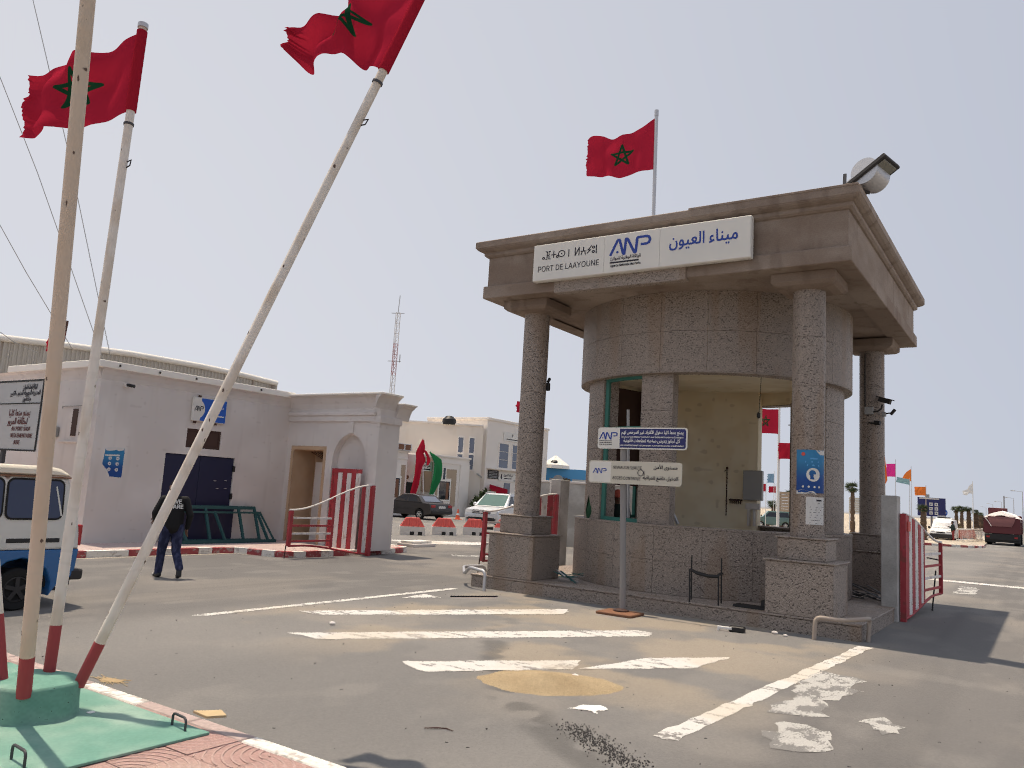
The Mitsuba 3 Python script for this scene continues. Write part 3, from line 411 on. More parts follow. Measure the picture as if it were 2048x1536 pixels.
mat('road_paint', roadpaint_c, 0.7, 0.25)


def fadedpaint_c(p, n, uv):
    x, y = p.x, p.y
    w = fbm(x * 7 + 3, y * 5, 5.0, 4)
    g = noise(x * 90, y * 30, 2.5)
    worn = smoothstep(0.44, 0.56, 0.7 * w + 0.3 * g)
    return mix((0.40, 0.395, 0.375), (0.19, 0.186, 0.18), worn) * (0.85 + 0.25 * noise(x * 150, y * 150, 1.0))


mat('faded_paint', fadedpaint_c, 0.75, 0.25)


def terrazzo_c(p, n, uv):
    a = noise(p.x * 46, p.y * 46, p.z * 46)
    b = noise(p.x * 88 + 7, p.y * 88, p.z * 88)
    d = fbm(p.x * 1.3, p.y * 1.3, p.z * 0.9, 3)
    c = mix((0.235, 0.215, 0.20), (0.31, 0.285, 0.26), d)
    c = mix(c, (0.085, 0.078, 0.072), smoothstep(0.40, 0.28, a))
    c = mix(c, (0.46, 0.43, 0.40), smoothstep(0.64, 0.76, b))
    # rusty run-off under the beams, where the photograph shows streaks
    run = smoothstep(0.62, 0.78, noise(p.x * 5, p.y * 5, p.z * 0.35))
    return mix(c, (0.24, 0.17, 0.11), 0.35 * run) * mi.Color3f(0.92, 0.83, 0.765)


mat('terrazzo', terrazzo_c, 0.55, 0.4)


def concrete_c(p, n, uv):
    a = fbm(p.x * 0.9, p.y * 0.9, p.z * 1.6, 4)
    s = fbm(p.x * 5, p.y * 5, p.z * 0.7 + 3, 3)
    g = noise(p.x * 70, p.y * 70, p.z * 70)
    c = mix((0.25, 0.205, 0.17), (0.345, 0.305, 0.265), smoothstep(0.3, 0.7, a))
    c = mix(c, (0.17, 0.135, 0.11), 0.5 * smoothstep(0.55, 0.75, s))
    return c * (0.88 + 0.24 * g) * mi.Color3f(0.86, 0.80, 0.77)


mat('concrete', concrete_c, 0.85, 0.2, bump=(lambda p, n, uv: fbm(p.x * 25, p.y * 25, p.z * 25, 2), 0.004))


def greycon_c(p, n, uv):
    a = fbm(p.x * 1.7, p.y * 1.7, p.z * 1.7, 4)
    g = noise(p.x * 50, p.y * 50, p.z * 50)
    return mix((0.33, 0.315, 0.29), (0.47, 0.455, 0.43), smoothstep(0.3, 0.7, a)) * (0.9 + 0.2 * g)


mat('grey_concrete', greycon_c, 0.85, 0.2)


def plaster_c(p, n, uv):
    a = fbm(p.x * 0.8, p.y * 0.8, p.z * 0.8, 4)
    s = fbm(p.x * 4, p.y * 4, p.z * 0.5, 3)
    sc = noise(p.x * 9, p.y * 9, p.z * 9)
    c = mix((0.60, 0.56, 0.53), (0.68, 0.645, 0.615), smoothstep(0.3, 0.7, a))
    c = mix(c, (0.48, 0.435, 0.40), 0.30 * smoothstep(0.55, 0.8, s))
    return mix(c, (0.42, 0.37, 0.34), 0.25 * smoothstep(0.80, 0.92, sc))


mat('plaster', plaster_c, 0.85, 0.2, bump=(lambda p, n, uv: fbm(p.x * 14, p.y * 14, p.z * 14, 3), 0.006))
mat('cornice_white', (0.80, 0.765, 0.70), 0.8, 0.2)


def cream_c(p, n, uv):
    a = fbm(p.x * 0.4, p.y * 0.4, p.z * 0.4, 3)
    s = fbm(p.x * 2.5, p.y * 2.5, p.z * 0.3, 3)
    c = mix((0.72, 0.64, 0.55), (0.76, 0.70, 0.62), a)
    return mix(c, (0.60, 0.50, 0.40), 0.3 * smoothstep(0.55, 0.8, s))


mat('cream', cream_c, 0.85, 0.2)
mat('cream_trim', (0.76, 0.71, 0.65), 0.8, 0.2)
mat('tan_panel', (0.42, 0.33, 0.24), 0.85, 0.2)


def inner_c(p, n, uv):
    a = fbm(p.x * 2.2, p.y * 2.2, p.z * 2.2, 4)
    s = noise(p.x * 7, p.y * 7, p.z * 7)
    c = mix((0.76, 0.66, 0.47), (0.82, 0.74, 0.56), smoothstep(0.35, 0.65, a))
    return mix(c, (0.38, 0.31, 0.22), 0.35 * smoothstep(0.78, 0.9, s))


mat('inner_cream', inner_c, 0.8, 0.2)


def kerbp(base):
    def f(p, n, uv):
        w = fbm(p.x * 9, p.y * 9, p.z * 9, 3)
        ch = noise(p.x * 34, p.y * 34, p.z * 34)
        worn = smoothstep(0.52, 0.66, 0.65 * w + 0.35 * ch)
        return mix(base, (0.40, 0.36, 0.32), 0.8 * worn) * (0.85 + 0.2 * noise(p.x * 80, p.y * 80, p.z * 80))
    return f


mat('kerb_red', kerbp((0.34, 0.075, 0.08)), 0.8, 0.2)
mat('kerb_white', kerbp((0.70, 0.68, 0.63)), 0.8, 0.2)


def pink_c(p, n, uv):
    a = fbm(p.x * 2, p.y * 2, 1.0, 3)
    g = noise(p.x * 90, p.y * 90, 2.0)
    # tile-wide concentric ridges (uv runs 0..1 over each tile), dust lies in the grooves
    r = dr.sqrt(dr.square(uv.x) + dr.square(uv.y)) * 7.0
    gr = dr.abs(r - dr.floor(r) - 0.5) * 2
    c = mix((0.33, 0.195, 0.18), (0.38, 0.255, 0.225), a)
    c = mix(c, (0.42, 0.335, 0.275), 0.45 * smoothstep(0.5, 0.68, fbm(p.x * 1.1 + 5, p.y * 1.1, 3.0, 4)))
    c = mix(c, (0.45, 0.34, 0.305), 0.5 * smoothstep(0.75, 0.95, gr))
    return c * (0.85 + 0.25 * g)


mat('pink_tile', pink_c, 0.8, 0.2)


def pinkpave_c(p, n, uv):
    a = fbm(p.x * 1.4, p.y * 1.4, 1.0, 4)
    return mix((0.36, 0.275, 0.255), (0.44, 0.365, 0.335), a) * (0.85 + 0.25 * noise(p.x * 40, p.y * 40, 2.0))


mat('pink_paving', pinkpave_c, 0.85, 0.2)


def green_c(p, n, uv):
    a = fbm(p.x * 5, p.y * 5, p.z * 5, 4)
    g = noise(p.x * 60, p.y * 60, p.z * 60)
    c = mix((0.11, 0.255, 0.20), (0.17, 0.32, 0.26), a)
    dust = smoothstep(0.40, 0.7, fbm(p.x * 2.3, p.y * 2.3, p.z * 2.3, 3))
    c = mix(c, (0.36, 0.45, 0.38), 0.55 * dust)
    return mix(c, (0.06, 0.10, 0.08), smoothstep(0.86, 0.93, g)) * (0.9 + 0.2 * g)


mat('green_paint', green_c, 0.75, 0.2)


def polep(base):
    def f(p, n, uv):
        a = fbm(p.x * 6, p.y * 6, p.z * 3, 3)
        sp = noise(p.x * 31, p.y * 31, p.z * 13)
        ring = noise(p.z * 34 + 3 * a, 1.0, 2.0)
        c = mix(base, (0.50, 0.40, 0.29), 0.55 * smoothstep(0.45, 0.7, a))
        c = mix(c, (0.45, 0.42, 0.37), 0.15 * smoothstep(0.7, 0.9, ring))
        return mix(c, (0.10, 0.065, 0.05), smoothstep(0.90, 0.94, sp))
    return f


mat('pole_white', polep((0.68, 0.64, 0.58)), 0.6, 0.3)
mat('pole_cream', polep((0.56, 0.46, 0.36)), 0.6, 0.3)
mat('pole_red', (0.30, 0.045, 0.05), 0.55, 0.35)


def clothmat(name, base, uvstar=False):
    if uvstar:
        def f(p, n, uv):
            # a five-pointed interlaced outline star printed in the middle of the cloth (uv in hoist heights)
            c = mi.Color3f(base)
            X, Y = uv.x - 0.72, uv.y - 0.5
            pts = [(0.235 * math.cos(math.radians(90 + 144 * k)), 0.235 * math.sin(math.radians(90 + 144 * k))) for k in range(6)]
            best = mi.Float(9)
            for (ax, ay), (bx, by) in zip(pts[:-1], pts[1:]):
                dx, dy = bx - ax, by - ay
                t = dr.clip(((X - ax) * dx + (Y - ay) * dy) / (dx * dx + dy * dy), 0, 1)
                best = dr.minimum(best, dr.sqrt(dr.square(X - ax - t * dx) + dr.square(Y - ay - t * dy)))
            return mix(c, (0.012, 0.06, 0.028), smoothstep(0.027, 0.020, best))
        col = proc(f)
    else:
        col = rgb(*base)
    scene['mat_' + name] = {'type': 'principledthin', 'base_color': col, 'roughness': 0.7, 'diff_trans': 0.55}
    return 'mat_' + name


clothmat('flag_star', (0.44, 0.022, 0.05), True)
clothmat('cloth_red', (0.44, 0.022, 0.045))
clothmat('cloth_green', (0.03, 0.22, 0.08))
clothmat('cloth_pink', (0.75, 0.05, 0.30))
clothmat('cloth_orange', (0.80, 0.22, 0.05))
clothmat('cloth_teal', (0.25, 0.42, 0.45))
clothmat('cloth_blue', (0.22, 0.36, 0.50))
clothmat('cloth_white', (0.78, 0.78, 0.76))


def corr_c(p, n, uv):
    a = fbm(p.x * 0.3, p.y * 0.6, p.z * 0.6, 3)
    s = noise(p.x * 1.0, p.y * 6, p.z * 0.4)
    c = mix((0.42, 0.385, 0.33), (0.50, 0.465, 0.41), a)
    return mix(c, (0.22, 0.15, 0.11), 0.6 * smoothstep(0.70, 0.85, s) * smoothstep(0.45, 0.6, a))


mat('corrugated', corr_c, 0.6, 0.3)


def redpaint_c(p, n, uv):
    a = fbm(p.x * 5, p.y * 5, p.z * 5, 3)
    c = mix((0.33, 0.03, 0.04), (0.42, 0.06, 0.07), a)
    return mix(c, (0.16, 0.07, 0.05), 0.5 * smoothstep(0.66, 0.8, noise(p.x * 18, p.y * 18, p.z * 9)))


mat('gate_red', redpaint_c, 0.55, 0.35)


def whitepaint_c(p, n, uv):
    a = fbm(p.x * 5, p.y * 5, p.z * 5, 3)
    c = mix((0.64, 0.60, 0.57), (0.72, 0.69, 0.66), a)
    return mix(c, (0.36, 0.24, 0.18), 0.5 * smoothstep(0.70, 0.84, noise(p.x * 16, p.y * 16, p.z * 7)))


mat('gate_white', whitepaint_c, 0.55, 0.35)
mat('teal_paint', (0.03, 0.155, 0.125), 0.5, 0.4)
mat('teal_dark', (0.022, 0.085, 0.09), 0.5, 0.4)
mat('white', (0.74, 0.73, 0.70), 0.5, 0.35)
mat('sign_white', (0.66, 0.645, 0.60), 0.45, 0.4)
mat('sign_beige', (0.53, 0.50, 0.42), 0.45, 0.4)
mat('sign_grey', (0.40, 0.41, 0.41), 0.4, 0.4)
mat('navy', (0.018, 0.022, 0.12), 0.4, 0.4)
mat('logo_blue', (0.02, 0.05, 0.28), 0.45, 0.4)
mat('ink', (0.02, 0.02, 0.03), 0.5, 0.3)
mat('ink_red', (0.10, 0.03, 0.03), 0.5, 0.3)
mat('sign_blue', (0.02, 0.10, 0.45), 0.4, 0.4)
mat('door_navy', (0.012, 0.016, 0.05), 0.45, 0.4)
mat('brown', (0.065, 0.035, 0.028), 0.6, 0.3)
mat('rust_brown', (0.20, 0.10, 0.06), 0.75, 0.2)


def recess_c(p, n, uv):
    a = fbm(p.x * 3, p.y * 3, p.z * 2, 4)
    return mix((0.42, 0.27, 0.16), (0.56, 0.42, 0.29), a)


mat('recess', recess_c, 0.85, 0.2)
mat('black', (0.015, 0.015, 0.016), 0.5, 0.4)
mat('dark', (0.035, 0.033, 0.033), 0.6, 0.3)
mat('rubber', (0.02, 0.02, 0.02), 0.85, 0.2)
mat('grey_metal', (0.30, 0.30, 0.29), 0.45, 0.5, 0.3)
mat('pole_grey', (0.24, 0.23, 0.225), 0.6, 0.3)
mat('galvanised', (0.52, 0.52, 0.53), 0.4, 0.5, 0.6)
mat('rail_brown', (0.36, 0.30, 0.25), 0.55, 0.4)
mat('steel_dark', (0.07, 0.07, 0.075), 0.5, 0.4, 0.4)
mat('alu', (0.58, 0.58, 0.56), 0.4, 0.5, 0.5)
mat('glass_dark', (0.015, 0.018, 0.026), 0.06, 0.6)
mat('glass_blue', (0.02, 0.03, 0.075), 0.12, 0.6)
mat('glass_green', (0.10, 0.17, 0.15), 0.05, 0.7)
mat('glass_grey', (0.13, 0.15, 0.20), 0.15, 0.6)
scene['mat_pane'] = {'type': 'thindielectric', 'int_ior': 1.5}
mat('car_black', (0.028, 0.024, 0.025), 0.28, 0.5, clearcoat=0.8, clearcoat_gloss=0.9)
mat('car_silver', (0.62, 0.63, 0.64), 0.3, 0.5, 0.35, clearcoat=0.7, clearcoat_gloss=0.9)
mat('car_white', (0.70, 0.70, 0.68), 0.35, 0.5, clearcoat=0.5, clearcoat_gloss=0.8)


def vanwhite_c(p, n, uv):
    a = fbm(p.x * 3, p.y * 3, p.z * 3, 4)
    r = smoothstep(0.62, 0.78, noise(p.x * 11, p.y * 11, p.z * 20)) * smoothstep(1.64, 1.70, p.z) * smoothstep(1.80, 1.74, p.z)
    c = mix((0.52, 0.52, 0.48), (0.62, 0.61, 0.57), a)
    return mix(c, (0.20, 0.09, 0.05), 0.8 * r)


mat('van_white', vanwhite_c, 0.4, 0.4, clearcoat=0.3, clearcoat_gloss=0.7)
mat('van_cream', (0.66, 0.61, 0.50), 0.45, 0.4)
mat('van_blue', (0.018, 0.11, 0.29), 0.35, 0.4, clearcoat=0.4, clearcoat_gloss=0.8)
mat('lamp_red', (0.35, 0.015, 0.02), 0.2, 0.5)
mat('lens_grey', (0.20, 0.20, 0.17), 0.3, 0.5)
mat('lamp_clear', (0.55, 0.55, 0.55), 0.15, 0.6)
mat('chrome', (0.72, 0.72, 0.73), 0.2, 0.5, 0.9)
mat('plate_white', (0.62, 0.62, 0.60), 0.5, 0.3)
mat('plastic_red', (0.55, 0.085, 0.07), 0.5, 0.4)
mat('plastic_white', (0.66, 0.63, 0.58), 0.5, 0.4)
mat('cone_orange', (0.75, 0.13, 0.06), 0.5, 0.4)
mat('lorry_red', (0.11, 0.025, 0.03), 0.5, 0.35)
mat('tarp_red', (0.23, 0.10, 0.10), 0.6, 0.3)
mat('tarp_white', (0.72, 0.66, 0.63), 0.6, 0.3)
mat('skin', (0.20, 0.11, 0.075), 0.6, 0.3)
mat('hair', (0.012, 0.010, 0.009), 0.7, 0.2)
mat('jacket', (0.012, 0.012, 0.013), 0.7, 0.2)


def jeans_c(p, n, uv):
    a = fbm(p.x * 22, p.y * 22, p.z * 9, 4)
    return mix((0.018, 0.022, 0.055), (0.05, 0.058, 0.12), smoothstep(0.4, 0.72, a))


mat('jeans', jeans_c, 0.8, 0.2)
mat('shoe_white', (0.55, 0.53, 0.50), 0.6, 0.3)
mat('cap_orange', (0.55, 0.13, 0.09), 0.7, 0.2)
mat('shirt_dark', (0.018, 0.03, 0.028), 0.8, 0.2)
mat('shirt_red', (0.28, 0.05, 0.05), 0.8, 0.2)
mat('cloth_sill', (0.02, 0.07, 0.035), 0.8, 0.2, two=True)
mat('leaf', (0.06, 0.085, 0.035), 0.6, 0.3, two=True)
mat('leaf_dry', (0.17, 0.13, 0.075), 0.7, 0.2, two=True)
mat('trunk', (0.15, 0.105, 0.075), 0.9, 0.1)
mat('wood', (0.50, 0.38, 0.22), 0.7, 0.2)
mat('brick_red', (0.42, 0.13, 0.10), 0.85, 0.2)
mat('sky_blue_paint', (0.10, 0.33, 0.58), 0.7, 0.3)
mat('bldg_white', (0.70, 0.69, 0.66), 0.8, 0.2)
mat('mast_white', (0.62, 0.62, 0.63), 0.6, 0.3)
mat('mast_red', (0.40, 0.22, 0.22), 0.6, 0.3)
mat('paper', (0.62, 0.61, 0.585), 0.8, 0.1)


def poster_c(p, n, uv):
    g = fbm(p.x * 5, p.y * 5, p.z * 5, 3)
    return mix((0.035, 0.20, 0.40), (0.015, 0.065, 0.25), smoothstep(0.75, 0.25, uv.y)) * (0.8 + 0.35 * g)


mat('poster_blue', poster_c, 0.5, 0.3)

# ------------------------------------------------------------------ ground, road, paint
put('ground', sheet([(-700, -400), (700, -400), (700, 1400), (-700, 1400)], -0.012), 'mat_sand', kind='structure')
road_poly = Polygon([(-46, -60), (60, -60), (40, 30), (14, 52), (9, 90), (8, 170), (14, 260), (-2, 300), (-5.5, 170), (-2.6, 96), (-4.5, 62), (-9, 48), (-22, 46), (-40, 60), (-46, 40)])
put('road', sheet(road_poly, 0.0), 'mat_asphalt', kind='structure')


def marking(poly, m='mat_road_paint', z=0.004, name='road_marking'):
    return put(name, sheet(poly, z), m, kind='structure')


def ragged(poly, amp=0.02, step=0.12, seed=1):
    """Chip the outline of a painted mark."""
    r = np.random.default_rng(seed)
    P = Polygon(poly).segmentize(step)
    c = np.array(P.exterior.coords[:-1]) + r.normal(0, amp, (len(P.exterior.coords) - 1, 2))
    return Polygon(c).buffer(0)


marking(ragged([(-3.64, -9.7), (-3.50, -9.55), (-3.47, -4.0), (-3.62, -4.0)], .008, .2, 1))
marking(ragged([(3.27, -10.16), (3.46, -10.16), (3.85, -3.76), (3.67, -3.78)], .012, .15, 2))
marking(ragged([(-3.24, -5.89), (-3.33, -5.15), (-2.9, -5.22)], .01, .15, 3))
marking(ragged([(-3.14, -8.25), (-0.78, -4.4), (-0.55, -4.98), (-2.71, -8.24)], .015, .12, 4))
marking(ragged([(-1.91, -9.5), (0.92, -5.4), (1.20, -5.4), (1.27, -5.71), (-1.38, -9.5)], .015, .12, 5))
marking(ragged([(0.08, -9.69), (1.40, -7.98), (1.58, -8.48), (0.59, -9.85)], .02, .12, 6))
marking(ragged([(1.60, -8.45), (1.92, -7.19), (2.62, -6.26), (2.51, -7.32)], .015, .12, 7))
marking(ragged([(3.84, -8.6), (3.66, -7.0), (3.69, -6.2), (4.17, -6.16), (4.22, -7.1), (4.06, -7.7), (4.18, -8.4)], .05, .15, 8), 'mat_faded_paint')
marking(ragged([(4.0, -9.5), (3.94, -8.95), (4.40, -8.95), (4.52, -9.4), (4.2, -9.75)], .05, .15, 9), 'mat_faded_paint')
marking(ragged([(4.55, -8.3), (4.62, -8.0), (4.9, -8.2), (4.8, -8.6)], .05, .12, 10), 'mat_faded_paint')
marking(ragged([(3.86, 7.3), (3.84, 10.4), (4.3, 10.2), (4.34, 7.7)], .05, .3, 11), 'mat_faded_paint')
marking(ragged([(1.9, 11.5), (9.0, 11.9), (9.0, 12.5), (1.9, 12.2)], .02, .4, 12))
marking(ragged([(-13.4, 4.6), (-10.8, 9.2), (-10.2, 7.5), (-11.7, 4.3)], .05, .4, 13), 'mat_road_paint')
marking(ragged([(-8.45, 2.15), (-7.2, 4.2), (-6.9, 3.7), (-8.1, 1.77)], .02, .3, 14), 'mat_faded_paint')
put('paint_spill', sheet(ragged([(2.36, -9.96), (2.42, -9.72), (2.52, -9.66), (2.66, -9.72), (2.58, -9.82), (2.64, -9.93), (2.5, -9.88)], .012, .06, 15), 0.005), 'mat_white', label='small white paint spill on the road just beyond the sand heap', cat='paint spill')

# gravel scattered where the wheels cross, and small dark pebbles
ms = []
for k in range(900):
    a = rng.random()
    x, y = 2.66 + 0.85 * a + rng.gauss(0, .09), -10.42 - 0.6 * a + rng.gauss(0, .075)
    s = rng.uniform(.003, .008)
    ms.append(ball((x, y, s * .6), s, (1, rng.uniform(.7, 1.3), .7), 0))
for k in range(170):
    x, y = rng.uniform(-4, 6), rng.uniform(-12.4, -3.5)
    s = rng.choice([.003, .004, .005, .005, .006, .009])
    ms.append(ball((x, y, s * .5), s, (1, rng.uniform(.7, 1.4), .7), 0))
put('gravel', join(ms), 'mat_dark', label='loose dark gravel scattered over the road', cat='gravel', kind='stuff')

# heap of sand
def heap(cx, cy, rx, ry, h, rot, seed):
    n = 90
    gx, gy = np.meshgrid(np.linspace(-1.3, 1.3, n), np.linspace(-1.3, 1.3, n))
    nz = meshkit.fbm(np.stack([gx * 2.1 + seed, gy * 2.1, gx * 0 + 3.3], -1), 4)
    rr = np.hypot(gx, gy) * (0.75 + 0.5 * nz)
    z = h * np.clip(1 - rr, 0, 1) ** 1.25 * (0.8 + 0.5 * nz) - 0.006 + 0.012 * np.clip(1.08 - rr, 0, .3) * nz
    c, s = math.cos(rot), math.sin(rot)
    x, y = cx + rx * gx * c - ry * gy * s, cy + rx * gx * s + ry * gy * c
    q = np.arange(n * n).reshape(n, n)
    f = np.stack([q[:-1, :-1], q[:-1, 1:], q[1:, 1:], q[1:, :-1]], -1).reshape(-1, 4)
    v = np.stack([x, y, z], -1).reshape(-1, 3)
    f = f[(v[f][:, :, 2] > -0.004).any(1)]
    return TM(v, np.vstack([f[:, [0, 1, 2]], f[:, [0, 2, 3]]]), process=False)


put('sand_heap', heap(1.72, -9.22, .80, .58, .10, .55, 2.0), 'mat_sand_pile', smooth=True, label='low brown heap of sand spilled on the painted stripes', cat='sand heap')
for (x, y, s, l) in ((1.80, -8.83, .035, 'pale stone lying on the far side of the sand heap'), (-2.01, -8.67, .04, 'pale stone lying between the two farthest long painted stripes'),
                     (2.48, -3.82, .04, 'white scrap against the middle of the booth step, nearest the bent corner rail'), (2.66, -3.9, .028, 'tiny white scrap on the road beside the right corner rail of the booth')):
    put('stone', ball((x, y, s * .55), s, (1.25, .8, .65), 2), 'mat_plaster', smooth=True, label=l, cat='stone')
put('twig', tube([(1.84, -11.36, .008), (1.92, -11.29, .012), (1.98, -11.25, .01), (2.05, -11.26, .008)], [.004, .006, .005, .003], 6), 'mat_brown', label='small curved twig on the open road in the foreground', cat='twig')
put('metal_rod', bar((-2.86, -5.02, .012), (-2.38, -4.24, .012), .022, .018), 'mat_black', label='thin black metal rod lying on the road left of the booth', cat='rod')
k = thing('broken_lamp', 'broken white and black lamp casing lying on the road against the booth step', 'lamp casing')
with At(1.93, -4.2, 0, 8):
    put('housing', box(-.03, .20, -.045, .10, 0, .085, .012), 'mat_black', k)
    put('trim', join(box(-.20, .02, -.05, -.02, .03, .07, .006), box(-.20, -.17, -.05, .03, .0, .055, .006)), 'mat_white', k)

# ------------------------------------------------------------------ guard booth
KB = thing('guard_booth', 'square canopied booth of speckled stone with a round drum and four columns', 'guard booth')
A_, B_ = 2.72, 2.89
S1, S2, CR = .519, .374, .262
ZS, Z1, Z2, ZK, ZC = .253, 1.106, 1.469, 5.567, 5.794
put('step', box(-3.61, 3.63, -3.41, 3.41, -.01, ZS - .035, .01), 'mat_terrazzo', KB)
put('step_slab', box(-3.625, 3.645, -3.425, 3.425, ZS - .033, ZS, .008), 'mat_terrazzo', KB)
for X, Y in ((-A_, -B_), (A_, -B_), (A_, B_), (-A_, B_)):
    col = uniq(f'{KB}__column')
    t = .028
    put('pedestal', box(X - S1, X + S1, Y - S1, Y + S1, ZS, Z1 - t, .012), 'mat_terrazzo', col)
    put('pedestal_slab', box(X - S1 - .035, X + S1 + .035, Y - S1 - .035, Y + S1 + .035, Z1 - t, Z1, .008), 'mat_terrazzo', col)
    put('plinth', box(X - S2, X + S2, Y - S2, Y + S2, Z1, Z2 - t, .012), 'mat_terrazzo', col)
    put('plinth_slab', box(X - S2 - .03, X + S2 + .03, Y - S2 - .03, Y + S2 + .03, Z2 - t, Z2, .008), 'mat_terrazzo', col)
    zz = [Z2, 2.29, 3.11, 3.93, 4.75, ZK]
    for z0, z1 in zip(zz[:-1], zz[1:]):
        put('shaft', lathe([(CR - .004, z0 + .002), (CR, z0 + .007), (CR, z1 - .007), (CR - .004, z1 - .002)], 40, (X, Y, 0)), 'mat_terrazzo', col, smooth=40)
    put('capital', join(box(X - .513, X + .513, Y - .513, Y + .513, ZK + .06, ZC, .012), loft([[(X + sx * h, Y + sy * h, z) for sx, sy in ((-1, -1), (1, -1), (1, 1), (-1, 1))] for h, z in ((.33, ZK - .01), (.45, ZK + .02), (.50, ZK + .062))])), 'mat_concrete', col)
# canopy
cn = uniq(f'{KB}__canopy')
def ringbox(d0, d1, z0, z1, b=.012):
    """Rectangular ring round the canopy, from inset d0 to overhang d1."""
    o = sbox(-A_ - d1, -B_ - d1, A_ + d1, B_ + d1).difference(sbox(-A_ - d0, -B_ - d0, A_ + d0, B_ + d0))
    return prism(o, z0, z1)
def moulded(prof):
    """Square canopy moulding from (overhang, z) points, wrapped round all four sides."""
    return loft([[(sx * (A_ + d), sy * (B_ + d), z) for sx, sy in ((-1, -1), (1, -1), (1, 1), (-1, 1))] for d, z in prof], caps=False)
put('band', moulded([(.40, ZC), (.815, ZC), (.828, ZC + .012), (.828, 6.035), (.815, 6.052), (.766, 6.052), (.40, 6.052)]), 'mat_concrete', cn)
put('fascia', moulded([(.767, 6.05), (.767, 6.66)]), 'mat_concrete', cn)
put('cornice', moulded([(.767, 6.655), (.80, 6.66), (.838, 6.69), (.845, 6.705), (.845, 6.755), (.875, 6.76), (.93, 6.785), (.965, 6.815), (.97, 6.83), (.981, 6.835), (.981, 6.955), (.965, 6.971), (.60, 6.972)]), 'mat_concrete', cn)
put('roof_slab', box(-A_ - .62, A_ + .62, -B_ - .62, B_ + .62, 6.60, 6.974), 'mat_concrete', cn)
put('soffit', box(-A_ - .76, A_ + .76, -B_ - .76, B_ + .76, 5.83, 5.99), 'mat_concrete', cn)
put('sign_backing', box(-1.83, .84, -B_ - .872, -B_ - .70, 5.75, 6.79, .008), 'mat_terrazzo', cn)
# the mend at the right end of the cornice, where a strip of render is missing
put('patch', box(.9, A_ + .95, -B_ - .990, -B_ - .90, 6.955, 6.995, .006), 'mat_concrete', cn)

# round drum: stone panels with open joints on a core
R = 2.81
def panels(parent, angs, z0, z1, R1=R, th=.03, gap=.006, m='mat_terrazzo'):
    g = math.degrees(gap / R1) / 2
    for a0, a1 in zip(angs[:-1], angs[1:]):
        put('panel', arcband(R1 - th, R1 + nrg.normal(0, .0012), a0 + g, a1 - g, z0 + gap / 2, z1 - gap / 2, 5), m, parent)
uw = put('upper_wall', arcband(2.52, R - .028, 0, 360, 4.30, 5.84, 97), 'mat_inner_cream', KB)
angs = np.arange(-180, 181, 18)
panels(uw, angs, 5.07, 5.835)
panels(uw, angs, 4.302, 5.07)
put('drum_edge', arcband(2.50, R - .004, 0, 360, 4.285, 4.303, 97), 'mat_terrazzo', KB)
lw = put('lower_wall', arcband(2.52, R - .028, 0, 360, ZS, 1.44, 97), 'mat_terrazzo', KB)
panels(lw, angs, ZS + .004, .845)
panels(lw, angs, .845, 1.436)
put('sill', arcband(2.36, R + .008, 0, 360, 1.438, 1.475, 97), 'mat_terrazzo', KB)
piers = [(-141, -123), (-99, -85.5), (-17, 6), (44, 60), (84.5, 92), (132, 152), (176, 193)]
for a0, a1 in piers:
    pr_ = put('pier', arcband(2.30, 2.635, a0, a1, 1.475, 4.30), 'mat_terrazzo', KB)
    for z0, z1 in ((1.475, 2.18), (2.18, 2.885), (2.885, 3.59), (3.59, 4.30)):
        panels(pr_, [a0 - .3, a1 + .3], z0, z1, 2.662)
put('ceiling', lathe([(2.53, 4.60), (2.53, 4.72)], 48), 'mat_inner_cream', KB)
put('booth_floor', lathe([(2.53, .254), (2.53, .30)], 48), 'mat_grey_concrete', KB)
put('rear_wall', arcband(2.24, 2.5, 86.5, 134, .30, 4.62), 'mat_inner_cream', KB)
put('jamb', box(.14, .36, 2.20, 2.5, .3, 4.62), 'mat_inner_cream', KB)
put('blind', arcband(2.40, 2.44, 152.4, 175.8, 2.22, 4.5), 'mat_brown', KB)
put('dark_partition', arcband(2.20, 2.27, 134, 153.5, .3, 4.5), 'mat_brown', KB)
# window with a green frame in the front left bay
def wf(a, R_, z):
    return np.array([R_ * math.cos(math.radians(a)), R_ * math.sin(math.radians(a)), z])
win = uniq(f'{KB}__window')
RW = 2.56
aa = [-122.6, -115, -107, -99.4]
fr = [bar(wf(aa[0], RW, 1.48), wf(aa[0], RW, 4.3), .075, .075), bar(wf(aa[-1], RW, 1.48), wf(aa[-1], RW, 4.3), .06, .075)]
for z, h in ((1.51, .07), (3.25, .11), (4.26, .07)):
    for a, b in zip(aa[:-1], aa[1:]):
        fr.append(bar(wf(a, RW, z), wf(b, RW, z), .06, h))
put('frame', join(fr), 'mat_teal_paint', win)
# same frame, unglazed bay behind
win2 = uniq(f'{KB}__window')
fr = []
for a in (152.6, 175.4):
    fr.append(bar(wf(a, RW, 1.48), wf(a, RW, 4.3), .07, .07))
for z in (1.51, 3.25, 4.26):
    fr.append(bar(wf(152.6, RW, z), wf(175.4, RW, z), .06, .07))
put('frame', join(fr), 'mat_teal_paint', win2)

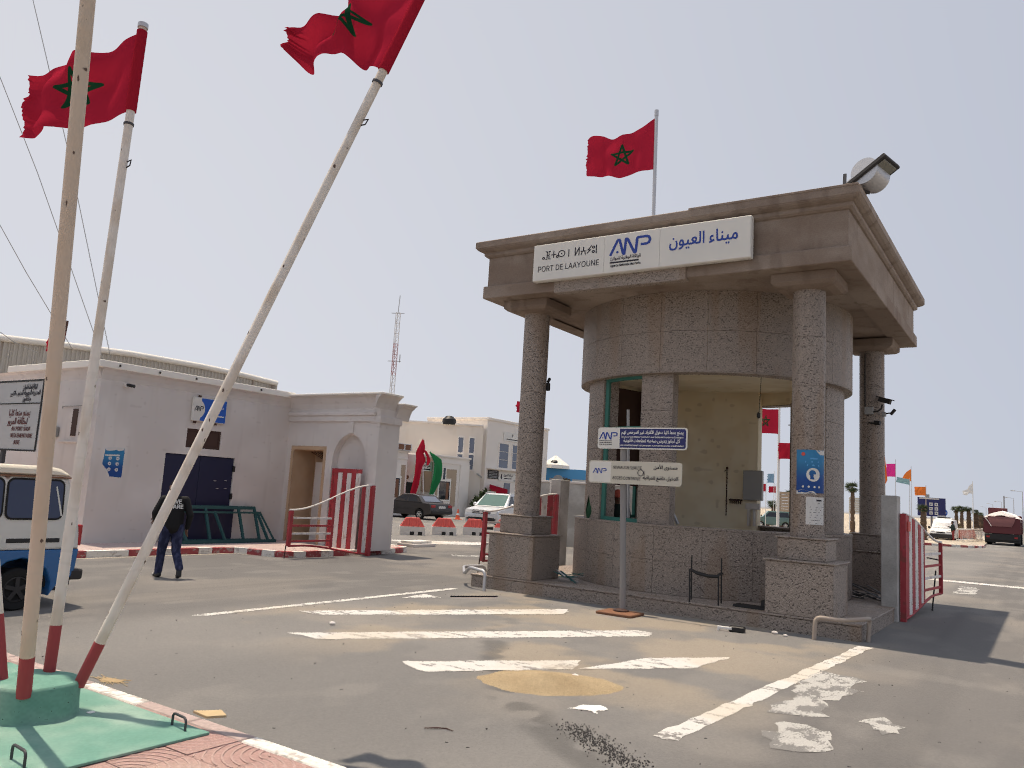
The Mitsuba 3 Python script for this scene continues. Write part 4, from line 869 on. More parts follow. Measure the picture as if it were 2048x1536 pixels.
# ---- things in and on the booth
put('plank', bar((-.24, -1.95, 2.14), (.10, -1.92, 1.49), .09, .04), 'mat_galvanised', label='pale plank leaning in the wide booth opening by the stone pier', cat='plank')
for i, (p0, p1, l) in enumerate((((-1.05, -1.7, 1.48), (-1.12, -1.75, 3.72), 'grey metal tube standing behind the green window frame, left one'), ((-.62, -1.75, 1.48), (-.72, -1.78, 3.76), 'grey metal tube standing behind the green window frame, right one with an elbow'))):
    put('metal_tube', join(cyl(p0, p1, .035, n=10), *([cyl((-.76, -1.78, 3.05), (-.64, -1.76, 3.05), .03, n=8)] if i else [])), 'mat_galvanised', smooth=40, label=l, cat='tube')
put('wall_cabinet', join(box(.06, .50, 2.08, 2.24, 2.05, 2.74, .012)), 'mat_grey_metal', label='grey electrical cabinet fixed at the edge of the cream inner wall', cat='cabinet')
put('meter_box', join(box(.12, .44, 2.10, 2.24, 1.84, 1.98, .01), box(.17, .22, 2.10, 2.22, 1.46, 1.84), box(.30, .34, 2.12, 2.22, 1.46, 1.84)), 'mat_plaster', label='small open white meter box with pipes under the grey cabinet', cat='meter box')
put('conduit', join(tube([(-.42, 2.20, 2.70), (-.36, 2.19, 2.76), (-.36, 2.19, 1.66)], .012, 6), ball((-.36, 2.19, 2.78), .03)), 'mat_brown', label='thin brown conduit running down the cream inner wall', cat='conduit')
put('hook_rail', join(box(-.30, .02, 2.19, 2.215, 2.02, 2.06), *[box(-.28 + .05 * i, -.26 + .05 * i, 2.17, 2.2, 1.95, 2.04) for i in range(6)]), 'mat_brown', label='short brown hook rail on the cream inner wall', cat='hook rail')
put('lamp_cable', join(tube([(1.62, -1.86, 4.3), (1.61, -1.86, 4.0), (1.59, -1.86, 3.62)], .006, 6), ball((1.585, -1.86, 3.58), .035, (1, 1, 1.7))), 'mat_black', smooth=60, label='black cord with a plug hanging in the wide booth opening', cat='cord')
put('pendant_cable', join(tube([(-.55, -1.9, 4.55), (-.56, -1.9, 4.2), (-.58, -1.9, 4.05)], .005, 6), tube([(-.58, -1.9, 4.05), (-.62, -1.9, 3.9), (-.70, -1.9, 3.76)], .035, 8)), 'mat_black', smooth=60, label='cable with a dark fitting dangling behind the green window', cat='cable')
put('green_cloth', loft([[(x, y + dy, z) for x, dy in ((-1.86, 0), (-1.72, -.05), (-1.56, .0), (-1.47, -.03), (-1.47, .05), (-1.72, .08))] for y, z in ((-1.95, 1.475), (-2.0, 1.62), (-1.9, 1.95), (-1.8, 2.1))]), 'mat_cloth_sill', smooth=True, label='dark green cloth bunched on the booth sill left of the window', cat='cloth')

# sign board on the fascia: three white boards in one casing
ys = -B_ - 1.01
sb = thing('port_sign', 'long white sign box reading PORT DE LAAYOUNE across the booth canopy', 'sign')
put('casing', box(-2.25, 2.02, ys + .012, -B_ - .868, 5.975, 6.705, .01), 'mat_sign_white', sb)
for x0, x1 in ((-2.24, -.700), (-.694, .395), (.401, 2.01)):
    put('board', box(x0, x1, ys, ys + .02, 5.985, 6.695, .004), 'mat_sign_white', sb)
FX, FZ = (1, 0, 0), (0, 0, 1)
o = (0, ys, 0)
put('latin_lettering', place_text(latin('PORT DE LAAYOUNE', .108), o, FX, FZ, (-2.12, 6.155), 1.32), 'mat_ink', sb)
put('arabic_lettering', place_text(arabic('port', .30), o, FX, FZ, (.58, 6.32), 1.22), 'mat_logo_blue', sb)
h = .16
ti = [stroke([[(.5 + .22 * math.cos(t), .25 + .22 * math.sin(t)) for t in np.linspace(0, 6.283, 13)]], .1),
      None]
G_ = lambda cx, cy, r: [(cx + r * math.cos(t), cy + r * math.sin(t)) for t in np.linspace(0, 2 * math.pi, 17)]
tl = [G_(.16, .18, .13),
      [(.45, 0), (.62, 0), (.62, 1), (.45, 1)], [(1.02, 0), (.85, 0), (.85, 1), (1.02, 1)], [(.62, .5), (.85, .5)],
      [(1.15, .5), (1.75, .5)], [(1.45, .12), (1.45, .95)], G_(1.92, .2, .13), G_(2.45, .5, .40), G_(2.45, .5, .03),
      [(3.35, 0), (3.35, .9)],
      [(4.15, 1), (4.15, 0), (4.62, 1), (4.62, 0)],
      [(4.85, .45), (5.45, .45)], [(5.15, .95), (5.15, .45)], [(4.9, 0), (5.0, .45)], [(5.4, 0), (5.3, .45)],
      [(5.6, .1), (6.0, .5), (5.7, .5), (6.1, 1.0)],
      G_(6.35, .22, .13), G_(6.35, .78, .13), [(6.7, 0), (6.7, 1)]]
tm = stroke(tl, .11, .02)
tm.apply_scale(.150)
put('tifinagh_lettering', place_text(tm, o, FX, FZ, (-2.04, 6.395), 1.19), 'mat_ink', sb)
put('logo', place_text(logo(.30), o, FX, FZ, (-.57, 6.30), .83), 'mat_logo_blue', sb)
put('small_print', join(place_text(arabic('agency', .085), o, FX, FZ, (-.56, 6.215), .60), place_text(latin('AGENCE', .03), o, FX, FZ, (-.56, 6.155), .58) if False else place_text(stroke([[(i * .05, 0), (i * .05 + .03, .0)] for i in range(12)], .03), o, FX, FZ, (-.56, 6.165), .58),
                        place_text(latin('Agence Nationale des Ports', .045, True), o, FX, FZ, (-.56, 6.085), .60)), 'mat_ink', sb)

# sign post with two plates in front of the booth
sp = thing('sign_post', 'grey post with two ANP plates standing before the booth', 'sign post')
put('base_slab', box(-.28, .36, -4.42, -3.90, 0, .045, .01), 'mat_rust_brown', sp)
put('base_flange', lathe([(.13, .045), (.13, .065), (.06, .09)], 16, (.02, -4.08, 0)), 'mat_brown', sp)
put('pole', cyl((.02, -4.02, .05), (-.12, -3.985, 3.1), .052, n=16), 'mat_pole_grey', sp, smooth=40)
def plate(key, x0, x1, z0, z1, y, tilt, m, label):
    """A rounded plate with its bottom edge on (x0, z0)-(x1, z0 - tilt)."""
    k_ = put('plate', panel(rrect(0, 0, x1 - x0, z1 - z0, .05), (x0, y, z0), (1, 0, -tilt / (x1 - x0)), (0, 0, 1), .02), m, key, label=label)
    return k_, (x0, y - .0205, z0), (1, 0, -tilt / (x1 - x0))
def flip(m):
    return m
# plates face -Y: local x = +X, local y = +Z gives a normal of -Y
up, o1, fx1 = plate(sp, -.565, 1.085, 2.755, 3.125, -4.05, .0, 'mat_sign_white', 'white and navy plate forbidding entry')
put('blue_field', panel(rrect(.425, .022, 1.628, .348, .035).union(sbox(.425, .022, .6, .348)), (-.565, -4.0705, 2.755), FX, FZ, .002), 'mat_navy', up)
put('logo', place_text(logo(.12), (-.565, -4.0695, 2.755), FX, FZ, (.035, .165), .36), 'mat_logo_blue', up)
put('logo_lines', join(*[place_text(stroke([[(0, 0), (.24, 0)]], .009), (-.565, -4.0695, 2.755), FX, FZ, (.035, z)) for z in (.075, .105, .135)]), 'mat_ink', up)
oo = (-.565, -4.0715, 2.755)
put('arabic_lettering', join(place_text(arabic('deny1', .082), oo, FX, FZ, (.455, .262), 1.13), place_text(arabic('deny2', .078), oo, FX, FZ, (.50, .120), 1.03)), 'mat_white', up)
put('latin_lettering', join(place_text(latin('ACCES STRICTEMENT INTERDIT AUX PERSONNES NON AUTORISEES', .022, True), oo, FX, FZ, (.455, .195), 1.13),
                            place_text(latin("LES CONTREVENANTS S'EXPOSENT A DES POURSUITES JUDICIAIRES", .022, True), oo, FX, FZ, (.435, .052), 1.16)), 'mat_white', up)
lo, o2, fx2 = plate(sp, -.705, 1.015, 2.155, 2.545, -4.065, .0, 'mat_sign_beige', 'beige security level plate')
put('pale_field', panel(rrect(.02, .02, .46, .37, .03).union(sbox(.3, .02, .43, .37)).difference(sbox(.43, 0, 1, 1)), (-.705, -4.0855, 2.155), FX, FZ, .002), 'mat_sign_white', lo)
oo = (-.705, -4.0865, 2.155)
put('logo', place_text(logo(.085), oo, FX, FZ, (.085, .17), .27), 'mat_logo_blue', lo)
put('latin_lettering', join(place_text(latin('NIVEAU DE SURETE', .050), oo, FX, FZ, (.475, .255), .53), place_text(latin('ACCES CONTROLE', .052), oo, FX, FZ, (.465, .075), .52),
                            place_text(latin('1', .05, True), oo, FX, FZ, (1.035, .178)), place_text(stroke([G_(0, 0, .052)], .010), oo, FX, FZ, (1.045, .20), None, 'center')), 'mat_ink', lo)
put('arabic_lettering', join(place_text(arabic('level', .085), oo, FX, FZ, (1.225, .275), .42), place_text(arabic('entry', .085), oo, FX, FZ, (1.035, .095), .625)), 'mat_ink', lo)

# posters wrapped on the right front column
def wrap(a0, a1, z0, z1, r=CR + .004, th=.0015, n=14, wav=None, cx=A_, cy=-B_):
    a = np.radians(np.linspace(a0, a1, n))
    v, uv = [], []
    rows = 12
    for i in range(rows):
        for j, t in enumerate(a):
            zt = z1 - (wav(j / (n - 1)) if wav else 0)
            z = z0 + (zt - z0) * i / (rows - 1)
            v.append((cx + r * math.cos(t), cy + r * math.sin(t), z)); uv.append((j / (n - 1), i / (rows - 1)))
    q = np.arange(rows * n).reshape(rows, n)
    f = np.stack([q[:-1, :-1], q[:-1, 1:], q[1:, 1:], q[1:, :-1]], -1).reshape(-1, 4)
    return TM(np.array(v), np.vstack([f[:, [0, 1, 2]], f[:, [0, 2, 3]]]), process=False), np.array(uv)
po = thing('mask_poster', 'blue poster with a masked head in a white disc wrapped on the column', 'poster')
m_, uv_ = wrap(-117, -10, 2.18, 2.87)
put('sheet', m_, 'mat_poster_blue', po, uv=uv_, smooth=True)
def onwrap(m, a_mid, z, r=CR + .0055, cx=A_, cy=-B_):
    """Bend a flat lettering mesh (x right, y up) round the column."""
    m = m.copy().subdivide() if len(m.faces) < 300 else m.copy()
    v = m.vertices
    t = np.radians(a_mid) + v[:, 0] / r
    rr = r + v[:, 2]
    m.vertices = np.column_stack([cx + rr * np.cos(t), cy + rr * np.sin(t), z + v[:, 1]])
    return m
hd = Point(0, 0).buffer(.11, quad_segs=10)
head = Point(-.012, .02).buffer(.055, quad_segs=6).union(sbox(-.05, -.075, .015, .01))
put('disc', onwrap(prism(hd.difference(head).union(sbox(.005, -.045, .05, .005)), 0, .001), -58, 2.47), 'mat_sign_white', po)
put('heading', onwrap(join(*[prism(sbox(x, y, x + w, y + .022), 0, .001) for x, y, w in ((-.05, .0, .12), (-.13, -.055, .22), (-.10, -.11, .20))]), -58, 2.72), 'mat_sky_blue_paint', po)
put('dot', onwrap(prism(Point(0, 0).buffer(.03), 0, .001), -92, 2.80), 'mat_plastic_red', po)
put('icons', onwrap(join(*[prism(Point(x, 0).buffer(.018, quad_segs=4), 0, .001) for x in (-.15, -.06, .03, .11)]), -60, 2.275), 'mat_sign_white', po)
put('torn_edge', onwrap(prism(Polygon([(-.25, -.03), (-.25, .02), (-.15, .045), (-.05, .02), (.03, .02), (.08, -.03), (-.05, -.02)]), 0, .001), -62, 2.185), 'mat_paper', po)
put('torn_corner', onwrap(prism(Polygon([(-.02, .03), (.16, .03), (.16, -.04), (.06, -.045), (.0, .0)]), 0, .001), -45, 2.84), 'mat_paper', po)
no = thing('notice_sheet', 'white typed notice sheet stuck on the column under the blue poster', 'notice')
m_, uv_ = wrap(-82, -11, 1.675, 2.115)
put('sheet', m_, 'mat_paper', no, smooth=True)
put('print', onwrap(join(*[prism(sbox(-.11 + .02 * (i % 2), -i * .042, .12 - .03 * (i % 3), -i * .042 + .007), 0, .001) for i in range(7)], prism(sbox(.0, .1, .1, .125), 0, .001), prism(sbox(.02, .06, .06, .068), 0, .001)), -46, 1.95), 'mat_ink', no)

# floodlight on the roof corner
fl = thing('floodlight', 'large grey floodlight tilted on the right front corner of the canopy roof', 'floodlight')
M = trimesh.transformations.rotation_matrix
base = np.array([3.80, -3.50, 7.22])
with At(m=frame(base, (.80, -.20, .48), (.30, .92, -.12))):
    put('housing', box(-.34, .36, -.24, .24, -.06, .02, .015), 'mat_dark', fl)
    put('lens', box(-.18, .31, -.19, .19, -.072, -.058, .004), 'mat_lens_grey', fl)
    ms = cyl((-.02, -.20, .01), (-.02, .20, .01), .22, n=28)
    put('back_drum', ms, 'mat_galvanised', fl, smooth=40)
    put('gear_box', box(-.36, -.16, -.15, .15, .0, .12, .02), 'mat_galvanised', fl)
put('bracket', join(bar((3.46, -3.83, 6.97), (3.46, -3.80, 7.19), .05, .02), bar((3.72, -3.36, 6.97), (3.78, -3.42, 7.12), .05, .02), bar((3.46, -3.81, 6.985), (3.74, -3.38, 6.985), .05, .02)), 'mat_steel_dark', fl)

# cameras on the right rear column
cb = thing('security_camera', 'dark bullet security camera on a curved arm high on the rear column', 'camera')
put('junction_box', box(2.62, 2.80, 2.56, 2.66, 4.10, 4.27, .01), 'mat_grey_metal', cb)
put('arm', tube([(2.78, 2.6, 4.16), (2.90, 2.55, 4.17), (2.97, 2.55, 4.22), (2.99, 2.55, 4.32)], .02, 8), 'mat_dark', cb, smooth=40)
put('body', join(bar((2.92, 2.58, 4.44), (3.16, 2.52, 4.36), .10, .10), bar((2.88, 2.59, 4.50), (3.22, 2.51, 4.40), .13, .02)), 'mat_dark', cb)
cb = thing('security_camera', 'small bullet camera sticking out on the right edge of the rear column', 'camera')
put('mount', box(2.97, 3.05, 2.60, 2.70, 4.06, 4.16, .01), 'mat_grey_metal', cb)
put('arm', tube([(3.02, 2.65, 4.12), (3.1, 2.63, 4.13), (3.17, 2.62, 4.14)], .015, 6), 'mat_dark', cb)
put('body', bar((3.15, 2.62, 4.10), (3.24, 2.60, 4.21), .06, .05), 'mat_dark', cb)
cb = thing('security_camera', 'short black camera below the other two on the rear column', 'camera')
put('arm', tube([(2.70, 2.63, 3.92), (2.78, 2.60, 3.90), (2.86, 2.58, 3.91)], .018, 6), 'mat_dark', cb)
put('body', cyl((2.83, 2.57, 3.91), (2.95, 2.54, 3.91), .05, n=12), 'mat_black', cb, smooth=40)
put('cable', tube([(2.62, 2.64, 5.5), (2.615, 2.635, 4.9), (2.62, 2.63, 4.27)], .012, 6), 'mat_black', label='black cable running down the rear column to the cameras', cat='cable')
put('wall_lamp', join(box(-2.50, -2.42, -2.80, -2.72, 4.0, 4.16, .01), cyl((-2.46, -2.76, 4.18), (-2.46, -2.70, 4.26), .03, n=8)), 'mat_black', label='small dark fitting on the inner side of the left front column', cat='lamp')

# bent pipe rails guarding the step corners
def bend(pts, r, n=9):
    """Round the corners of a polyline."""
    p = [np.array(q, float) for q in pts]
    out = [p[0]]
    for a, b, c in zip(p[:-2], p[1:-1], p[2:]):
        d0, d1 = (a - b) / np.linalg.norm(a - b), (c - b) / np.linalg.norm(c - b)
        s, e = b + d0 * r, b + d1 * r
        for t in np.linspace(0, 1, n):
            out.append((1 - t) ** 2 * s + 2 * t * (1 - t) * b + t * t * e)
    out.append(p[-1])
    return out
put('corner_rail', tube(bend([(3.05, -3.80, -.02), (3.07, -3.80, .33), (3.42, -3.72, .32), (3.72, -3.52, .36), (3.72, -3.22, .34), (3.70, -3.25, -.02)], .09), .033, 12), 'mat_rail_brown', smooth=50, label='bent steel pipe guarding the right front corner of the booth step', cat='guard rail')
put('corner_rail', tube(bend([(-3.03, -3.76, -.02), (-3.04, -3.74, .36), (-3.45, -3.68, .40), (-3.75, -3.45, .24), (-4.05, -3.1, .33), (-3.80, -2.7, .35), (-3.75, -2.65, -.02)], .09), .033, 12), 'mat_galvanised', smooth=50, label='bent pale pipe guarding the left front corner of the booth step', cat='guard rail')

# wrecked chair frame on the step
ch = thing('broken_chair', 'black metal chair frame without a seat on the booth step', 'chair')
for x, y in ((.93, -3.36), (.83, -3.02), (1.43, -3.36), (1.36, -3.02)):
    put('leg', cyl((x, y, ZS), (x - .01, y, ZS + (.52 if y < -3.2 else .75)), .013, n=8), 'mat_black', ch)
put('armrest', bar((.93, -3.38, ZS + .53), (.84, -3.0, ZS + .50), .04, .03), 'mat_black', ch)
put('armrest', bar((1.43, -3.38, ZS + .50), (1.36, -3.0, ZS + .50), .04, .03), 'mat_black', ch)
put('cross_bar', tube([(.93, -3.36, ZS + .54), (1.05, -3.37, ZS + .49), (1.25, -3.37, ZS + .46), (1.43, -3.36, ZS + .47)], [.02, .03, .03, .025], 8), 'mat_black', ch)
put('box_frame', join(box(1.62, 2.15, -3.2, -2.95, ZS, ZS + .04), box(2.05, 2.17, -3.1, -2.9, ZS, ZS + .14)), 'mat_black', label='dark flat box lying on the booth step beside the right pedestal', cat='box')

# bundles of scrap on the step
def scrap(name, label, c, n, L, mats, seed, spread=.25):
    r = random.Random(seed)
    k_ = thing(name, label, 'scrap bundle')
    for i in range(n):
        a = r.uniform(-.5, .9); l = L * r.uniform(.5, 1.1)
        x, y, z = c[0] + r.uniform(-spread, spread), c[1] + r.uniform(-spread, spread), c[2] + r.uniform(.02, .16)
        d = np.array([math.cos(a), math.sin(a) * .8 - .5, r.uniform(-.35, .15)]) * l / 2
        p0, p1 = np.array([x, y, z]) - d, np.array([x, y, z]) + d
        p0[2], p1[2] = max(p0[2], c[2] + .015), max(p1[2], c[2] + .015)
        put('strip', bar(p0, p1, .03, .012), mats[i % len(mats)], k_)
scrap('scrap_heap', 'bundle of teal and white metal strips beside the left front pedestal', (-1.80, -2.75, ZS), 14, .5, ['mat_teal_dark', 'mat_galvanised', 'mat_teal_paint'], 3, .18)
scrap('scrap_heap', 'dark tangle of hoses and bars on the step by the right rear column', (3.0, .5, ZS), 14, .9, ['mat_black', 'mat_steel_dark'], 5, .3)

# roof flag
def grid_flag(top, bot, nu=44, nv=26, amp=.05, waves=2.2, seed=0, tat=.03):
    """Cloth between two edge curves of (along hoist, along wind) points; returns grid in (wind, side, hoist) and uv in hoist heights."""
    from scipy.interpolate import PchipInterpolator
    r = np.random.default_rng(seed)
    def curve(e):
        e = np.array(e, float)
        s = np.r_[0, np.cumsum(np.hypot(*np.diff(e, axis=0).T))]; s /= s[-1]
        return PchipInterpolator(s, e)
    ct, cb_ = curve(top), curve(bot)
    u = np.linspace(0, 1, nu)
    P, UV = np.zeros((nv, nu, 3)), np.zeros((nv, nu, 2))
    ph = r.uniform(0, 6, 4)
    jag = r.normal(0, tat, nv)
    for i, w in enumerate(np.linspace(0, 1, nv)):
        q = (1 - w) * cb_(u) + w * ct(u)
        P[i, :, 0] = q[:, 1] + jag[i] * np.clip((u - .88) / .12, 0, 1)
        P[i, :, 2] = q[:, 0]
        env = np.minimum(1, u * 2.2)
        P[i, :, 1] = amp * env * (np.sin(waves * 2 * np.pi * u + ph[0] + 1.6 * w) + .5 * np.sin(waves * 3.9 * np.pi * u + ph[1] - 2.3 * w) + .35 * np.sin(9 * w + 5 * u + ph[2]))
        UV[i, :, 0] = u * 1.5; UV[i, :, 1] = w
    return P, UV


def cloth(P, UV, o, wind, hoist):
    wind = np.array(wind, float); wind /= np.linalg.norm(wind)
    hoist = np.array(hoist, float); hoist /= np.linalg.norm(hoist)
    wv = wind - hoist * (wind @ hoist)
    side = np.cross(hoist, wv); side /= np.linalg.norm(side)
    b = wind @ hoist
    v = np.array(o) + P[..., :1] * wv + P[..., 1:2] * side + (P[..., 2:] + b * P[..., :1]) * hoist
    nv, nu = v.shape[:2]
    q = np.arange(nv * nu).reshape(nv, nu)
    f = np.stack([q[:-1, :-1], q[:-1, 1:], q[1:, 1:], q[1:, :-1]], -1).reshape(-1, 4)
    return TM(v.reshape(-1, 3), np.vstack([f[:, [0, 1, 2]], f[:, [0, 2, 3]]]), process=False), UV.reshape(-1, 2)


WIND = (-1, -.25, 0)
put('roof_flagpole', join(cyl((-1.5, 0, 6.97), (-1.53, 0, 11.07), .042, n=12), cyl((-1.53, 0, 10.98), (-1.53, 0, 11.12), .05, n=10)), 'mat_galvanised', smooth=40, label='thin metal flagpole rising from the booth roof', cat='flagpole')
P_, UV_ = grid_flag([(2.93, .05), (2.587, .711), (2.509, 1.074), (2.618, 1.388), (2.53, 1.671)], [(1.64, .05), (1.586, .49), (1.49, .847), (1.558, 1.216), (1.61, 1.69)], amp=.05, seed=4, tat=.012)
m_, uv_ = cloth(P_, UV_, (-1.5, 0, 8.0), WIND, (0, 0, 1))
put('flag', m_, 'mat_flag_star', smooth=True, uv=uv_, label='red flag with a green star flying above the booth roof', cat='flag')

# ------------------------------------------------------------------ flag poles on the green drum, paving in front
put('near_pavement', prism(Polygon([(-7, -19), (3.2, -19), (3.2, -12.8), (-7, -12.8)]), -.01, .100), 'mat_pink_paving', kind='structure')
kb = thing('near_kerb', 'low kerb of white and bare stones edging the pink tiled island in the foreground', 'kerb')
x = -4.4
for i, (L, m) in enumerate(((1.2, 'w'), (1.2, 'p'), (1.34, 'p'), (.5, 'w'), (.30, 'w'), (.66, 'p'), (.60, 'p'), (.9, 'w'), (.9, 'w'))):
    put('kerb_stone', box(x + .004, x + L - .004, -12.795, -12.655, -.01, .122, .012), {'w': 'mat_kerb_white', 'p': 'mat_pink_paving'}[m], kb)
    x += L
pv = thing('tiled_island', 'pink pavement tiles with raised concentric arcs in the foreground', 'paving')
ts = .40
for i in range(16):
    for j in range(5):
        x0, y0 = -3.0 + ts * i, -12.80 - ts * (j + 1)
        g = .004
        v = np.array([[x0 + g, y0 + g], [x0 + ts - g, y0 + g], [x0 + ts - g, y0 + ts - g], [x0 + g, y0 + ts - g]])
        dz = nrg.normal(0, .0015)
        m = box(x0 + g, x0 + ts - g, y0 + g, y0 + ts - g, .09, .12 + dz)
        uv = (m.vertices[:, :2] - [x0, y0]) / ts
        if (i + j) % 2: uv[:, 0] = 1 - uv[:, 0]
        if (i // 2 + j) % 2: uv[:, 1] = 1 - uv[:, 1]
        put('tile', m, 'mat_pink_tile', pv, uv=uv)
# raised arcs of the nearest tiles
ms = []
for (i, j) in ((11, 0), (12, 0), (10, 1), (11, 1), (12, 1), (10, 0), (13, 0)):
    x0, y0 = -3.0 + ts * i, -12.80 - ts * (j + 1)
    cx = x0 + (ts if (i + j) % 2 else 0); cy = y0 + (ts if (i // 2 + j) % 2 else 0)
    sq = sbox(x0 + .012, y0 + .012, x0 + ts - .012, y0 + ts - .012)
    for r_ in np.arange(.06, .56, .058):
        ring = Point(cx, cy).buffer(r_ + .006, quad_segs=10).difference(Point(cx, cy).buffer(r_ - .006, quad_segs=10)).intersection(sq)
        if not ring.is_empty: ms.append(prism(ring, .119, .1235))
put('arc_ridges', join(ms), 'mat_pink_tile', pv, uv=np.zeros((sum(len(m.vertices) for m in ms), 2)), kind='stuff')

fb = thing('flagpole_drum', 'green painted concrete drum on a green steel sheet holding the flagpoles', 'flagpole base')
put('sheet', box(-1.7, 1.16, -14.25, -12.86, .124, .142, .003), 'mat_green_paint', fb)
def drum():
    n = 64
    a = np.linspace(0, 2 * math.pi, n, endpoint=False)
    wob = lambda z, s: .31 + .008 * np.sin(3 * a + s) + .006 * np.sin(7 * a + 2 * s)
    rings = []
    for z, dr_, s in ((.142, .012, 0), (.16, .004, 0), (.24, 0, .2), (.35, 0, .3), (.366, -.006, .3), (.374, -.016, .3)):
        r_ = wob(z, s) + dr_
        rings.append(np.column_stack([-.06 + r_ * np.cos(a), -13.48 + r_ * np.sin(a), np.full(n, z) + (0.006 * np.sin(5 * a + 1) if z > .3 else 0)]))
    return loft(rings)
put('drum', drum(), 'mat_green_paint', fb, smooth=35)
for pts in ([(.85, -12.945, .13), (.85, -12.945, .225), (1.03, -12.965, .225), (1.03, -12.965, .13)], [(.81, -13.985, .13), (.81, -13.985, .23), (1.0, -14.0, .23), (1.0, -14.0, .13)]):
    put('handle', tube(bend(pts, .035, 6), .009, 8), 'mat_steel_dark', fb, smooth=50)
put('paper_scrap', box(.19, .23, -13.2, -13.15, .143, .147), 'mat_white', label='tiny white paper scrap on the green sheet right of the drum', cat='paper scrap')
put('wood_offcut', prism([(.64, -12.63), (.76, -12.47), (.90, -12.53), (.83, -12.65)], .123, .14), 'mat_wood', label='short pale wood offcut lying across the near kerb', cat='board')
put('straw', join(*[tube([(lambda x, y: (x, y, .006))(-1.06 + rng.gauss(0, .09), -12.28 + rng.gauss(0, .05)) for _ in range(2)], .003, 4) for k in range(60)]), 'mat_wood', label='small drift of straw on the road behind the green drum', cat='straw', kind='stuff')

POLES = {  # base on the drum, direction, length to the flag's foot, full length, radius foot and top, length of the red foot
    'w1': ((.173, -13.644, .345), (.153, -.118, .981), 5.25, 6.05, .047, .046, .26),
    'w2': ((-.229, -13.281, .345), (-.032, .030, .999), 4.52, 5.37, .041, .033, .36),
    'w3': ((.135, -13.242, .345), (.278, .204, .939), 5.18, 5.98, .039, .036, .31),
    'w4': ((-.201, -13.622, .345), (-.17, -.12, .978), 5.2, 6.0, .043, .04, .48)}
PL = {'w1': ('cream flagpole in front, nearest the camera, with a red foot', 'mat_pole_cream'),
      'w2': ('white flagpole at the back of the drum, standing nearly upright', 'mat_pole_white'),
      'w3': ('white flagpole leaning far over to the right from the drum', 'mat_pole_white'),
      'w4': ('flagpole at the left picture edge with only its red foot showing', 'mat_pole_white')}
for k, (b, d, Lf, L, ra, rb, red) in POLES.items():
    b, d = np.array(b), np.array(d) / np.linalg.norm(d)
    key = thing('flagpole', PL[k][0], 'flagpole', 'painted flagpoles fanned out of the green drum')
    put('red_foot', cyl(b - d * .02, b + d * red, ra * 1.03, ra * 1.025, 20), 'mat_pole_red', key, smooth=40)
    put('shaft', cyl(b + d * red, b + d * Lf * .72, ra, ra * .4 + rb * .6, 20), PL[k][1], key, smooth=40)
    put('upper_shaft', cyl(b + d * Lf * .72, b + d * L, ra * .4 + rb * .6, rb, 20), PL[k][1], key, smooth=40)
    put('clamp_ring', cyl(b + d * (Lf - .09), b + d * (Lf - .07), rb * 1.25, None, 16), 'mat_steel_dark', key)
    put('clamp_ring', cyl(b + d * (L - .08), b + d * (L - .06), rb * 1.25, None, 16), 'mat_steel_dark', key)
    put('cap', cyl(b + d * (L - .03), b + d * (L + .01), rb * 1.3, None, 16), 'mat_galvanised', key)
    side = np.array([1.0, .5, 0])
    side -= d * (side @ d); side /= np.linalg.norm(side)
    q = b + d * (Lf - .42) + side * rb
    put('eyelet', tube([q, q + side * .035 + d * .02, q + side * .03 - d * .03, q - d * .05], .006, 6), 'mat_steel_dark', key)
def polecloth(k, top, bot, lab, amp, waves, seed, tat, sleeve=True):
    b, d, Lf, L, ra, rb, red = POLES[k]
    P_, UV_ = grid_flag(top, bot, 64, 36, amp, waves, seed, tat)
    d = np.array(d) / np.linalg.norm(d)
    m_, uv_ = cloth(P_, UV_, b, WIND, d)
    key = thing('flag', lab, 'flag', None)
    put('cloth', m_, 'mat_flag_star', key, smooth=True, uv=uv_)
    if sleeve:
        s0, s1 = bot[0][0] - .005, top[0][0] + .01
        put('sleeve', cyl(np.array(b) + d * s0, np.array(b) + d * s1, rb * 1.35, rb * 1.3, 18), 'mat_cloth_red', key, smooth=40)
    return key
polecloth('w2', [(5.30, .0), (5.263, .182), (5.189, .396), (5.155, .563), (5.165, .85), (5.124, 1.155), (5.095, 1.348)], [(4.565, .0), (4.525, .192), (4.498, .497), (4.477, .695), (4.43, .921), (4.461, 1.138), (4.491, 1.328)],
          'faded red flag with a green star on the upright pole at the back', .085, 1.5, 2, .014)
polecloth('w3', [(6.0, .0), (6.02, .3), (6.012, .623), (6.0, .80), (5.93, .95), (5.80, 1.0), (5.76, 1.12)], [(5.22, .0), (5.334, .292), (5.446, .539), (5.451, .64), (5.402, .76), (5.437, .92), (5.506, 1.06)],
          'red flag with a green star whose fly is curling up on the leaning pole', .11, 1.7, 8, .016)
polecloth('w1', [(6.04, .0), (5.95, .45), (5.9, .9), (5.86, 1.3)], [(5.26, .0), (5.16, .45), (5.1, .9), (5.15, 1.3)], 'red flag with a green star on the front pole, above the picture', .07, 1.6, 5, .03)

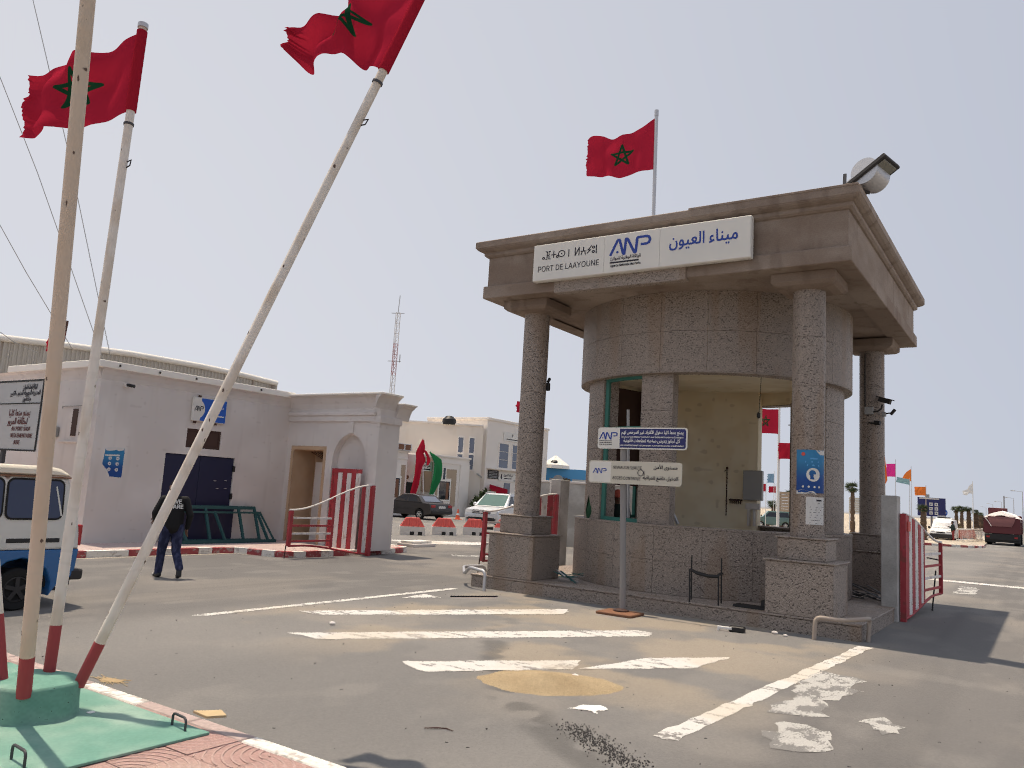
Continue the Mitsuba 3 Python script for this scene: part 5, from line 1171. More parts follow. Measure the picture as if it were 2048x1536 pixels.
# ------------------------------------------------------------------ gatehouse on the left
XW = -12.70
put('left_pavement', prism(Polygon([(-22, -14), (-11.0, -14), (-11.0, -3.75), (-10.7, -3.45), (-9.75, -3.25), (-9.50, -2.9), (-9.50, .6), (-9.62, 1.35), (-10.0, 1.75), (-10.6, 1.9), (-12.4, 2.4), (-12.6, 4), (-22, 4)]), -.01, .128), 'mat_pink_paving', kind='structure')
kb = thing('gatehouse_kerb', 'kerb of worn red and white stones along the gatehouse pavement', 'kerb')
line = LineString([(-10.92, -13.0), (-10.92, -3.85), (-10.80, -3.55), (-10.5, -3.40), (-9.72, -3.18), (-9.46, -3.0), (-9.40, -2.75), (-9.40, .5), (-9.47, 1.0), (-9.70, 1.5), (-10.05, 1.75), (-10.6, 1.82)])
bnd = [0, .9, 1.7, 2.55, 3.4, 4.3, 5.1]
s0 = 5.15
lens = [.78, .45, .52, .38, .62, .40, .42, .36, .40, .34, .50, .42, .55, .62, .62, .60, .50, .44, .46, .42, .40, .38, .36, .42]
s, i = 0.4, 0
order = 'rwrwrwrwrwrwrwrwrwrwrwrwrw'
seq = [1.1, 1.1, 1.1, 1.1, .95, .95] + lens
while s < line.length - .15 and i < len(seq):
    e = min(s + seq[i], line.length)
    ss = np.linspace(s + .006, e - .006, 5)
    pts = [np.array(line.interpolate(q).coords[0]) for q in ss]
    seg = LineString(pts).buffer(.085, cap_style='flat', join_style='mitre')
    m = prism(seg, -.01, .142 + nrg.normal(0, .004))
    ch = m.vertices
    put('kerb_stone', m, 'mat_kerb_red' if (i % 2 == 0) else 'mat_kerb_white', kb)
    s = e; i += 1
put('gutter_sand', sheet(LineString([(-10.78, -10), (-10.78, -3.6), (-9.6, -3.0)]).buffer(.10), .003), 'mat_sand', label='strip of bright blown sand in the gutter along the red and white kerb', cat='sand', kind='stuff')

gh = thing('gatehouse', 'low white gatehouse with a flared cornice, navy shutter door and arched niche', 'gatehouse')
ZB = .12
def wallbox(*a, **k):
    return put('wall', box(*a, **k), 'mat_plaster', gh)
# main block: east face with the shutter door; openings are built round
wallbox(XW - 9, XW, -6.40, -4.50, ZB, 4.22)
wallbox(XW - 9, XW - .25, -4.50, -2.39, ZB, 4.21)
wallbox(XW - .252, XW, -4.50, -2.39, 3.06, 4.215)
wallbox(XW - .252, XW, -4.50, -2.39, 2.375, 2.56)
wallbox(XW - .252, XW, -4.50, -3.96, 2.558, 3.062)
wallbox(XW - .252, XW, -2.91, -2.39, 2.558, 3.062)
wallbox(XW - 9, XW, -2.39, 2.6, ZB, 4.22)
# cornice strip, flaring out
def cornice_run(p0, p1, nrm, z0, z1, out, m='mat_plaster'):
    """A coved cornice between two plan points, leaning out along nrm; returns the lip on top too."""
    p0, p1, nrm = np.array(p0, float), np.array(p1, float), np.array(nrm, float)
    prof = [(0, z0), (out * .15, z0 + (z1 - z0) * .4), (out * .45, z0 + (z1 - z0) * .8), (out * .9, z1), (0, z1)]
    return loft([[(*(p0 + nrm * a), z) for a, z in prof], [(*(p1 + nrm * a), z) for a, z in prof]])
put('cornice', cornice_run((XW, -6.40), (XW, -.60), (1, 0), 4.0, 4.27, .16), 'mat_plaster', gh)
put('cornice', cornice_run((XW - 9, -6.40), (XW, -6.40), (0, -1), 4.0, 4.27, .16), 'mat_plaster', gh)
put('parapet', box(XW - 4.4, XW + .17, -6.57, -.62, 4.27, 4.44, .01), 'mat_cornice_white', gh)
for y in np.arange(-6.1, -.7, 1.05):
    put('spout', box(XW + .165, XW + .20, y, y + .035, 4.33, 4.38), 'mat_dark', gh)
# wing with the door recess and the arch
XA, XB, YA = -9.62, XW, -.60
wallbox(XB, -12.42, YA, .2, ZB, 4.1)
wallbox(-11.12, XA - .0, YA + .22, .2, ZB, 4.1)
wallbox(-12.42, -11.12, YA + .9, 1.1, ZB, 4.1)
wallbox(-12.42, -11.12, YA, .2, 2.80, 4.1)
# arched niche panel in the front skin
arch = [(-10.78, ZB)] + [(-10.13 - .65 * math.cos(t), 2.42 + .82 * math.sin(t)) for t in np.linspace(0, math.pi, 19)] + [(-9.48, ZB)]
skin = sbox(-11.12, ZB, -9.0, 4.1).difference(Polygon(arch))
skin = skin.intersection(sbox(-11.12, ZB, XA, 4.1)) if False else skin
put('arch_wall', panel(skin.intersection(sbox(-11.12, ZB, -9.16, 4.1)), (0, YA + .222, 0), FX, FZ, .222), 'mat_plaster', gh)
wallbox(XA - .01, -9.16, YA + .22, .2, ZB, 4.1)
put('keystone', box(-10.22, -10.02, YA - .05, YA + .02, 3.26, 3.60, .01), 'mat_plaster', gh)
put('string_course', join(box(XB + .002, -9.20, YA - .06, YA + .0, 3.585, 3.75, .012), box(XB + .002, -9.20, YA - .10, YA, 3.75, 3.86, .015)), 'mat_plaster', gh)
put('corner_pilaster', box(-9.34, -9.05, YA - .02, .21, ZB, 4.08, .01), 'mat_plaster', gh)
put('pilaster_cap', box(-9.36, -9.00, YA - .05, .24, 3.55, 3.74, .012), 'mat_plaster', gh)
put('cornice', cornice_run((XB, YA), (-9.05, YA), (0, -1), 3.95, 4.32, .28), 'mat_plaster', gh)
put('cornice', cornice_run((-9.05, YA - .25), (-9.05, -.02), (1, 0), 3.95, 4.32, .26), 'mat_plaster', gh)
put('parapet', box(XB - .5, -8.80, YA - .27, 0.0, 4.32, 4.37, .008), 'mat_cornice_white', gh)
put('cornice', cornice_run((-9.06, .0), (-9.06, .55), (1, 0), 3.70, 4.12, .30), 'mat_plaster', gh)
put('parapet', box(-12, -8.76, .01, .56, 4.12, 4.16, .006), 'mat_cornice_white', gh)
# recess walls: bare brown render, white inner board
put('door_recess', join(box(-12.418, -12.40, YA + .02, YA + .9, ZB, 2.80), box(-11.14, -11.122, YA + .02, YA + .9, ZB, 2.80), box(-12.40, -11.14, YA + .86, YA + .898, ZB, 2.80), box(-12.40, -11.14, YA + .02, YA + .9, 2.77, 2.798)), 'mat_recess', gh)
put('door_surround', panel(sbox(-12.50, ZB, -11.04, 2.88).difference(sbox(-12.40, ZB - .1, -11.14, 2.77)), (0, YA + .0, 0), FX, FZ, .012), 'mat_recess', gh)
put('door_board', box(-12.2, -11.62, YA + .70, YA + .74, ZB, 2.45, .006), 'mat_plaster', gh)
put('broken_lath', join(*[bar((-12.25 + .12 * i, YA + .55, 2.74), (-12.05 + .12 * i, YA + .8, 2.56), .05, .02) for i in range(5)]), 'mat_brown', gh)
# shutter door, blind window
dr_ = uniq(f'{gh}__shutter_door')
put('leaf', join(box(XW - .10, XW - .04, -4.495, -3.45, .60, 2.37, .006), box(XW - .10, XW - .04, -3.44, -2.395, .60, 2.37, .006)), 'mat_door_navy', dr_)
put('sill', box(XW - .25, XW + .02, -4.5, -2.39, .5, .60, .006), 'mat_plaster', dr_)
for y, z in ((-2.98, 1.72), (-2.64, 1.74), (-2.88, 1.52), (-2.62, 1.53)):
    put('bolt', box(XW - .045, XW - .02, y, y + .08, z, z + .018), 'mat_galvanised', dr_)
for z in (1.25, 2.0):
    put('hinge', box(XW - .05, XW + .015, -2.42, -2.36, z, z + .16, .004), 'mat_black', dr_)
bw = uniq(f'{gh}__blind_window')
put('board', box(XW - .10, XW - .05, -3.955, -2.915, 2.565, 3.055), 'mat_brown', bw)
put('frame', panel(sbox(-3.955, 2.565, -2.915, 3.055).difference(sbox(-3.905, 2.615, -2.965, 3.005)), (XW - .06, 0, 0), (0, 1, 0), FZ, .03), 'mat_brown', bw)
# windows of the end wall
YE = -6.40
for x0, x1 in ((-13.78, -12.92), (-15.6, -14.88)):
    w_ = uniq(f'{gh}__window')
    put('opening', box(x0, x1, YE - .004, YE + .1, 2.62, 3.29), 'mat_plaster', w_)
    put('shutter', box(x0 + .02, x0 + .26, YE - .014, YE - .002, 2.62, 3.28), 'mat_brown', w_)
    put('shutter', box(x1 - .16, x1 - .02, YE - .014, YE - .002, 2.62, 3.28), 'mat_brown', w_)
    put('rail', join(tube([(x0 - .45, YE - .04, 3.30), (x0 - .42, YE - .05, 3.34), (x1 + .02, YE - .05, 3.36)], .014, 6)), 'mat_grey_metal', w_)
    put('sill', box(x0 - .5, x1 + .02, YE - .05, YE, 2.46, 2.50, .006), 'mat_plaster', w_)
put('meter', box(-14.62, -14.30, YE - .10, YE, 2.58, 2.84, .02), 'mat_grey_metal', gh)
cb = thing('gatehouse_camera', 'small black camera under the cornice at the gatehouse corner', 'camera')
put('mount', cyl((XW, -5.80, 3.93), (XW + .08, -5.80, 3.93), .06, n=12), 'mat_plaster', cb, smooth=40)
put('body', cyl((XW + .06, -5.78, 3.94), (XW + .2, -5.66, 3.91), .04, n=10), 'mat_black', cb, smooth=40)
sg = thing('gatehouse_sign', 'blue sign with a white half moon and logo on the gatehouse wall', 'sign')
put('board', box(XW + .02, XW + .07, -3.93, -2.88, 3.27, 3.90, .006), 'mat_sign_white', sg)
FY = (0, 1, 0)
oy = (XW + .072, 0, 0)
arcp = [(-3.915, 3.285), (-3.68, 3.285)] + [(-3.91 + .36 * math.cos(t) , 3.585 + .30 * math.sin(t)) for t in np.linspace(-.85, .85, 11)] + [(-3.68, 3.885), (-3.915, 3.885)]
put('blue_field', panel(sbox(-3.915, 3.285, -2.895, 3.885).difference(Polygon(arcp).buffer(0)), oy, FY, FZ, .002), 'mat_sign_blue', sg)
put('logo', place_text(logo(.13), oy, FY, FZ, (-3.86, 3.54), .27), 'mat_ink', sg)
put('arabic_lettering', place_text(arabic('post', .10), (XW + .0735, 0, 0), FY, FZ, (-3.16, 3.66), .18), 'mat_white', sg)
put('latin_lettering', place_text(stroke([[(0, 0), (.22, 0)]], .03), (XW + .0735, 0, 0), FY, FZ, (-3.18, 3.45)), 'mat_white', sg)
for y, z in ((-3.75, 3.90), (-3.83, 3.21), (-3.2, 3.21)): put('clip', box(XW + .01, XW + .05, y, y + .07, z, z + .06), 'mat_brown', sg)
wp = thing('torn_poster', 'torn blue poster with six white discs on the gatehouse wall', 'poster')
pp = Polygon([(-6.08, 2.36), (-5.60, 2.40), (-5.60, 1.69), (-5.90, 1.70), (-5.96, 1.82), (-6.12, 2.0), (-6.10, 2.1)])
m = panel(pp, (XW, 0, 0), FY, FZ, .003)
put('sheet', m, 'mat_poster_blue', wp, uv=np.column_stack([(m.vertices[:, 1] + 6.1) / .5, (m.vertices[:, 2] - 1.69) / .7]))
put('disc', join(*[panel(Point(y, z).buffer(.042, quad_segs=5).difference(Point(y + .005, z).buffer(.014)), (XW + .003, 0, 0), FY, FZ, .001) for y in (-5.94, -5.75) for z in (1.87, 2.01, 2.14)]), 'mat_paper', wp)
put('torn_edge', join(panel(Polygon([(-6.08, 2.38), (-5.95, 2.40), (-5.60, 2.41), (-5.62, 2.35), (-5.75, 2.32), (-5.80, 2.35), (-5.95, 2.31), (-6.07, 2.32)]), (XW + .003, 0, 0), FY, FZ, .002), panel(Polygon([(-6.07, 2.22), (-5.70, 2.235), (-5.70, 2.20), (-6.07, 2.185)]), (XW + .003, 0, 0), FY, FZ, .001), panel(Polygon([(-6.0, 1.88), (-5.90, 1.70), (-5.96, 1.72), (-6.04, 1.9)]), (XW + .003, 0, 0), FY, FZ, .004)), 'mat_paper', wp)
rf = thing('gatehouse_flag', 'small plain red flag on a short staff on the gatehouse roof', 'flag')
put('staff', cyl((-15.2, -6.2, 4.4), (-15.05, -6.2, 5.62), .03, n=8), 'mat_brown', rf)
P_, UV_ = grid_flag([(.60, 0), (.58, .3), (.60, .66)], [(.0, 0), (.06, .3), (.08, .66)], 20, 12, .03, 1.1, 3, .01)
m_, uv_ = cloth(P_, UV_, (-15.12, -6.2, 4.75), (-1, -.1, 0), (.12, 0, 1))
put('cloth', m_, 'mat_cloth_red', rf, smooth=True)

# green metal frames leaning along the gatehouse wall
for i, (y0, y1, z1, xo, l) in enumerate(((-4.15, -1.72, 1.06, .34, 'long teal metal frame leaning on the gatehouse wall under the shutter door'), (-4.2, -1.30, .93, .50, 'second teal frame leaning in front, reaching farther right'))):
    f_ = thing('steel_trestle', l, 'metal frame')
    bx, tx = XW + xo + .22, XW + xo * .5
    z0 = .13
    P = lambda y, t: (bx + (tx - bx) * t, y, z0 + (z1 - z0) * t)
    put('rail', bar(P(y0, .04), P(y1, .04), .07, .12 if i == 0 else .10), 'mat_teal_dark', f_)
    put('rail', bar(P(y0, .97), P(y1 - (.25 if i else 0), .97), .06, .09 if i == 0 else .05), 'mat_teal_dark', f_)
    for y in ((y0, -3.3, -2.25, y1) if i == 0 else (y0, -3.05, -1.66)):
        put('upright', bar(P(y + (.12 if i else 0), 0), P(y, 1), .07, .05), 'mat_teal_dark', f_)
    if i: put('upright', bar(P(y1 - .02, 0), P(y1 - .27, 1), .05, .04), 'mat_teal_dark', f_)
    if not i: put('backing_sheet', box(XW + .03, XW + .06, -4.1, -2.3, .13, .98), 'mat_door_navy', f_)

# big notice board at the left edge
nb = thing('notice_board', 'tall grey notice board in French and Arabic on a post at the left edge', 'notice board')
ob = np.array([-14.1, -8.0, 0])
with At(-12.02, -8.0, 0, 0):
    put('panel', box(-2.12, 0, 0, .03, 2.17, 3.71, .004), 'mat_sign_grey', nb)
    put('frame', join(panel(sbox(-2.14, 2.15, .02, 3.73).difference(sbox(-2.10, 2.19, -.02, 3.69)), (0, .005, 0), FX, FZ, .02), box(-2.1, -.02, -.014, -.002, 3.19, 3.215)), 'mat_black', nb)
    put('post', box(-1.62, -1.50, .03, .11, .1, 2.5, .01), 'mat_steel_dark', nb)
    put('post', box(-.62, -.50, .03, .11, .1, 2.5, .01), 'mat_steel_dark', nb) if False else None
    on = (0, -.003, 0)
    put('arabic_lettering', join(place_text(arabic('agency', .15), on, FX, FZ, (-.27, 3.52), .62, 'right'), place_text(arabic('dir', .15), on, FX, FZ, (-.10, 3.39), 1.35, 'right'), place_text(arabic('port2', .15), on, FX, FZ, (-.48, 3.26), .36, 'right')), 'mat_ink', nb)
    put('arabic_notice', join(place_text(arabic('forbid', .2), on, FX, FZ, (-.42, 2.93), .95, 'right'), place_text(arabic('card', .2), on, FX, FZ, (-.50, 2.74), .9, 'right')), 'mat_ink_red', nb)
    put('latin_notice', join(place_text(latin('AU PORT SAUF', .085, True), on, FX, FZ, (-.32, 2.60), None, 'right'), place_text(latin('REGLEMENTAIRE', .085, True), on, FX, FZ, (-.20, 2.45), None, 'right'), place_text(latin('AIRE', .085, True), on, FX, FZ, (-.72, 2.30), None, 'right')), 'mat_ink_red', nb)

# striped barrier gates
def boards(key, p0, p1, zlow, ztop, n, first='r', w=.9, th=.03):
    """Upright boards between two plan points; zlow, ztop give heights along 0..1."""
    p0, p1 = np.array(p0, float), np.array(p1, float)
    d = (p1 - p0) / n
    for i in range(n):
        a, b = p0 + d * (i + .5 - w / 2), p0 + d * (i + .5 + w / 2)
        c = p0 + d * (i + .5)
        t = (i + .5) / n
        red = (i % 2 == 0) == (first == 'r')
        L = np.linalg.norm(b - a)
        m = box(0, L, -th / 2, th / 2, zlow(t), ztop(t), .004)
        m.apply_transform(frame((*a, 0), (*(b - a), 0), np.cross((0, 0, 1), (*(b - a), 0))))
        put('board', m, 'mat_gate_red' if red else 'mat_gate_white', key)
def gate_leaf(label, hinge, end, zh, ze, nboards=5, zl0=.06, zl1=.30, flipb='r', cover=1.0):
    g = thing('barrier_gate', label, 'gate', 'red and white barrier gate leaves')
    hx, ex = np.array(hinge, float), np.array(end, float)
    mid = hx + (ex - hx) * .50
    top = lambda t: ze + (zh - ze) * (1 - smooth01(t))
    def P(t, z): return (*(hx + (ex - hx) * t), z)
    low = lambda t: zl0 + (zl1 - zl0) * smooth01(min(1, t * 1.2))
    put('hinge_post', bar(P(0, 0), P(0, zh), .10, .10, (1, 0, 0)), 'mat_gate_red', g)
    boards(g, hx + (ex - hx) * .045, hx + (ex - hx) * (.045 + .455 * cover), lambda t: low(t * .5 * cover) + .03, lambda t: top(.5 * cover * t) - .02, nboards, flipb)
    put('end_post', bar(P(1, low(1)), P(1, ze - .02), .10, .07, (1, 0, 0)), 'mat_gate_red', g)
    put('middle_post', bar(P(.5, low(.5)), P(.5, top(.5)), .06, .05, (1, 0, 0)), 'mat_gate_red', g)
    put('top_rail', tube([P(t, top(t)) for t in np.linspace(0, 1.02, 16)], .022, 8), 'mat_gate_white', g, smooth=50)
    put('bottom_rail', tube([P(t, low(t)) for t in np.linspace(0, 1, 16)], .025, 8), 'mat_gate_red', g, smooth=50)
    for i, f_ in enumerate((.78, .56, .34, .13)):
        z = lambda t: low(1) + (ze - low(1)) * f_
        put('rail', bar(P(.5, z(.5)), P(1, z(1)), .035, .045), 'mat_gate_red' if i % 2 else 'mat_gate_white', g)
    return g, P, low
def smooth01(t):
    t = min(1, max(0, t)); return t * t * (3 - 2 * t)
g, P, low = gate_leaf('barrier gate leaf in front of the gatehouse arch', (-9.07, -.66), (-9.26, -3.22), 1.86, 1.16, 2, .06, .30, 'w', .22)
put('prop', cyl((-9.30, -3.22, .75), (-9.32, -3.26, .0), .014, n=6), 'mat_brown', g)
g, P, low = gate_leaf('barrier gate leaf to the left of the booth, half hidden by the pedestal', (-4.42, 1.15), (-4.86, -1.30), 1.92, 1.43, 5)
put('prop', cyl((-4.92, -1.28, .7), (-5.0, -1.26, .0), .014, n=6), 'mat_brown', g)
g, P, low = gate_leaf('barrier gate leaf to the right of the booth beside the concrete gatepost', (3.76, -.12), (4.08, 2.74), 1.94, 1.40, 6, .04, .34)
put('prop', cyl((3.99, 2.70, .8), (3.95, 2.40, .0), .016, n=6), 'mat_black', g)
put('latch', bar((3.84, 2.6, 1.06), (4.08, 2.74, 1.02), .03, .025), 'mat_black', g)
put('notice', box(3.80, 3.83, .02, .32, 1.62, 1.80, .004), 'mat_plastic_red', g)
sgp = thing('striped_panel', 'tall red and white striped gate panel standing against the gatehouse arch', 'gate panel')
boards(sgp, (-10.46, -.78), (-9.43, -.78), lambda t: .13, lambda t: 2.16, 6, 'r', .96)
put('top_bar', box(-10.48, -9.41, -.80, -.75, 2.16, 2.27, .005), 'mat_gate_red', sgp)
put('side_bar', box(-10.52, -10.46, -.81, -.75, .13, 2.27, .005), 'mat_gate_red', sgp)
for (x0, x1, y0, y1, h, l) in ((3.41, 3.69, -.32, .05, 2.26, 'grey concrete gatepost to the right of the booth'), (-4.72, -4.42, 1.35, 1.80, 2.30, 'pale concrete gatepost behind the left front column')):
    put('gatepost', box(x0, x1, y0, y1, -.01, h, .012), 'mat_grey_concrete', label=l, cat='gatepost')

# guy cables of the mast standing outside the picture
for i, (pts, l) in enumerate((([(-25, -8.92, 22.8), (-25, -3.1, 12.6), (-25, .25, 6.15)], 'thin guy cable crossing behind the upright pole, lower of the two crossing it'), ([(-25, -6.8, 25.9), (-25, -2.2, 14.0), (-25, .55, 6.25)], 'thin guy cable crossing behind the upright flag, the steepest'),
                            ([(-25, -5.0, 11.5), (-25, -1.0, 6.35)], 'thin guy cable running down behind the cream flagpole'), ([(-25, -3.9, 6.65), (-25, -2.2, 5.95)], 'thin guy cable low over the hall roof at the left edge'))):
    p = np.array(pts, float)
    if len(p) == 2: p = np.array([p[0], (p[0] + p[1]) / 2 - [0, 0, .1], p[1]])
    put('guy_cable', tube(p, .014, 5), 'mat_grey_metal', label=l, cat='cable', group=None)

# ------------------------------------------------------------------ background on the left: hall, office block, mast
hl = thing('warehouse_hall', 'long hall with corrugated beige cladding and a white rounded eave behind the gatehouse', 'hall')
eave = [(-16, 5.6), (-12, 6.05), (-8, 6.42), (-4, 6.72), (-1.4, 6.92), (1.2, 7.10), (4.2, 7.25), (8, 7.29), (10.5, 7.24), (12.9, 7.12)]
ey = lambda y: float(np.interp(y, [a for a, b in eave], [b for a, b in eave]))
for y0 in np.arange(-16, 12.8, 1.0):
    y1 = min(y0 + 1.0, 12.9)
    prof, n = [], 5
    dy = (y1 - y0 - .012) / n
    for i in range(n):
        a = y0 + .006 + dy * i
        prof += [(a, 0), (a + dy * .45, 0), (a + dy * .55, .045), (a + dy * .9, .045)]
    prof.append((y1 - .006, 0))
    v = np.array([(-30 + o_, y, z) for y, o_ in prof for z in (0.0, ey(y) - .04)])
    k_ = np.arange(len(prof) - 1) * 2
    f = np.vstack([np.stack([k_, k_ + 2, k_ + 3], 1), np.stack([k_, k_ + 3, k_ + 1], 1)])
    put('cladding_sheet', TM(v, f, process=False), 'mat_corrugated', hl)
put('body', prism([(-44, -16), (-30.03, -16), (-30.03, 12.9), (-44, 12.9)], 0, 5.55), 'mat_corrugated', hl)
roof = [(-16, 5.6)] + eave[1:]
rv = loft([[(x, y, z + dz) for y, z in eave] + [(x, y, z - .3) for y, z in eave[::-1]] for x, dz in ((-30.1, 0), (-36, .6), (-44, .2))])
put('roof', rv, 'mat_corrugated', hl)
put('eave', tube([(-29.93, y, z + .06) for y, z in eave], .145, 12), 'mat_cornice_white', hl, smooth=50)
put('corner_flashing', box(-30.05, -29.94, 12.84, 12.98, 0, 7.2), 'mat_corrugated', hl)

ob = thing('office_block', 'cream two storey office block with tall slit windows and a framed portico', 'building')
# portico
XP = -29.0
put('wall', join(box(XP - 3, XP, 17, 21.55, 0, 4.05), box(XP - 3, XP, 23.0, 23.42, 0, 4.05), box(XP - 3, XP - .001, 21.55, 23.0, 2.4, 4.05), box(XP - 3, XP - .001, 21.55, 23.0, 0, 1.1), box(XP - 3, XP - .16, 21.55, 23.0, 1.1, 2.4),
                 box(XP - 3, XP - .9, 23.42, 26.05, 0, 4.05), box(XP - 3, XP, 26.05, 30.2, 0, 4.05)), 'mat_cream_trim', ob)
put('cornice', join(box(XP - 3, XP + .10, 17, 23.45, 4.05, 4.18, .01), box(XP - 3, XP + .10, 26.0, 30.3, 4.05, 4.18, .01), box(XP - 3, XP + .06, 17, 23.44, 3.62, 3.70, .01), box(XP - 3, XP + .06, 26.02, 30.25, 3.62, 3.70, .01)), 'mat_cream_trim', ob)
put('pilaster', box(XP, XP + .06, 29.1, 30.2, 0, 3.62, .01), 'mat_cream_trim', ob)
put('pilaster', box(XP, XP + .05, 26.1, 26.45, 0, 3.62, .01), 'mat_cream_trim', ob)
put('recess_cheek', box(XP - .9, XP - .005, 23.42, 23.46, .9, 3.95), 'mat_tan_panel', ob)
put('recess_cheek', box(XP - .9, XP - .005, 26.0, 26.05, 1.6, 3.95), 'mat_tan_panel', ob)
for y0, y1, py0, py1 in ((21.7, 22.75, 22.85, 23.25), (26.85, 28.0, 26.5, 28.75)):
    w_ = uniq(f'{ob}__window')
    put('surround', box(XP, XP + .05, y0 - .14, y1 + .14, 1.0, 2.52, .01), 'mat_cornice_white', w_)
    put('pane', box(XP + .045, XP + .062, y0, y1, 1.12, 2.38), 'mat_glass_dark', w_)
    put('curtain', box(XP + .06, XP + .066, y1 - .4, y1 - .12, 1.14, 2.3), 'mat_rust_brown', w_)
    yc = (y0 + y1) / 2 - .1
    put('upper_surround', box(XP, XP + .04, yc - .24, yc + .24, 2.52, 3.3, .01), 'mat_cornice_white', w_)
    put('upper_pane', box(XP + .035, XP + .05, yc - .12, yc + .12, 2.5, 3.3), 'mat_glass_dark', w_)
    for a, b in (((py0, yc - .3), (yc + .3, py1)) if py1 - py0 > 1 else ((py0, py1),)):
        if b > a: put('tan_panel', join(box(XP, XP + .025, a, b, 2.6 if py1 - py0 > 1 else .6, 3.25), *([box(XP, XP + .025, py1 - .55, py1, .65, 2.6), box(XP, XP + .025, py0, y0 - .16, .65, 2.6)] if a == py0 and py1 - py0 > 1 else [])), 'mat_tan_panel', ob)
    put('downpipe', cyl((XP + .06, yc, 0), (XP + .06, yc, 1.0), .03, n=8), 'mat_brown', ob)
put('door', box(XP - .90, XP - .86, 24.40, 25.10, 0, 2.17), 'mat_black', ob)
put('round_plaque', cyl((XP - .9, 24.52, 2.5), (XP - .85, 24.52, 2.5), .13, n=14), 'mat_rust_brown', ob)
sgn = uniq(f'{ob}__entrance_sign')
put('board', box(XP - .06, XP - .02, 24.66, 26.0, 2.98, 3.68, .006), 'mat_sign_white', sgn)
put('arabic_lettering', place_text(arabic('police', .30), (XP - .018, 0, 0), FY, FZ, (24.85, 3.28), .95), 'mat_ink', sgn)
put('print_line', join(place_text(stroke([[(0, 0), (.95, 0)]], .08), (XP - .018, 0, 0), FY, FZ, (24.85, 3.10)), place_text(stroke([[(0, 0), (.25, 0)]], .10), (XP - .018, 0, 0), FY, FZ, (25.2, 3.58))), 'mat_ink', sgn)
# upper block behind (its wall runs along the road to the yard)
q0, q1 = np.array([-36.9, 25.2]), np.array([-28.75, 31.35])
d_ = (q1 - q0) / np.linalg.norm(q1 - q0); n_ = np.array([d_[1], -d_[0]])
up_ = Polygon([q0 - d_ * 6, q1, q1 - n_ * 5, q0 - d_ * 6 - n_ * 5])
put('upper_wall', prism(up_, 0, 6.6), 'mat_cream', ob)
put('parapet', prism(LineString([q0 - d_ * 6, q1]).buffer(.10, cap_style='flat'), 6.6, 6.72), 'mat_cream_trim', ob)
Lq = np.linalg.norm(q1 - q0)
for s_ in (Lq - 1.62, Lq - .80):
    w_ = uniq(f'{ob}__slit_window')
    c = q0 + d_ * s_
    for z0, z1 in ((3.38, 4.45), (4.60, 5.70)):
        put('pane', panel(sbox(-.17, z0, .17, z1), (*(c + n_ * .005), 0), (*d_, 0), FZ, .02), 'mat_glass_grey', w_)
    put('frame', panel(sbox(-.26, 3.26, .26, 5.82).difference(sbox(-.17, 3.38, .17, 4.45)).difference(sbox(-.17, 4.60, .17, 5.70)), (*(c + n_ * .005), 0), (*d_, 0), FZ, .06), 'mat_cream_trim', w_)
# corner tower with signs
XT = -29.6
put('tower_wall', box(XT - 6, XT, 33.0, 42, 0, 7.30), 'mat_cream_trim', ob)
put('tower_parapet', box(XT - 6, XT + .12, 32.9, 42, 7.30, 7.50, .02), 'mat_cream_trim', ob)
for y0, y1 in ((34.75, 36.0), (36.6, 37.8)):
    w_ = uniq(f'{ob}__tower_window')
    put('frame', panel(sbox(y0 - .1, 3.66, y1 + .1, 5.74).difference(sbox(y0, 3.76, y1, 5.64)), (XT, 0, 0), FY, FZ, .05), 'mat_cream_trim', w_)
    for z0, z1 in ((3.76, 4.36), (4.40, 5.0), (5.04, 5.64)):
        put('pane', box(XT + .005, XT + .02, y0, y1, z0, z1), 'mat_glass_grey', w_)
for y0, y1, z0, z1, m, nm in ((35.2, 37.8, 5.9, 6.6, 'mat_sign_white', 'upper_sign'), (33.4, 34.8, 2.84, 3.5, 'mat_dark', 'dark_sign'), (34.82, 37.6, 2.72, 3.46, 'mat_sign_white', 'lower_sign')):
    s_ = uniq(f'{ob}__{nm}')
    put('board', box(XT + .01, XT + .06, y0, y1, z0, z1, .005), m, s_)
    if nm == 'dark_sign':
        put('print_line', join(*[place_text(stroke([[(0, 0), (1.1, 0)]], .03), (XT + .062, 0, 0), FY, FZ, (33.5, 2.93 + .12 * i)) for i in range(5)]), 'mat_sign_grey', s_)
    elif nm == 'lower_sign':
        put('emblem', panel(Polygon([(35.1, 2.95), (35.2, 2.85), (35.3, 2.95), (35.28, 3.2), (35.2, 3.3), (35.12, 3.2)]), (XT + .062, 0, 0), FY, FZ, .002), 'mat_ink', s_)
        put('print_line', join(place_text(arabic('port2', .3), (XT + .062, 0, 0), FY, FZ, (35.5, 3.12), 1.3), place_text(stroke([[(0, 0), (1.0, 0)]], .07), (XT + .062, 0, 0), FY, FZ, (35.6, 2.95)), place_text(stroke([[(0, 0), (.4, 0)]], .08), (XT + .062, 0, 0), FY, FZ, (37.0, 2.82))), 'mat_ink', s_)
    else:
        put('print_line', join(place_text(stroke([[(0, 0), (1.8, 0)]], .07), (XT + .062, 0, 0), FY, FZ, (35.6, 6.05)), place_text(stroke([[(0, 0), (.05, .15)]], .10), (XT + .062, 0, 0), FY, FZ, (36.4, 6.3))), 'mat_ink', s_)
put('tower_canopy', box(XT, XT + .5, 33.2, 38.5, 3.56, 3.66, .01), 'mat_cream_trim', ob)
put('tower_door', box(XT + .005, XT + .05, 35.7, 36.5, 0, 2.6), 'mat_glass_grey', ob)
put('wall_lamp', bar((XP + .15, 31.0, 3.1), (XP + .4, 31.3, 2.85), .12, .10), 'mat_grey_metal', ob)
ac = thing('air_conditioner', 'pair of rusty air conditioner boxes on the office block above the left window', 'air conditioner')
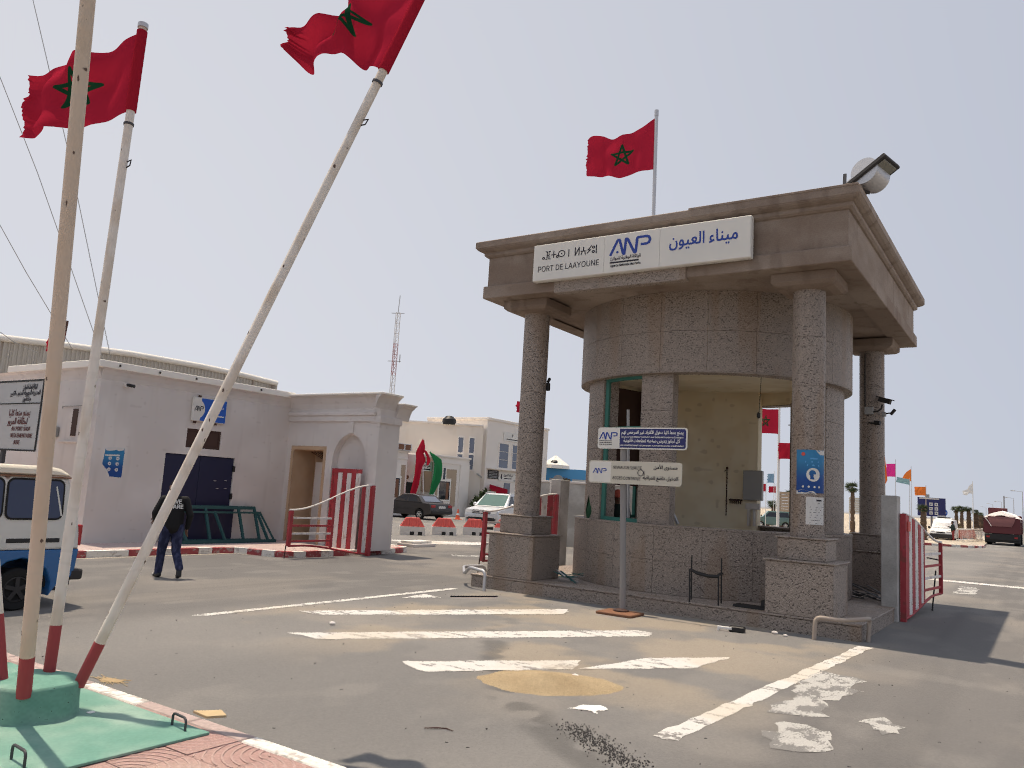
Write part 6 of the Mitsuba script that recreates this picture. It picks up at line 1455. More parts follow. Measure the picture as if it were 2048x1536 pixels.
put('case', box(XP - .3, XP + .3, 22.0, 23.4, 4.18, 4.62, .01), 'mat_galvanised', ac)
for y in (22.35, 23.0):
    put('grille', box(XP + .295, XP + .31, y - .24, y + .28, 4.23, 4.57), 'mat_rust_brown', ac)
tk = thing('water_tank', 'black plastic water tank on the cream office roof', 'water tank')
put('tank', lathe([(.5, 6.6), (.52, 6.75), (.5, 7.0), (.36, 7.12), (.30, 7.2), (.2, 7.24)], 24, (-30.9, 29.9, 0)), 'mat_black', tk, smooth=40)
rd = thing('red_board', 'plain red board standing against the tower wall behind the silver pickup', 'board')
put('panel', panel(Polygon([(33.2, 1.35), (35.6, 1.35), (35.6, 2.1), (33.2, 2.4)]), (XT + .4, 0, 0), FY, FZ, .05), 'mat_cloth_red', rd)
put('leg', cyl((XT + .4, 34.0, 0), (XT + .4, 34.0, 1.35), .04, n=8), 'mat_grey_metal', rd)
put('leg', cyl((XT + .4, 35.2, 0), (XT + .4, 35.2, 1.35), .04, n=8), 'mat_grey_metal', rd)

def drape(name, label, m, keys, x, fold=.12):
    """Hanging cloth: rows of (y left, y right, z); folds run down it."""
    rows = []
    n = 17
    zs = np.array([k[2] for k in keys]); a = np.array([k[0] for k in keys]); b = np.array([k[1] for k in keys])
    for t in np.linspace(0, 1, 24):
        i = t * (len(keys) - 1)
        l, r_, z = np.interp(i, range(len(keys)), a), np.interp(i, range(len(keys)), b), np.interp(i, range(len(keys)), zs)
        u = np.linspace(0, 1, n)
        rows.append(np.column_stack([x + fold * np.sin(u * 9 + 2.2 * t) * (.4 + .6 * t) + .1 * np.sin(4 * t), l + (r_ - l) * u, np.full(n, z) + .06 * np.sin(5 * u + 3 * t)]))
    v = np.vstack(rows)
    q = np.arange(len(rows) * n).reshape(len(rows), n)
    f = np.stack([q[:-1, :-1], q[:-1, 1:], q[1:, 1:], q[1:, :-1]], -1).reshape(-1, 4)
    return put(name, TM(v, np.vstack([f[:, [0, 1, 2]], f[:, [0, 2, 3]]]), process=False), m, smooth=True, label=label, cat='banner')
drape('banner', 'long red banner hanging in front of the office portico', 'mat_cloth_red', [(24.45, 24.62, 5.05), (24.1, 24.75, 4.6), (23.75, 24.6, 4.1), (23.8, 24.9, 3.7), (23.75, 24.55, 3.2), (23.75, 24.5, 2.6), (23.6, 24.45, 1.9), (23.45, 24.2, 1.2), (23.25, 23.85, .5), (23.2, 23.7, .1)], XP + .25, .10)
drape('banner', 'short tail of red cloth blown across the office entrance sign', 'mat_cloth_red', [(24.35, 24.75, 4.35), (24.6, 25.0, 3.9), (24.75, 25.2, 3.6), (24.9, 25.2, 3.4)], XP + .45, .05)
drape('banner', 'long green banner hanging to the right of the office entrance', 'mat_cloth_green', [(25.3, 25.7, 4.25), (25.55, 26.6, 3.9), (25.8, 26.7, 3.5), (25.75, 26.75, 3.0), (25.65, 26.7, 2.4), (25.55, 26.4, 1.9), (25.5, 26.05, 1.4), (25.5, 25.9, .8), (25.45, 25.85, .3)], XP + .22, .10)
put('banner_pole', cyl((XP + .6, 24.75, 0), (XP + .25, 24.55, 4.3), .035, n=8), 'mat_white', label='thin white pole in front of the red banner', cat='pole')

ms_ = thing('radio_mast', 'slender red and white lattice radio mast behind the gatehouse corner', 'mast')
cx, cy, zt_ = -48.6, 42.6, 19.3
for i in range(18):
    z0, z1 = i * zt_ / 18, (i + 1) * zt_ / 18
    ps = [(cx + .26 * math.cos(a), cy + .26 * math.sin(a)) for a in (.4, 2.494, 4.589)]
    parts = []
    for k in range(3):
        a, b = ps[k], ps[(k + 1) % 3]
        parts.append(bar((*a, z0), (*a, z1), .05, .05, (1, 0, 0)))
        parts.append(bar((*a, z0 + .02), (*b, (z0 + z1) / 2), .03, .03)); parts.append(bar((*b, (z0 + z1) / 2), (*a, z1), .03, .03)); parts.append(bar((*a, z1), (*b, z1), .03, .03))
    put('lattice_section', join(parts), 'mat_mast_white' if (i // 3) % 2 else 'mat_mast_red', ms_)
put('whip', cyl((cx, cy, zt_), (cx + .1, cy, 21.1), .035, n=6), 'mat_grey_metal', ms_)
put('antenna_arm', join(bar((cx - .6, cy - .3, zt_ - .05), (cx + .6, cy + .3, zt_ - .05), .05, .05), bar((cx - .6, cy - .3, 14.3), (cx + .6, cy + .3, 14.3), .05, .05), bar((cx + .5, cy + .25, 14.2), (cx + .5, cy + .25, 15), .06, .06)), 'mat_grey_metal', ms_)

# yard wall and blue and white building behind the left column
yw = thing('yard_wall', 'pale boundary wall behind the left front column of the booth', 'wall')
put('wall', box(-10.6, -5.5, 10.0, 10.2, 0, 2.36), 'mat_grey_concrete', yw)
put('coping', box(-10.65, -5.45, 9.95, 10.25, 2.36, 2.44, .01), 'mat_plaster', yw)
for x in (-9.75, -7.6): put('wall_pier', box(x - .15, x + .15, 9.92, 10.0, 0, 2.36, .01), 'mat_plaster', yw)
bb = thing('blue_trimmed_building', 'white building with a broad blue band and water tanks behind the yard wall', 'building')
p0, p1 = np.array([-33.5, 41.6]), np.array([-25.4, 47.1])
d_ = (p1 - p0) / np.linalg.norm(p1 - p0); n_ = np.array([d_[1], -d_[0]])
put('wall', prism(Polygon([p0, p1, p1 - n_ * 6, p0 - n_ * 6]), 0, 3.55), 'mat_bldg_white', bb)
put('blue_band', prism(LineString([p0, p1]).buffer(.12, cap_style='flat'), 3.35, 4.2), 'mat_sky_blue_paint', bb)
for s_ in (1.5, 3.6, 5.6, 7.6):
    c = p0 + d_ * s_
    put('blue_pilaster', panel(sbox(-.22, 0, .22, 3.36), (*(c + n_ * .0), 0), (*d_, 0), FZ, .10), 'mat_sky_blue_paint', bb)
put('skylight', loft([[(-30.1 + h * math.cos(a), 44.3 + h * math.sin(a), z) for a in np.linspace(.3, .3 + 2 * math.pi, 9)[:-1]] for h, z in ((1.3, 4.2), (1.25, 4.5), (.06, 5.35))]), 'mat_cornice_white', bb)
for x, y in ((-30.75, 43.1), (-29.85, 43.7)):
    tk = thing('water_tank', 'black water tank on the blue trimmed building, ' + ('left' if x < -30 else 'right') + ' of the pair', 'water tank')
    put('tank', lathe([(.36, 4.2), (.38, 4.4), (.36, 4.75), (.2, 4.9)], 18, (x, y, 0)), 'mat_black', tk, smooth=40)
ds = thing('satellite_dish', 'grey satellite dish on the yard wall beside the left column', 'satellite dish')
with At(m=frame((-29.0, 43.0, 3.15), (.75, .55, .35), (-.1, -.1, 1))):
    put('dish', lathe([(.46, .12), (.34, .05), (.16, .01), (.14, -.01), (.34, .03), (.47, .11)], 20), 'mat_grey_metal', ds, smooth=40)
put('dish_arm', bar((-29.0, 43.0, 2.4), (-29.0, 43.0, 3.15), .06, .06), 'mat_grey_metal', ds)
def bush(name, label, c, r_, n, seed, m='mat_leaf', cat_='shrub', squash=.8):
    rr = np.random.default_rng(seed)
    d = rr.normal(size=(n, 3)); d /= np.linalg.norm(d, axis=1, keepdims=True)
    p = d * (r_ * rr.uniform(.35, 1, (n, 1))) * [1, 1, squash] * (0.7 + .6 * meshkit.noise(d * 2.2 + seed)[:, None])
    p[:, 2] = np.abs(p[:, 2]) if False else p[:, 2] + r_ * squash * .85
    s = r_ * .16
    a = rr.normal(size=(n, 3)) * s; b = rr.normal(size=(n, 3)) * s * .6
    P = p + np.array(c)
    v = np.stack([P - a, P + b, P + a, P - b], 1).reshape(-1, 3)
    i = np.arange(n)[:, None] * 4
    k_ = thing(name, label, cat_)
    put('foliage', TM(v, np.vstack([i + [0, 1, 2], i + [0, 2, 3]]), process=False), m, k_)
    put('stem', cyl((*c[:2], 0), (c[0], c[1], r_), .05, n=6), 'mat_trunk', k_)
bush('shrub', 'dry brown shrub showing over the yard wall', (-29.1, 44.4, 2.4), .65, 700, 3, 'mat_leaf_dry')
bush('shrub', 'dark green bush between the office portico and the silver pickup', (-27.6, 30.9, .1), 1.1, 1400, 5)
bush('shrub', 'second dark green bush, lower, behind the silver pickup', (-26.0, 31.8, .1), .8, 900, 6)
rfl = thing('column_side_flag', 'sliver of a red flag showing left of the booth column above the office roof', 'flag')
put('staff', cyl((-24.4, 31.0, 6), (-24.4, 31.0, 9.2), .04, n=8), 'mat_grey_metal', rfl)
P_, UV_ = grid_flag([(1.0, 0), (.96, .5), (1.0, 1.15)], [(.1, 0), (.12, .5), (.2, 1.15)], 16, 10, .05, 1.2, 3, .03)
m_, uv_ = cloth(P_, UV_, (-24.4, 31.0, 7.4), WIND, (0, 0, 1))
put('cloth', m_, 'mat_cloth_red', rfl, smooth=True)
put('road_slab', box(-11.3, -10.6, 3.0, 4.1, 0, .10, .01), 'mat_plaster', label='low pale slab on the ground past the gatehouse corner', cat='slab')
put('road_slab', box(-11.2, -10.7, 3.05, 4.0, .104, .18, .01), 'mat_kerb_white', label='thin pale slab lying on the lower one past the gatehouse corner', cat='slab')

# ------------------------------------------------------------------ vehicles
def outline_body(pts, hw, bev=.04):
    """Body from a side outline (x, z), rounded at the flanks; hw(z) is half the width at a height."""
    p = np.array(pts, float)
    e = np.roll(p, -1, 0) - p
    n = np.column_stack([e[:, 1], -e[:, 0]]); n /= np.linalg.norm(n, axis=1, keepdims=True) + 1e-9
    vn = n + np.roll(n, 1, 0); vn /= np.linalg.norm(vn, axis=1, keepdims=True) + 1e-9
    area = np.sum(p[:, 0] * np.roll(p[:, 1], -1) - np.roll(p[:, 0], -1) * p[:, 1])
    if area < 0: vn = -vn
    ins = p - vn * bev
    rings = []
    for y, q in ((1, ins), (1 - .3 * 0, None), (0, p)):
        pass
    H = np.array([hw(z) for x, z in p])
    def ring(q, y): return np.column_stack([q[:, 0], y, q[:, 1]])
    rs = [ring(ins, H), ring(p - vn * bev * .3, H - bev * .35), ring(p, H - bev), ring(p, -H + bev), ring(p - vn * bev * .3, -H + bev * .35), ring(ins, -H)]
    m = loft(rs, caps=False)
    from shapely.geometry import Polygon as PG
    v2, f2 = trimesh.creation.triangulate_polygon(PG(ins), engine='earcut')
    caps = []
    for s in (1, -1):
        caps.append(TM(np.column_stack([v2[:, 0], [s * hw(z) for z in v2[:, 1]], v2[:, 1]]), f2 if s < 0 else f2[:, ::-1], process=False))
    return join(m, *caps)


def arch(x, r_, z, n=9, z0=None):
    """Wheel arch points along the sill from front to back."""
    return [(x + r_ * math.cos(t), z + r_ * math.sin(t)) for t in np.linspace(-.25, math.pi + .25, n)]


def side_glass(poly, hw, side, off=.004):
    P = Polygon(poly)
    v, f = trimesh.creation.triangulate_polygon(P.segmentize(.3), engine='earcut')
    return TM(np.column_stack([v[:, 0], [side * (hw(z) + off) for z in v[:, 1]], v[:, 1]]), f, process=False)


def quad(a, b, c, d):
    return TM(np.array([a, b, c, d], float), np.array([[0, 1, 2], [0, 2, 3]]), process=False)


def wheel(key, x, y, r_, w=.2, side=1, rim='mat_alu'):
    wk = uniq(f'{key}__wheel')
    def lat(prof, m, nm, n=28, **k):
        g = lathe(prof, n)
        g.apply_transform(trimesh.transformations.rotation_matrix(math.pi / 2 * -side, [1, 0, 0]))
        g.apply_translation([x, y, r_])
        put(nm, g, m, wk, smooth=35, **k)
    lat([(r_ * .62, -w / 2), (r_ * .92, -w / 2), (r_, -w / 2 + .03), (r_, w / 2 - .03), (r_ * .92, w / 2), (r_ * .64, w / 2 - .01), (r_ * .60, w / 2 - .04)], 'mat_rubber', 'tyre')
    lat([(r_ * .61, w / 2 - .07), (r_ * .61, w / 2 - .02), (r_ * .55, w / 2 - .015), (r_ * .5, w / 2 - .045)], rim, 'rim')
    sp_ = []
    for k in range(5):
        a = k * 2 * math.pi / 5 + .3
        sp_.append(bar((0, 0, 0), (r_ * .56 * math.cos(a), 0, r_ * .56 * math.sin(a)), .05, .055, (0, 1, 0)))
    sp_.append(cyl((0, -.03, 0), (0, .03, 0), r_ * .17, n=12))
    g = join(sp_); g.apply_translation([x, y + side * (w / 2 - .03), r_])
    put('spokes', g, rim, wk)


def mirror(key, x, y, z, s, m):
    put('mirror', join(ball((x, y + s * .13, z), .10, (.6, 1, .8), 2), ball((x, y + s * .05, z - .03), .05, (1, 1.6, .6), 1)) if False else TM(*_ell((x, y + s * .12, z), (.06, .11, .085))), m, key, smooth=True)


def _ell(c, s):
    m = trimesh.creation.icosphere(2, 1.0)
    return m.vertices * np.array(s) + np.array(c), m.faces


# dark saloon
sc = thing('saloon_car', 'dark grey saloon car parked nose in at the office portico', 'car')
# sits with its tail to the camera's right
with At(-23.75, 20.75, 0, 174, m=np.diag([1.12, 1.08, 1.06, 1.0])):
    hw = lambda z: .84 - .02 * abs(z - .6) if z < .95 else .82 - .30 * (z - .95)
    low = [(0, .34), (-.03, .55), (.0, .80), (.06, .90), (.16, .93), (.85, .955), (1.5, .96), (2.9, .93), (3.9, .83), (4.25, .74), (4.36, .60), (4.36, .36), (4.2, .24)] + [(3.98, .24)] + arch(3.55, .33, .29) + [(3.1, .22), (1.25, .22)] + arch(.85, .33, .29) + [(.4, .26)]
    put('body', outline_body(low, hw, .05), 'mat_car_black', sc, smooth=35)
    cab = [(.62, .94), (1.05, 1.29), (1.25, 1.355), (1.6, 1.385), (2.1, 1.38), (2.38, 1.33), (3.02, .93)]
    put('cabin', outline_body(cab, hw, .05), 'mat_car_black', sc, smooth=35)
    for s in (1, -1):
        put('side_window', side_glass([(1.0, .98), (1.28, 1.29), (1.78, 1.31), (1.78, .97)], hw, s, .006), 'mat_glass_dark', sc)
        put('side_window', side_glass([(1.86, .97), (1.86, 1.31), (2.3, 1.27), (2.78, .97)], hw, s, .006), 'mat_glass_dark', sc)
        for x in (.85, 3.55): wheel(sc, x, s * .74, .29, .19, s)
        put('tail_lamp', box(-.035, .0, s * .50, s * .80, .70, .84, .01), 'mat_lamp_red', sc)
        put('side_trim', box(.9, 3.3, s * .835, s * .850, .54, .60), 'mat_dark', sc)
    put('rear_window', quad((.665, -.60, 1.0), (.665, .60, 1.0), (1.03, .52, 1.285), (1.03, -.52, 1.285)), 'mat_glass_grey', sc)
    put('windscreen', quad((2.98, .62, .98), (2.98, -.62, .98), (2.46, -.53, 1.30), (2.46, .53, 1.30)), 'mat_glass_dark', sc)
    put('bumper', box(-.09, .10, -.80, .80, .36, .54, .03), 'mat_dark', sc)
    put('number_plate', box(-.045, -.03, -.26, .26, .66, .78, .004), 'mat_plate_white', sc)
    put('roof_gutter', join(*[tube([(1.0, s * .755, 1.27), (1.3, s * .74, 1.37), (2.2, s * .735, 1.385)], .012, 6) for s in (1, -1)]), 'mat_chrome', sc)

# silver pickup facing the camera
pk = thing('pickup_truck', 'silver double cab pickup facing the camera behind the plastic barriers', 'pickup truck')
with At(-17.55, 16.15, 0, -79):
    hw = lambda z: .94 - .03 * abs(z - .7) if z < 1.12 else .92 - .30 * (z - 1.12)
    L = 5.2; X = lambda v: v - 0.0
    low = [(0, .5), (0, 1.12), (.1, 1.16), (3.5, 1.15), (4.2, 1.10), (4.95, 1.0), (5.14, .92), (5.20, .72), (5.20, .50), (5.10, .34)] + [(4.86, .34)] + arch(4.3, .42, .38) + [(3.7, .32), (1.9, .32)] + arch(1.15, .42, .38) + [(.5, .42)]
    with At(-5.2, 0, 0):
        put('body', outline_body(low, hw, .07), 'mat_car_silver', pk, smooth=35)
        cab = [(1.75, 1.12), (1.95, 1.74), (2.2, 1.80), (3.0, 1.80), (3.3, 1.75), (4.15, 1.13)]
        put('cabin', outline_body(cab, hw, .06), 'mat_car_silver', pk, smooth=35)
        put('windscreen', quad((4.12, .76, 1.16), (4.12, -.76, 1.16), (3.35, -.66, 1.735), (3.35, .66, 1.735)), 'mat_glass_green', pk)
        for s in (1, -1):
            put('side_window', side_glass([(3.0, 1.20), (3.0, 1.69), (3.28, 1.68), (3.88, 1.20)], hw, s, .006), 'mat_glass_dark', pk)
            put('side_window', side_glass([(2.0, 1.20), (2.1, 1.69), (2.92, 1.69), (2.92, 1.20)], hw, s, .006), 'mat_glass_dark', pk)
            for x in (1.15, 4.3): wheel(pk, x, s * .82, .38, .24, s)
            put('headlamp', join(panel(Polygon([(-.0, 0), (.32, 0), (.38, .20), (.02, .17)]), (5.19 if True else 0, s * .50, .78), (0, s, 0), (-.25, 0, 1), .02)), 'mat_lamp_clear', pk)
            put('fog_lamp', box(5.18, 5.215, s * .62, s * .80, .46, .54, .01), 'mat_dark', pk)
            put('roof_rail', tube([(1.95, s * .68, 1.76), (2.1, s * .67, 1.85), (3.1, s * .67, 1.85), (3.3, s * .68, 1.78)], .022, 8), 'mat_alu', pk, smooth=40)
            put('mirror', TM(*_ell((3.72, s * 1.05, 1.20), (.07, .13, .10))), 'mat_car_silver', pk, smooth=True)
        for z in (.80, .88): put('grille_bar', box(5.19, 5.225, -.50, .50, z, z + .035, .006), 'mat_chrome', pk)
        put('grille', box(5.17, 5.205, -.50, .50, .76, .95, .006), 'mat_black', pk)
        rg = lathe([(.065, 0), (.085, 0), (.085, .02), (.065, .02)], 20)
        rg.apply_transform(frame((5.22, 0, .86), (0, 1, 0), (0, 0, 1)))
        put('badge', rg, 'mat_chrome', pk, smooth=40)
        put('lower_intake', box(5.17, 5.21, -.72, .72, .42, .58, .01), 'mat_black', pk)
        put('number_plate', box(5.20, 5.23, -.28, .28, .60, .71, .004), 'mat_plate_white', pk)
        put('bumper_lip', box(5.05, 5.20, -.85, .85, .30, .40, .02), 'mat_car_silver', pk)

# white and blue minibus at the left edge
mv = thing('minibus', 'old white minibus with a blue lower half and rusty gutter at the left edge', 'minibus')
with At(-5.925, -10.53, 0, -90):
    hw = lambda z: .815 if z < 1.15 else .815 - .10 * (z - 1.15) ** 1.3
    low = [(.06, .40), (.02, .5), (.0, .77), (.02, 1.12), (.06, 1.2), (3.6, 1.2), (3.72, 1.0), (3.8, .7), (3.8, .35), (3.6, .3)] + [(3.3, .3)] + arch(2.95, .37, .28) + [(2.5, .28), (1.25, .28)] + arch(.72, .40, .27) + [(.2, .36)]
    blue = [(.06, .40), (.02, .5), (.0, .772), (3.785, .772), (3.8, .7), (3.8, .35), (3.6, .3), (3.3, .3)] + arch(2.95, .37, .28) + [(2.5, .28), (1.25, .28)] + arch(.72, .40, .27) + [(.2, .36)]
    put('lower_body', outline_body(blue, lambda z: hw(z) + .004, .02), 'mat_van_blue', mv, smooth=30)
    white = [(.0, .774), (.015, 1.0), (.05, 1.2), (.16, 1.55), (.22, 1.735), (3.1, 1.735), (3.5, 1.25), (3.7, 1.1), (3.785, .774)]
    put('upper_body', outline_body(white, hw, .04), 'mat_van_white', mv, smooth=30)
    rf_ = [(.20, 1.745), (.24, 1.80), (.34, 1.85), (.5, 1.875), (2.7, 1.875), (3.0, 1.82), (3.1, 1.745)]
    put('roof', outline_body(rf_, lambda z: hw(z) + .012, .05), 'mat_van_cream', mv, smooth=40)
    put('gutter', join(*[box(.2, 3.1, s * .765, s * .80, 1.722, 1.742) for s in (1, -1)]), 'mat_rust_brown', mv)
    rwin = lambda x0, x1, z0, z1, r_=.07: sbox(x0 + r_, z0 + r_, x1 - r_, z1 - r_).buffer(r_, quad_segs=4)
    for s in (1, -1):
        for x0, x1 in ((.30, .99), (1.06, 1.80), (1.88, 2.6)):
            fr_ = rwin(x0 - .025, x1 + .025, 1.165, 1.705, .09)
            g_ = rwin(x0, x1, 1.19, 1.68)
            wk = uniq(f'{mv}__side_window')
            put('seal', side_glass(list(fr_.exterior.coords)[:-1], hw, s, .004), 'mat_rubber', wk)
            put('pane', side_glass(list(g_.exterior.coords)[:-1], hw, s, .008), 'mat_glass_blue', wk)
        put('rear_quarter_trim', side_glass([(.285, 1.22), (.31, 1.22), (.40, 1.60), (.385, 1.62)], hw, s, .011), 'mat_van_white', mv)
        put('moulding', box(.28, .95, s * .81, s * .825, .87, .925, .004), 'mat_black', mv)
        put('moulding', box(1.1, 2.4, s * .81, s * .825, .87, .925, .004), 'mat_black', mv)
        wheel(mv, .72, s * .70, .27, .18, s, 'mat_dark'); wheel(mv, 2.95, s * .70, .27, .18, s, 'mat_dark')
        put('tail_lamp', box(-.03, .035, s * .68, s * .80, .82, 1.10, .01), 'mat_lamp_red', mv)
    put('rear_bumper', join(box(-.10, .08, -.80, .82, .36, .50, .02)), 'mat_dark', mv)
    put('tow_bracket', box(.0, .16, .45, .70, .26, .37, .02), 'mat_dark', mv)
    put('exhaust', tube([(.9, .5, .30), (.4, .55, .24), (.12, .56, .22)], .025, 8), 'mat_steel_dark', mv)
    put('rear_window', quad((.055, -.58, 1.22), (.055, .58, 1.22), (.19, .55, 1.64), (.19, -.55, 1.64)), 'mat_glass_blue', mv)
    put('underbody', box(.3, 3.5, -.70, .70, .27, .42), 'mat_black', mv)

# plastic traffic barriers
def barrier(cx, cy, rot, label):
    k_ = thing('traffic_barrier', label, 'barrier', 'red and white plastic barriers in a row')
    with At(cx, cy, 0, rot):
        put('base', prism(sbox(-.5, -.22, .5, .22).buffer(-.02).buffer(.02), 0, .33), 'mat_plastic_white', k_)
        for x in (-.02, .30): put('notch', box(x - .08, x + .08, -.228, .228, 0, .14), 'mat_black', k_)
        top = loft([[(sx * a, sy * b, z) for sx, sy in ((-1, -1), (1, -1), (1, 1), (-1, 1))] for a, b, z in ((.47, .20, .332), (.46, .19, .36), (.27, .11, .66), (.25, .09, .68))])
        put('top', top, 'mat_plastic_red', k_)
        for i, (xa, xb) in enumerate(((-.22, -.16), (-.03, .03), (.16, .22))):
            put('rib', loft([[(x + dx, y, z) for x, y in ((xa, -.20 + .09 * t), (xb, -.20 + .09 * t), (xb, -.215 + .09 * t), (xa, -.215 + .09 * t))] for t, z, dx in ((0, .35, 0), (1, .64, 0))]), 'mat_plastic_red', k_)
        for z, w_ in ((.42, .05), (.50, .045), (.58, .04)):
            x_ = -.47 + (z - .33) * .62
            put('slot', box(x_ - .012, x_ + .03, -.08, .08, z - .018, z + .018), 'mat_dark', k_)
for (x, y, r_, l) in ((-15.0, 8.0, 48, 'leftmost red and white plastic barrier of the row'), (-14.75, 9.7, 46, 'second red and white plastic barrier from the left'), (-14.4, 11.35, 40, 'third red and white plastic barrier, in front of the pickup'), (-14.0, 13.1, 38, 'rightmost red and white plastic barrier, half hidden by the booth pedestal')):
    barrier(x, y, r_, l)
cn_ = thing('traffic_cone', 'small orange traffic cone between the saloon and the pickup', 'traffic cone')
put('cone', lathe([(.16, .03), (.15, .06), (.05, .55), (.03, .66)], 18, (-25.0, 24.0, 0)), 'mat_cone_orange', cn_, smooth=40)
put('foot', box(-25.2, -24.8, 23.8, 24.2, 0, .035, .01), 'mat_cone_orange', cn_)
put('white_collar', lathe([(.108, .28), (.112, .28), (.085, .40), (.082, .40)], 18, (-25.0, 24.0, 0)), 'mat_white', cn_, smooth=40)

# ------------------------------------------------------------------ people
def hull2(a, ra, b, rb, n=18):
    s = lambda c, r_: m3.Manifold.sphere(r_, n).translate(list(map(float, c)))
    return m3.Manifold.batch_hull([s(a, ra), s(b, rb)])


def skinmesh(segs, fine=.035, it=8):
    u = m3.Manifold.batch_boolean([hull2(*s) for s in segs], m3.OpType.Add).refine_to_length(fine)
    g = mtm(u)
    g.merge_vertices()
    trimesh.smoothing.filter_taubin(g, lamb=.5, nu=.52, iterations=it)
    return g


def hand_segs(w, d, across, palm_n, curl=.35, s=1.0):
    """Palm, four unequal bent fingers and a thumb from the side of the palm; d = along the forearm, across = little finger to thumb side."""
    w, d, ac, pn = (np.array(q, float) for q in (w, d, across, palm_n))
    d /= np.linalg.norm(d); ac /= np.linalg.norm(ac); pn /= np.linalg.norm(pn)
    out = []
    pc = w + d * .045 * s
    for k, (o_, L) in enumerate(((-.032, .060), (-.011, .074), (.010, .080), (.031, .072))):
        kn = w + d * .085 * s + ac * o_ * s
        out.append((w + ac * o_ * .6 * s, .013 * s, kn, .0105 * s))
        a = curl
        p1 = kn + (d * math.cos(a) + pn * math.sin(a)) * L * .5 * s
        p2 = p1 + (d * math.cos(2.1 * a) + pn * math.sin(2.1 * a)) * L * .5 * s
        out += [(kn, .0095 * s, p1, .0085 * s), (p1, .0085 * s, p2, .007 * s)]
    t0 = w + d * .022 * s + ac * .028 * s
    t1 = t0 + (d * .75 + ac * .66) * .042 * s
    t2 = t1 + (d * .95 + ac * .2 + pn * .3) * .030 * s
    out += [(t0, .012 * s, t1, .0105 * s), (t1, .0105 * s, t2, .008 * s)]
    return out


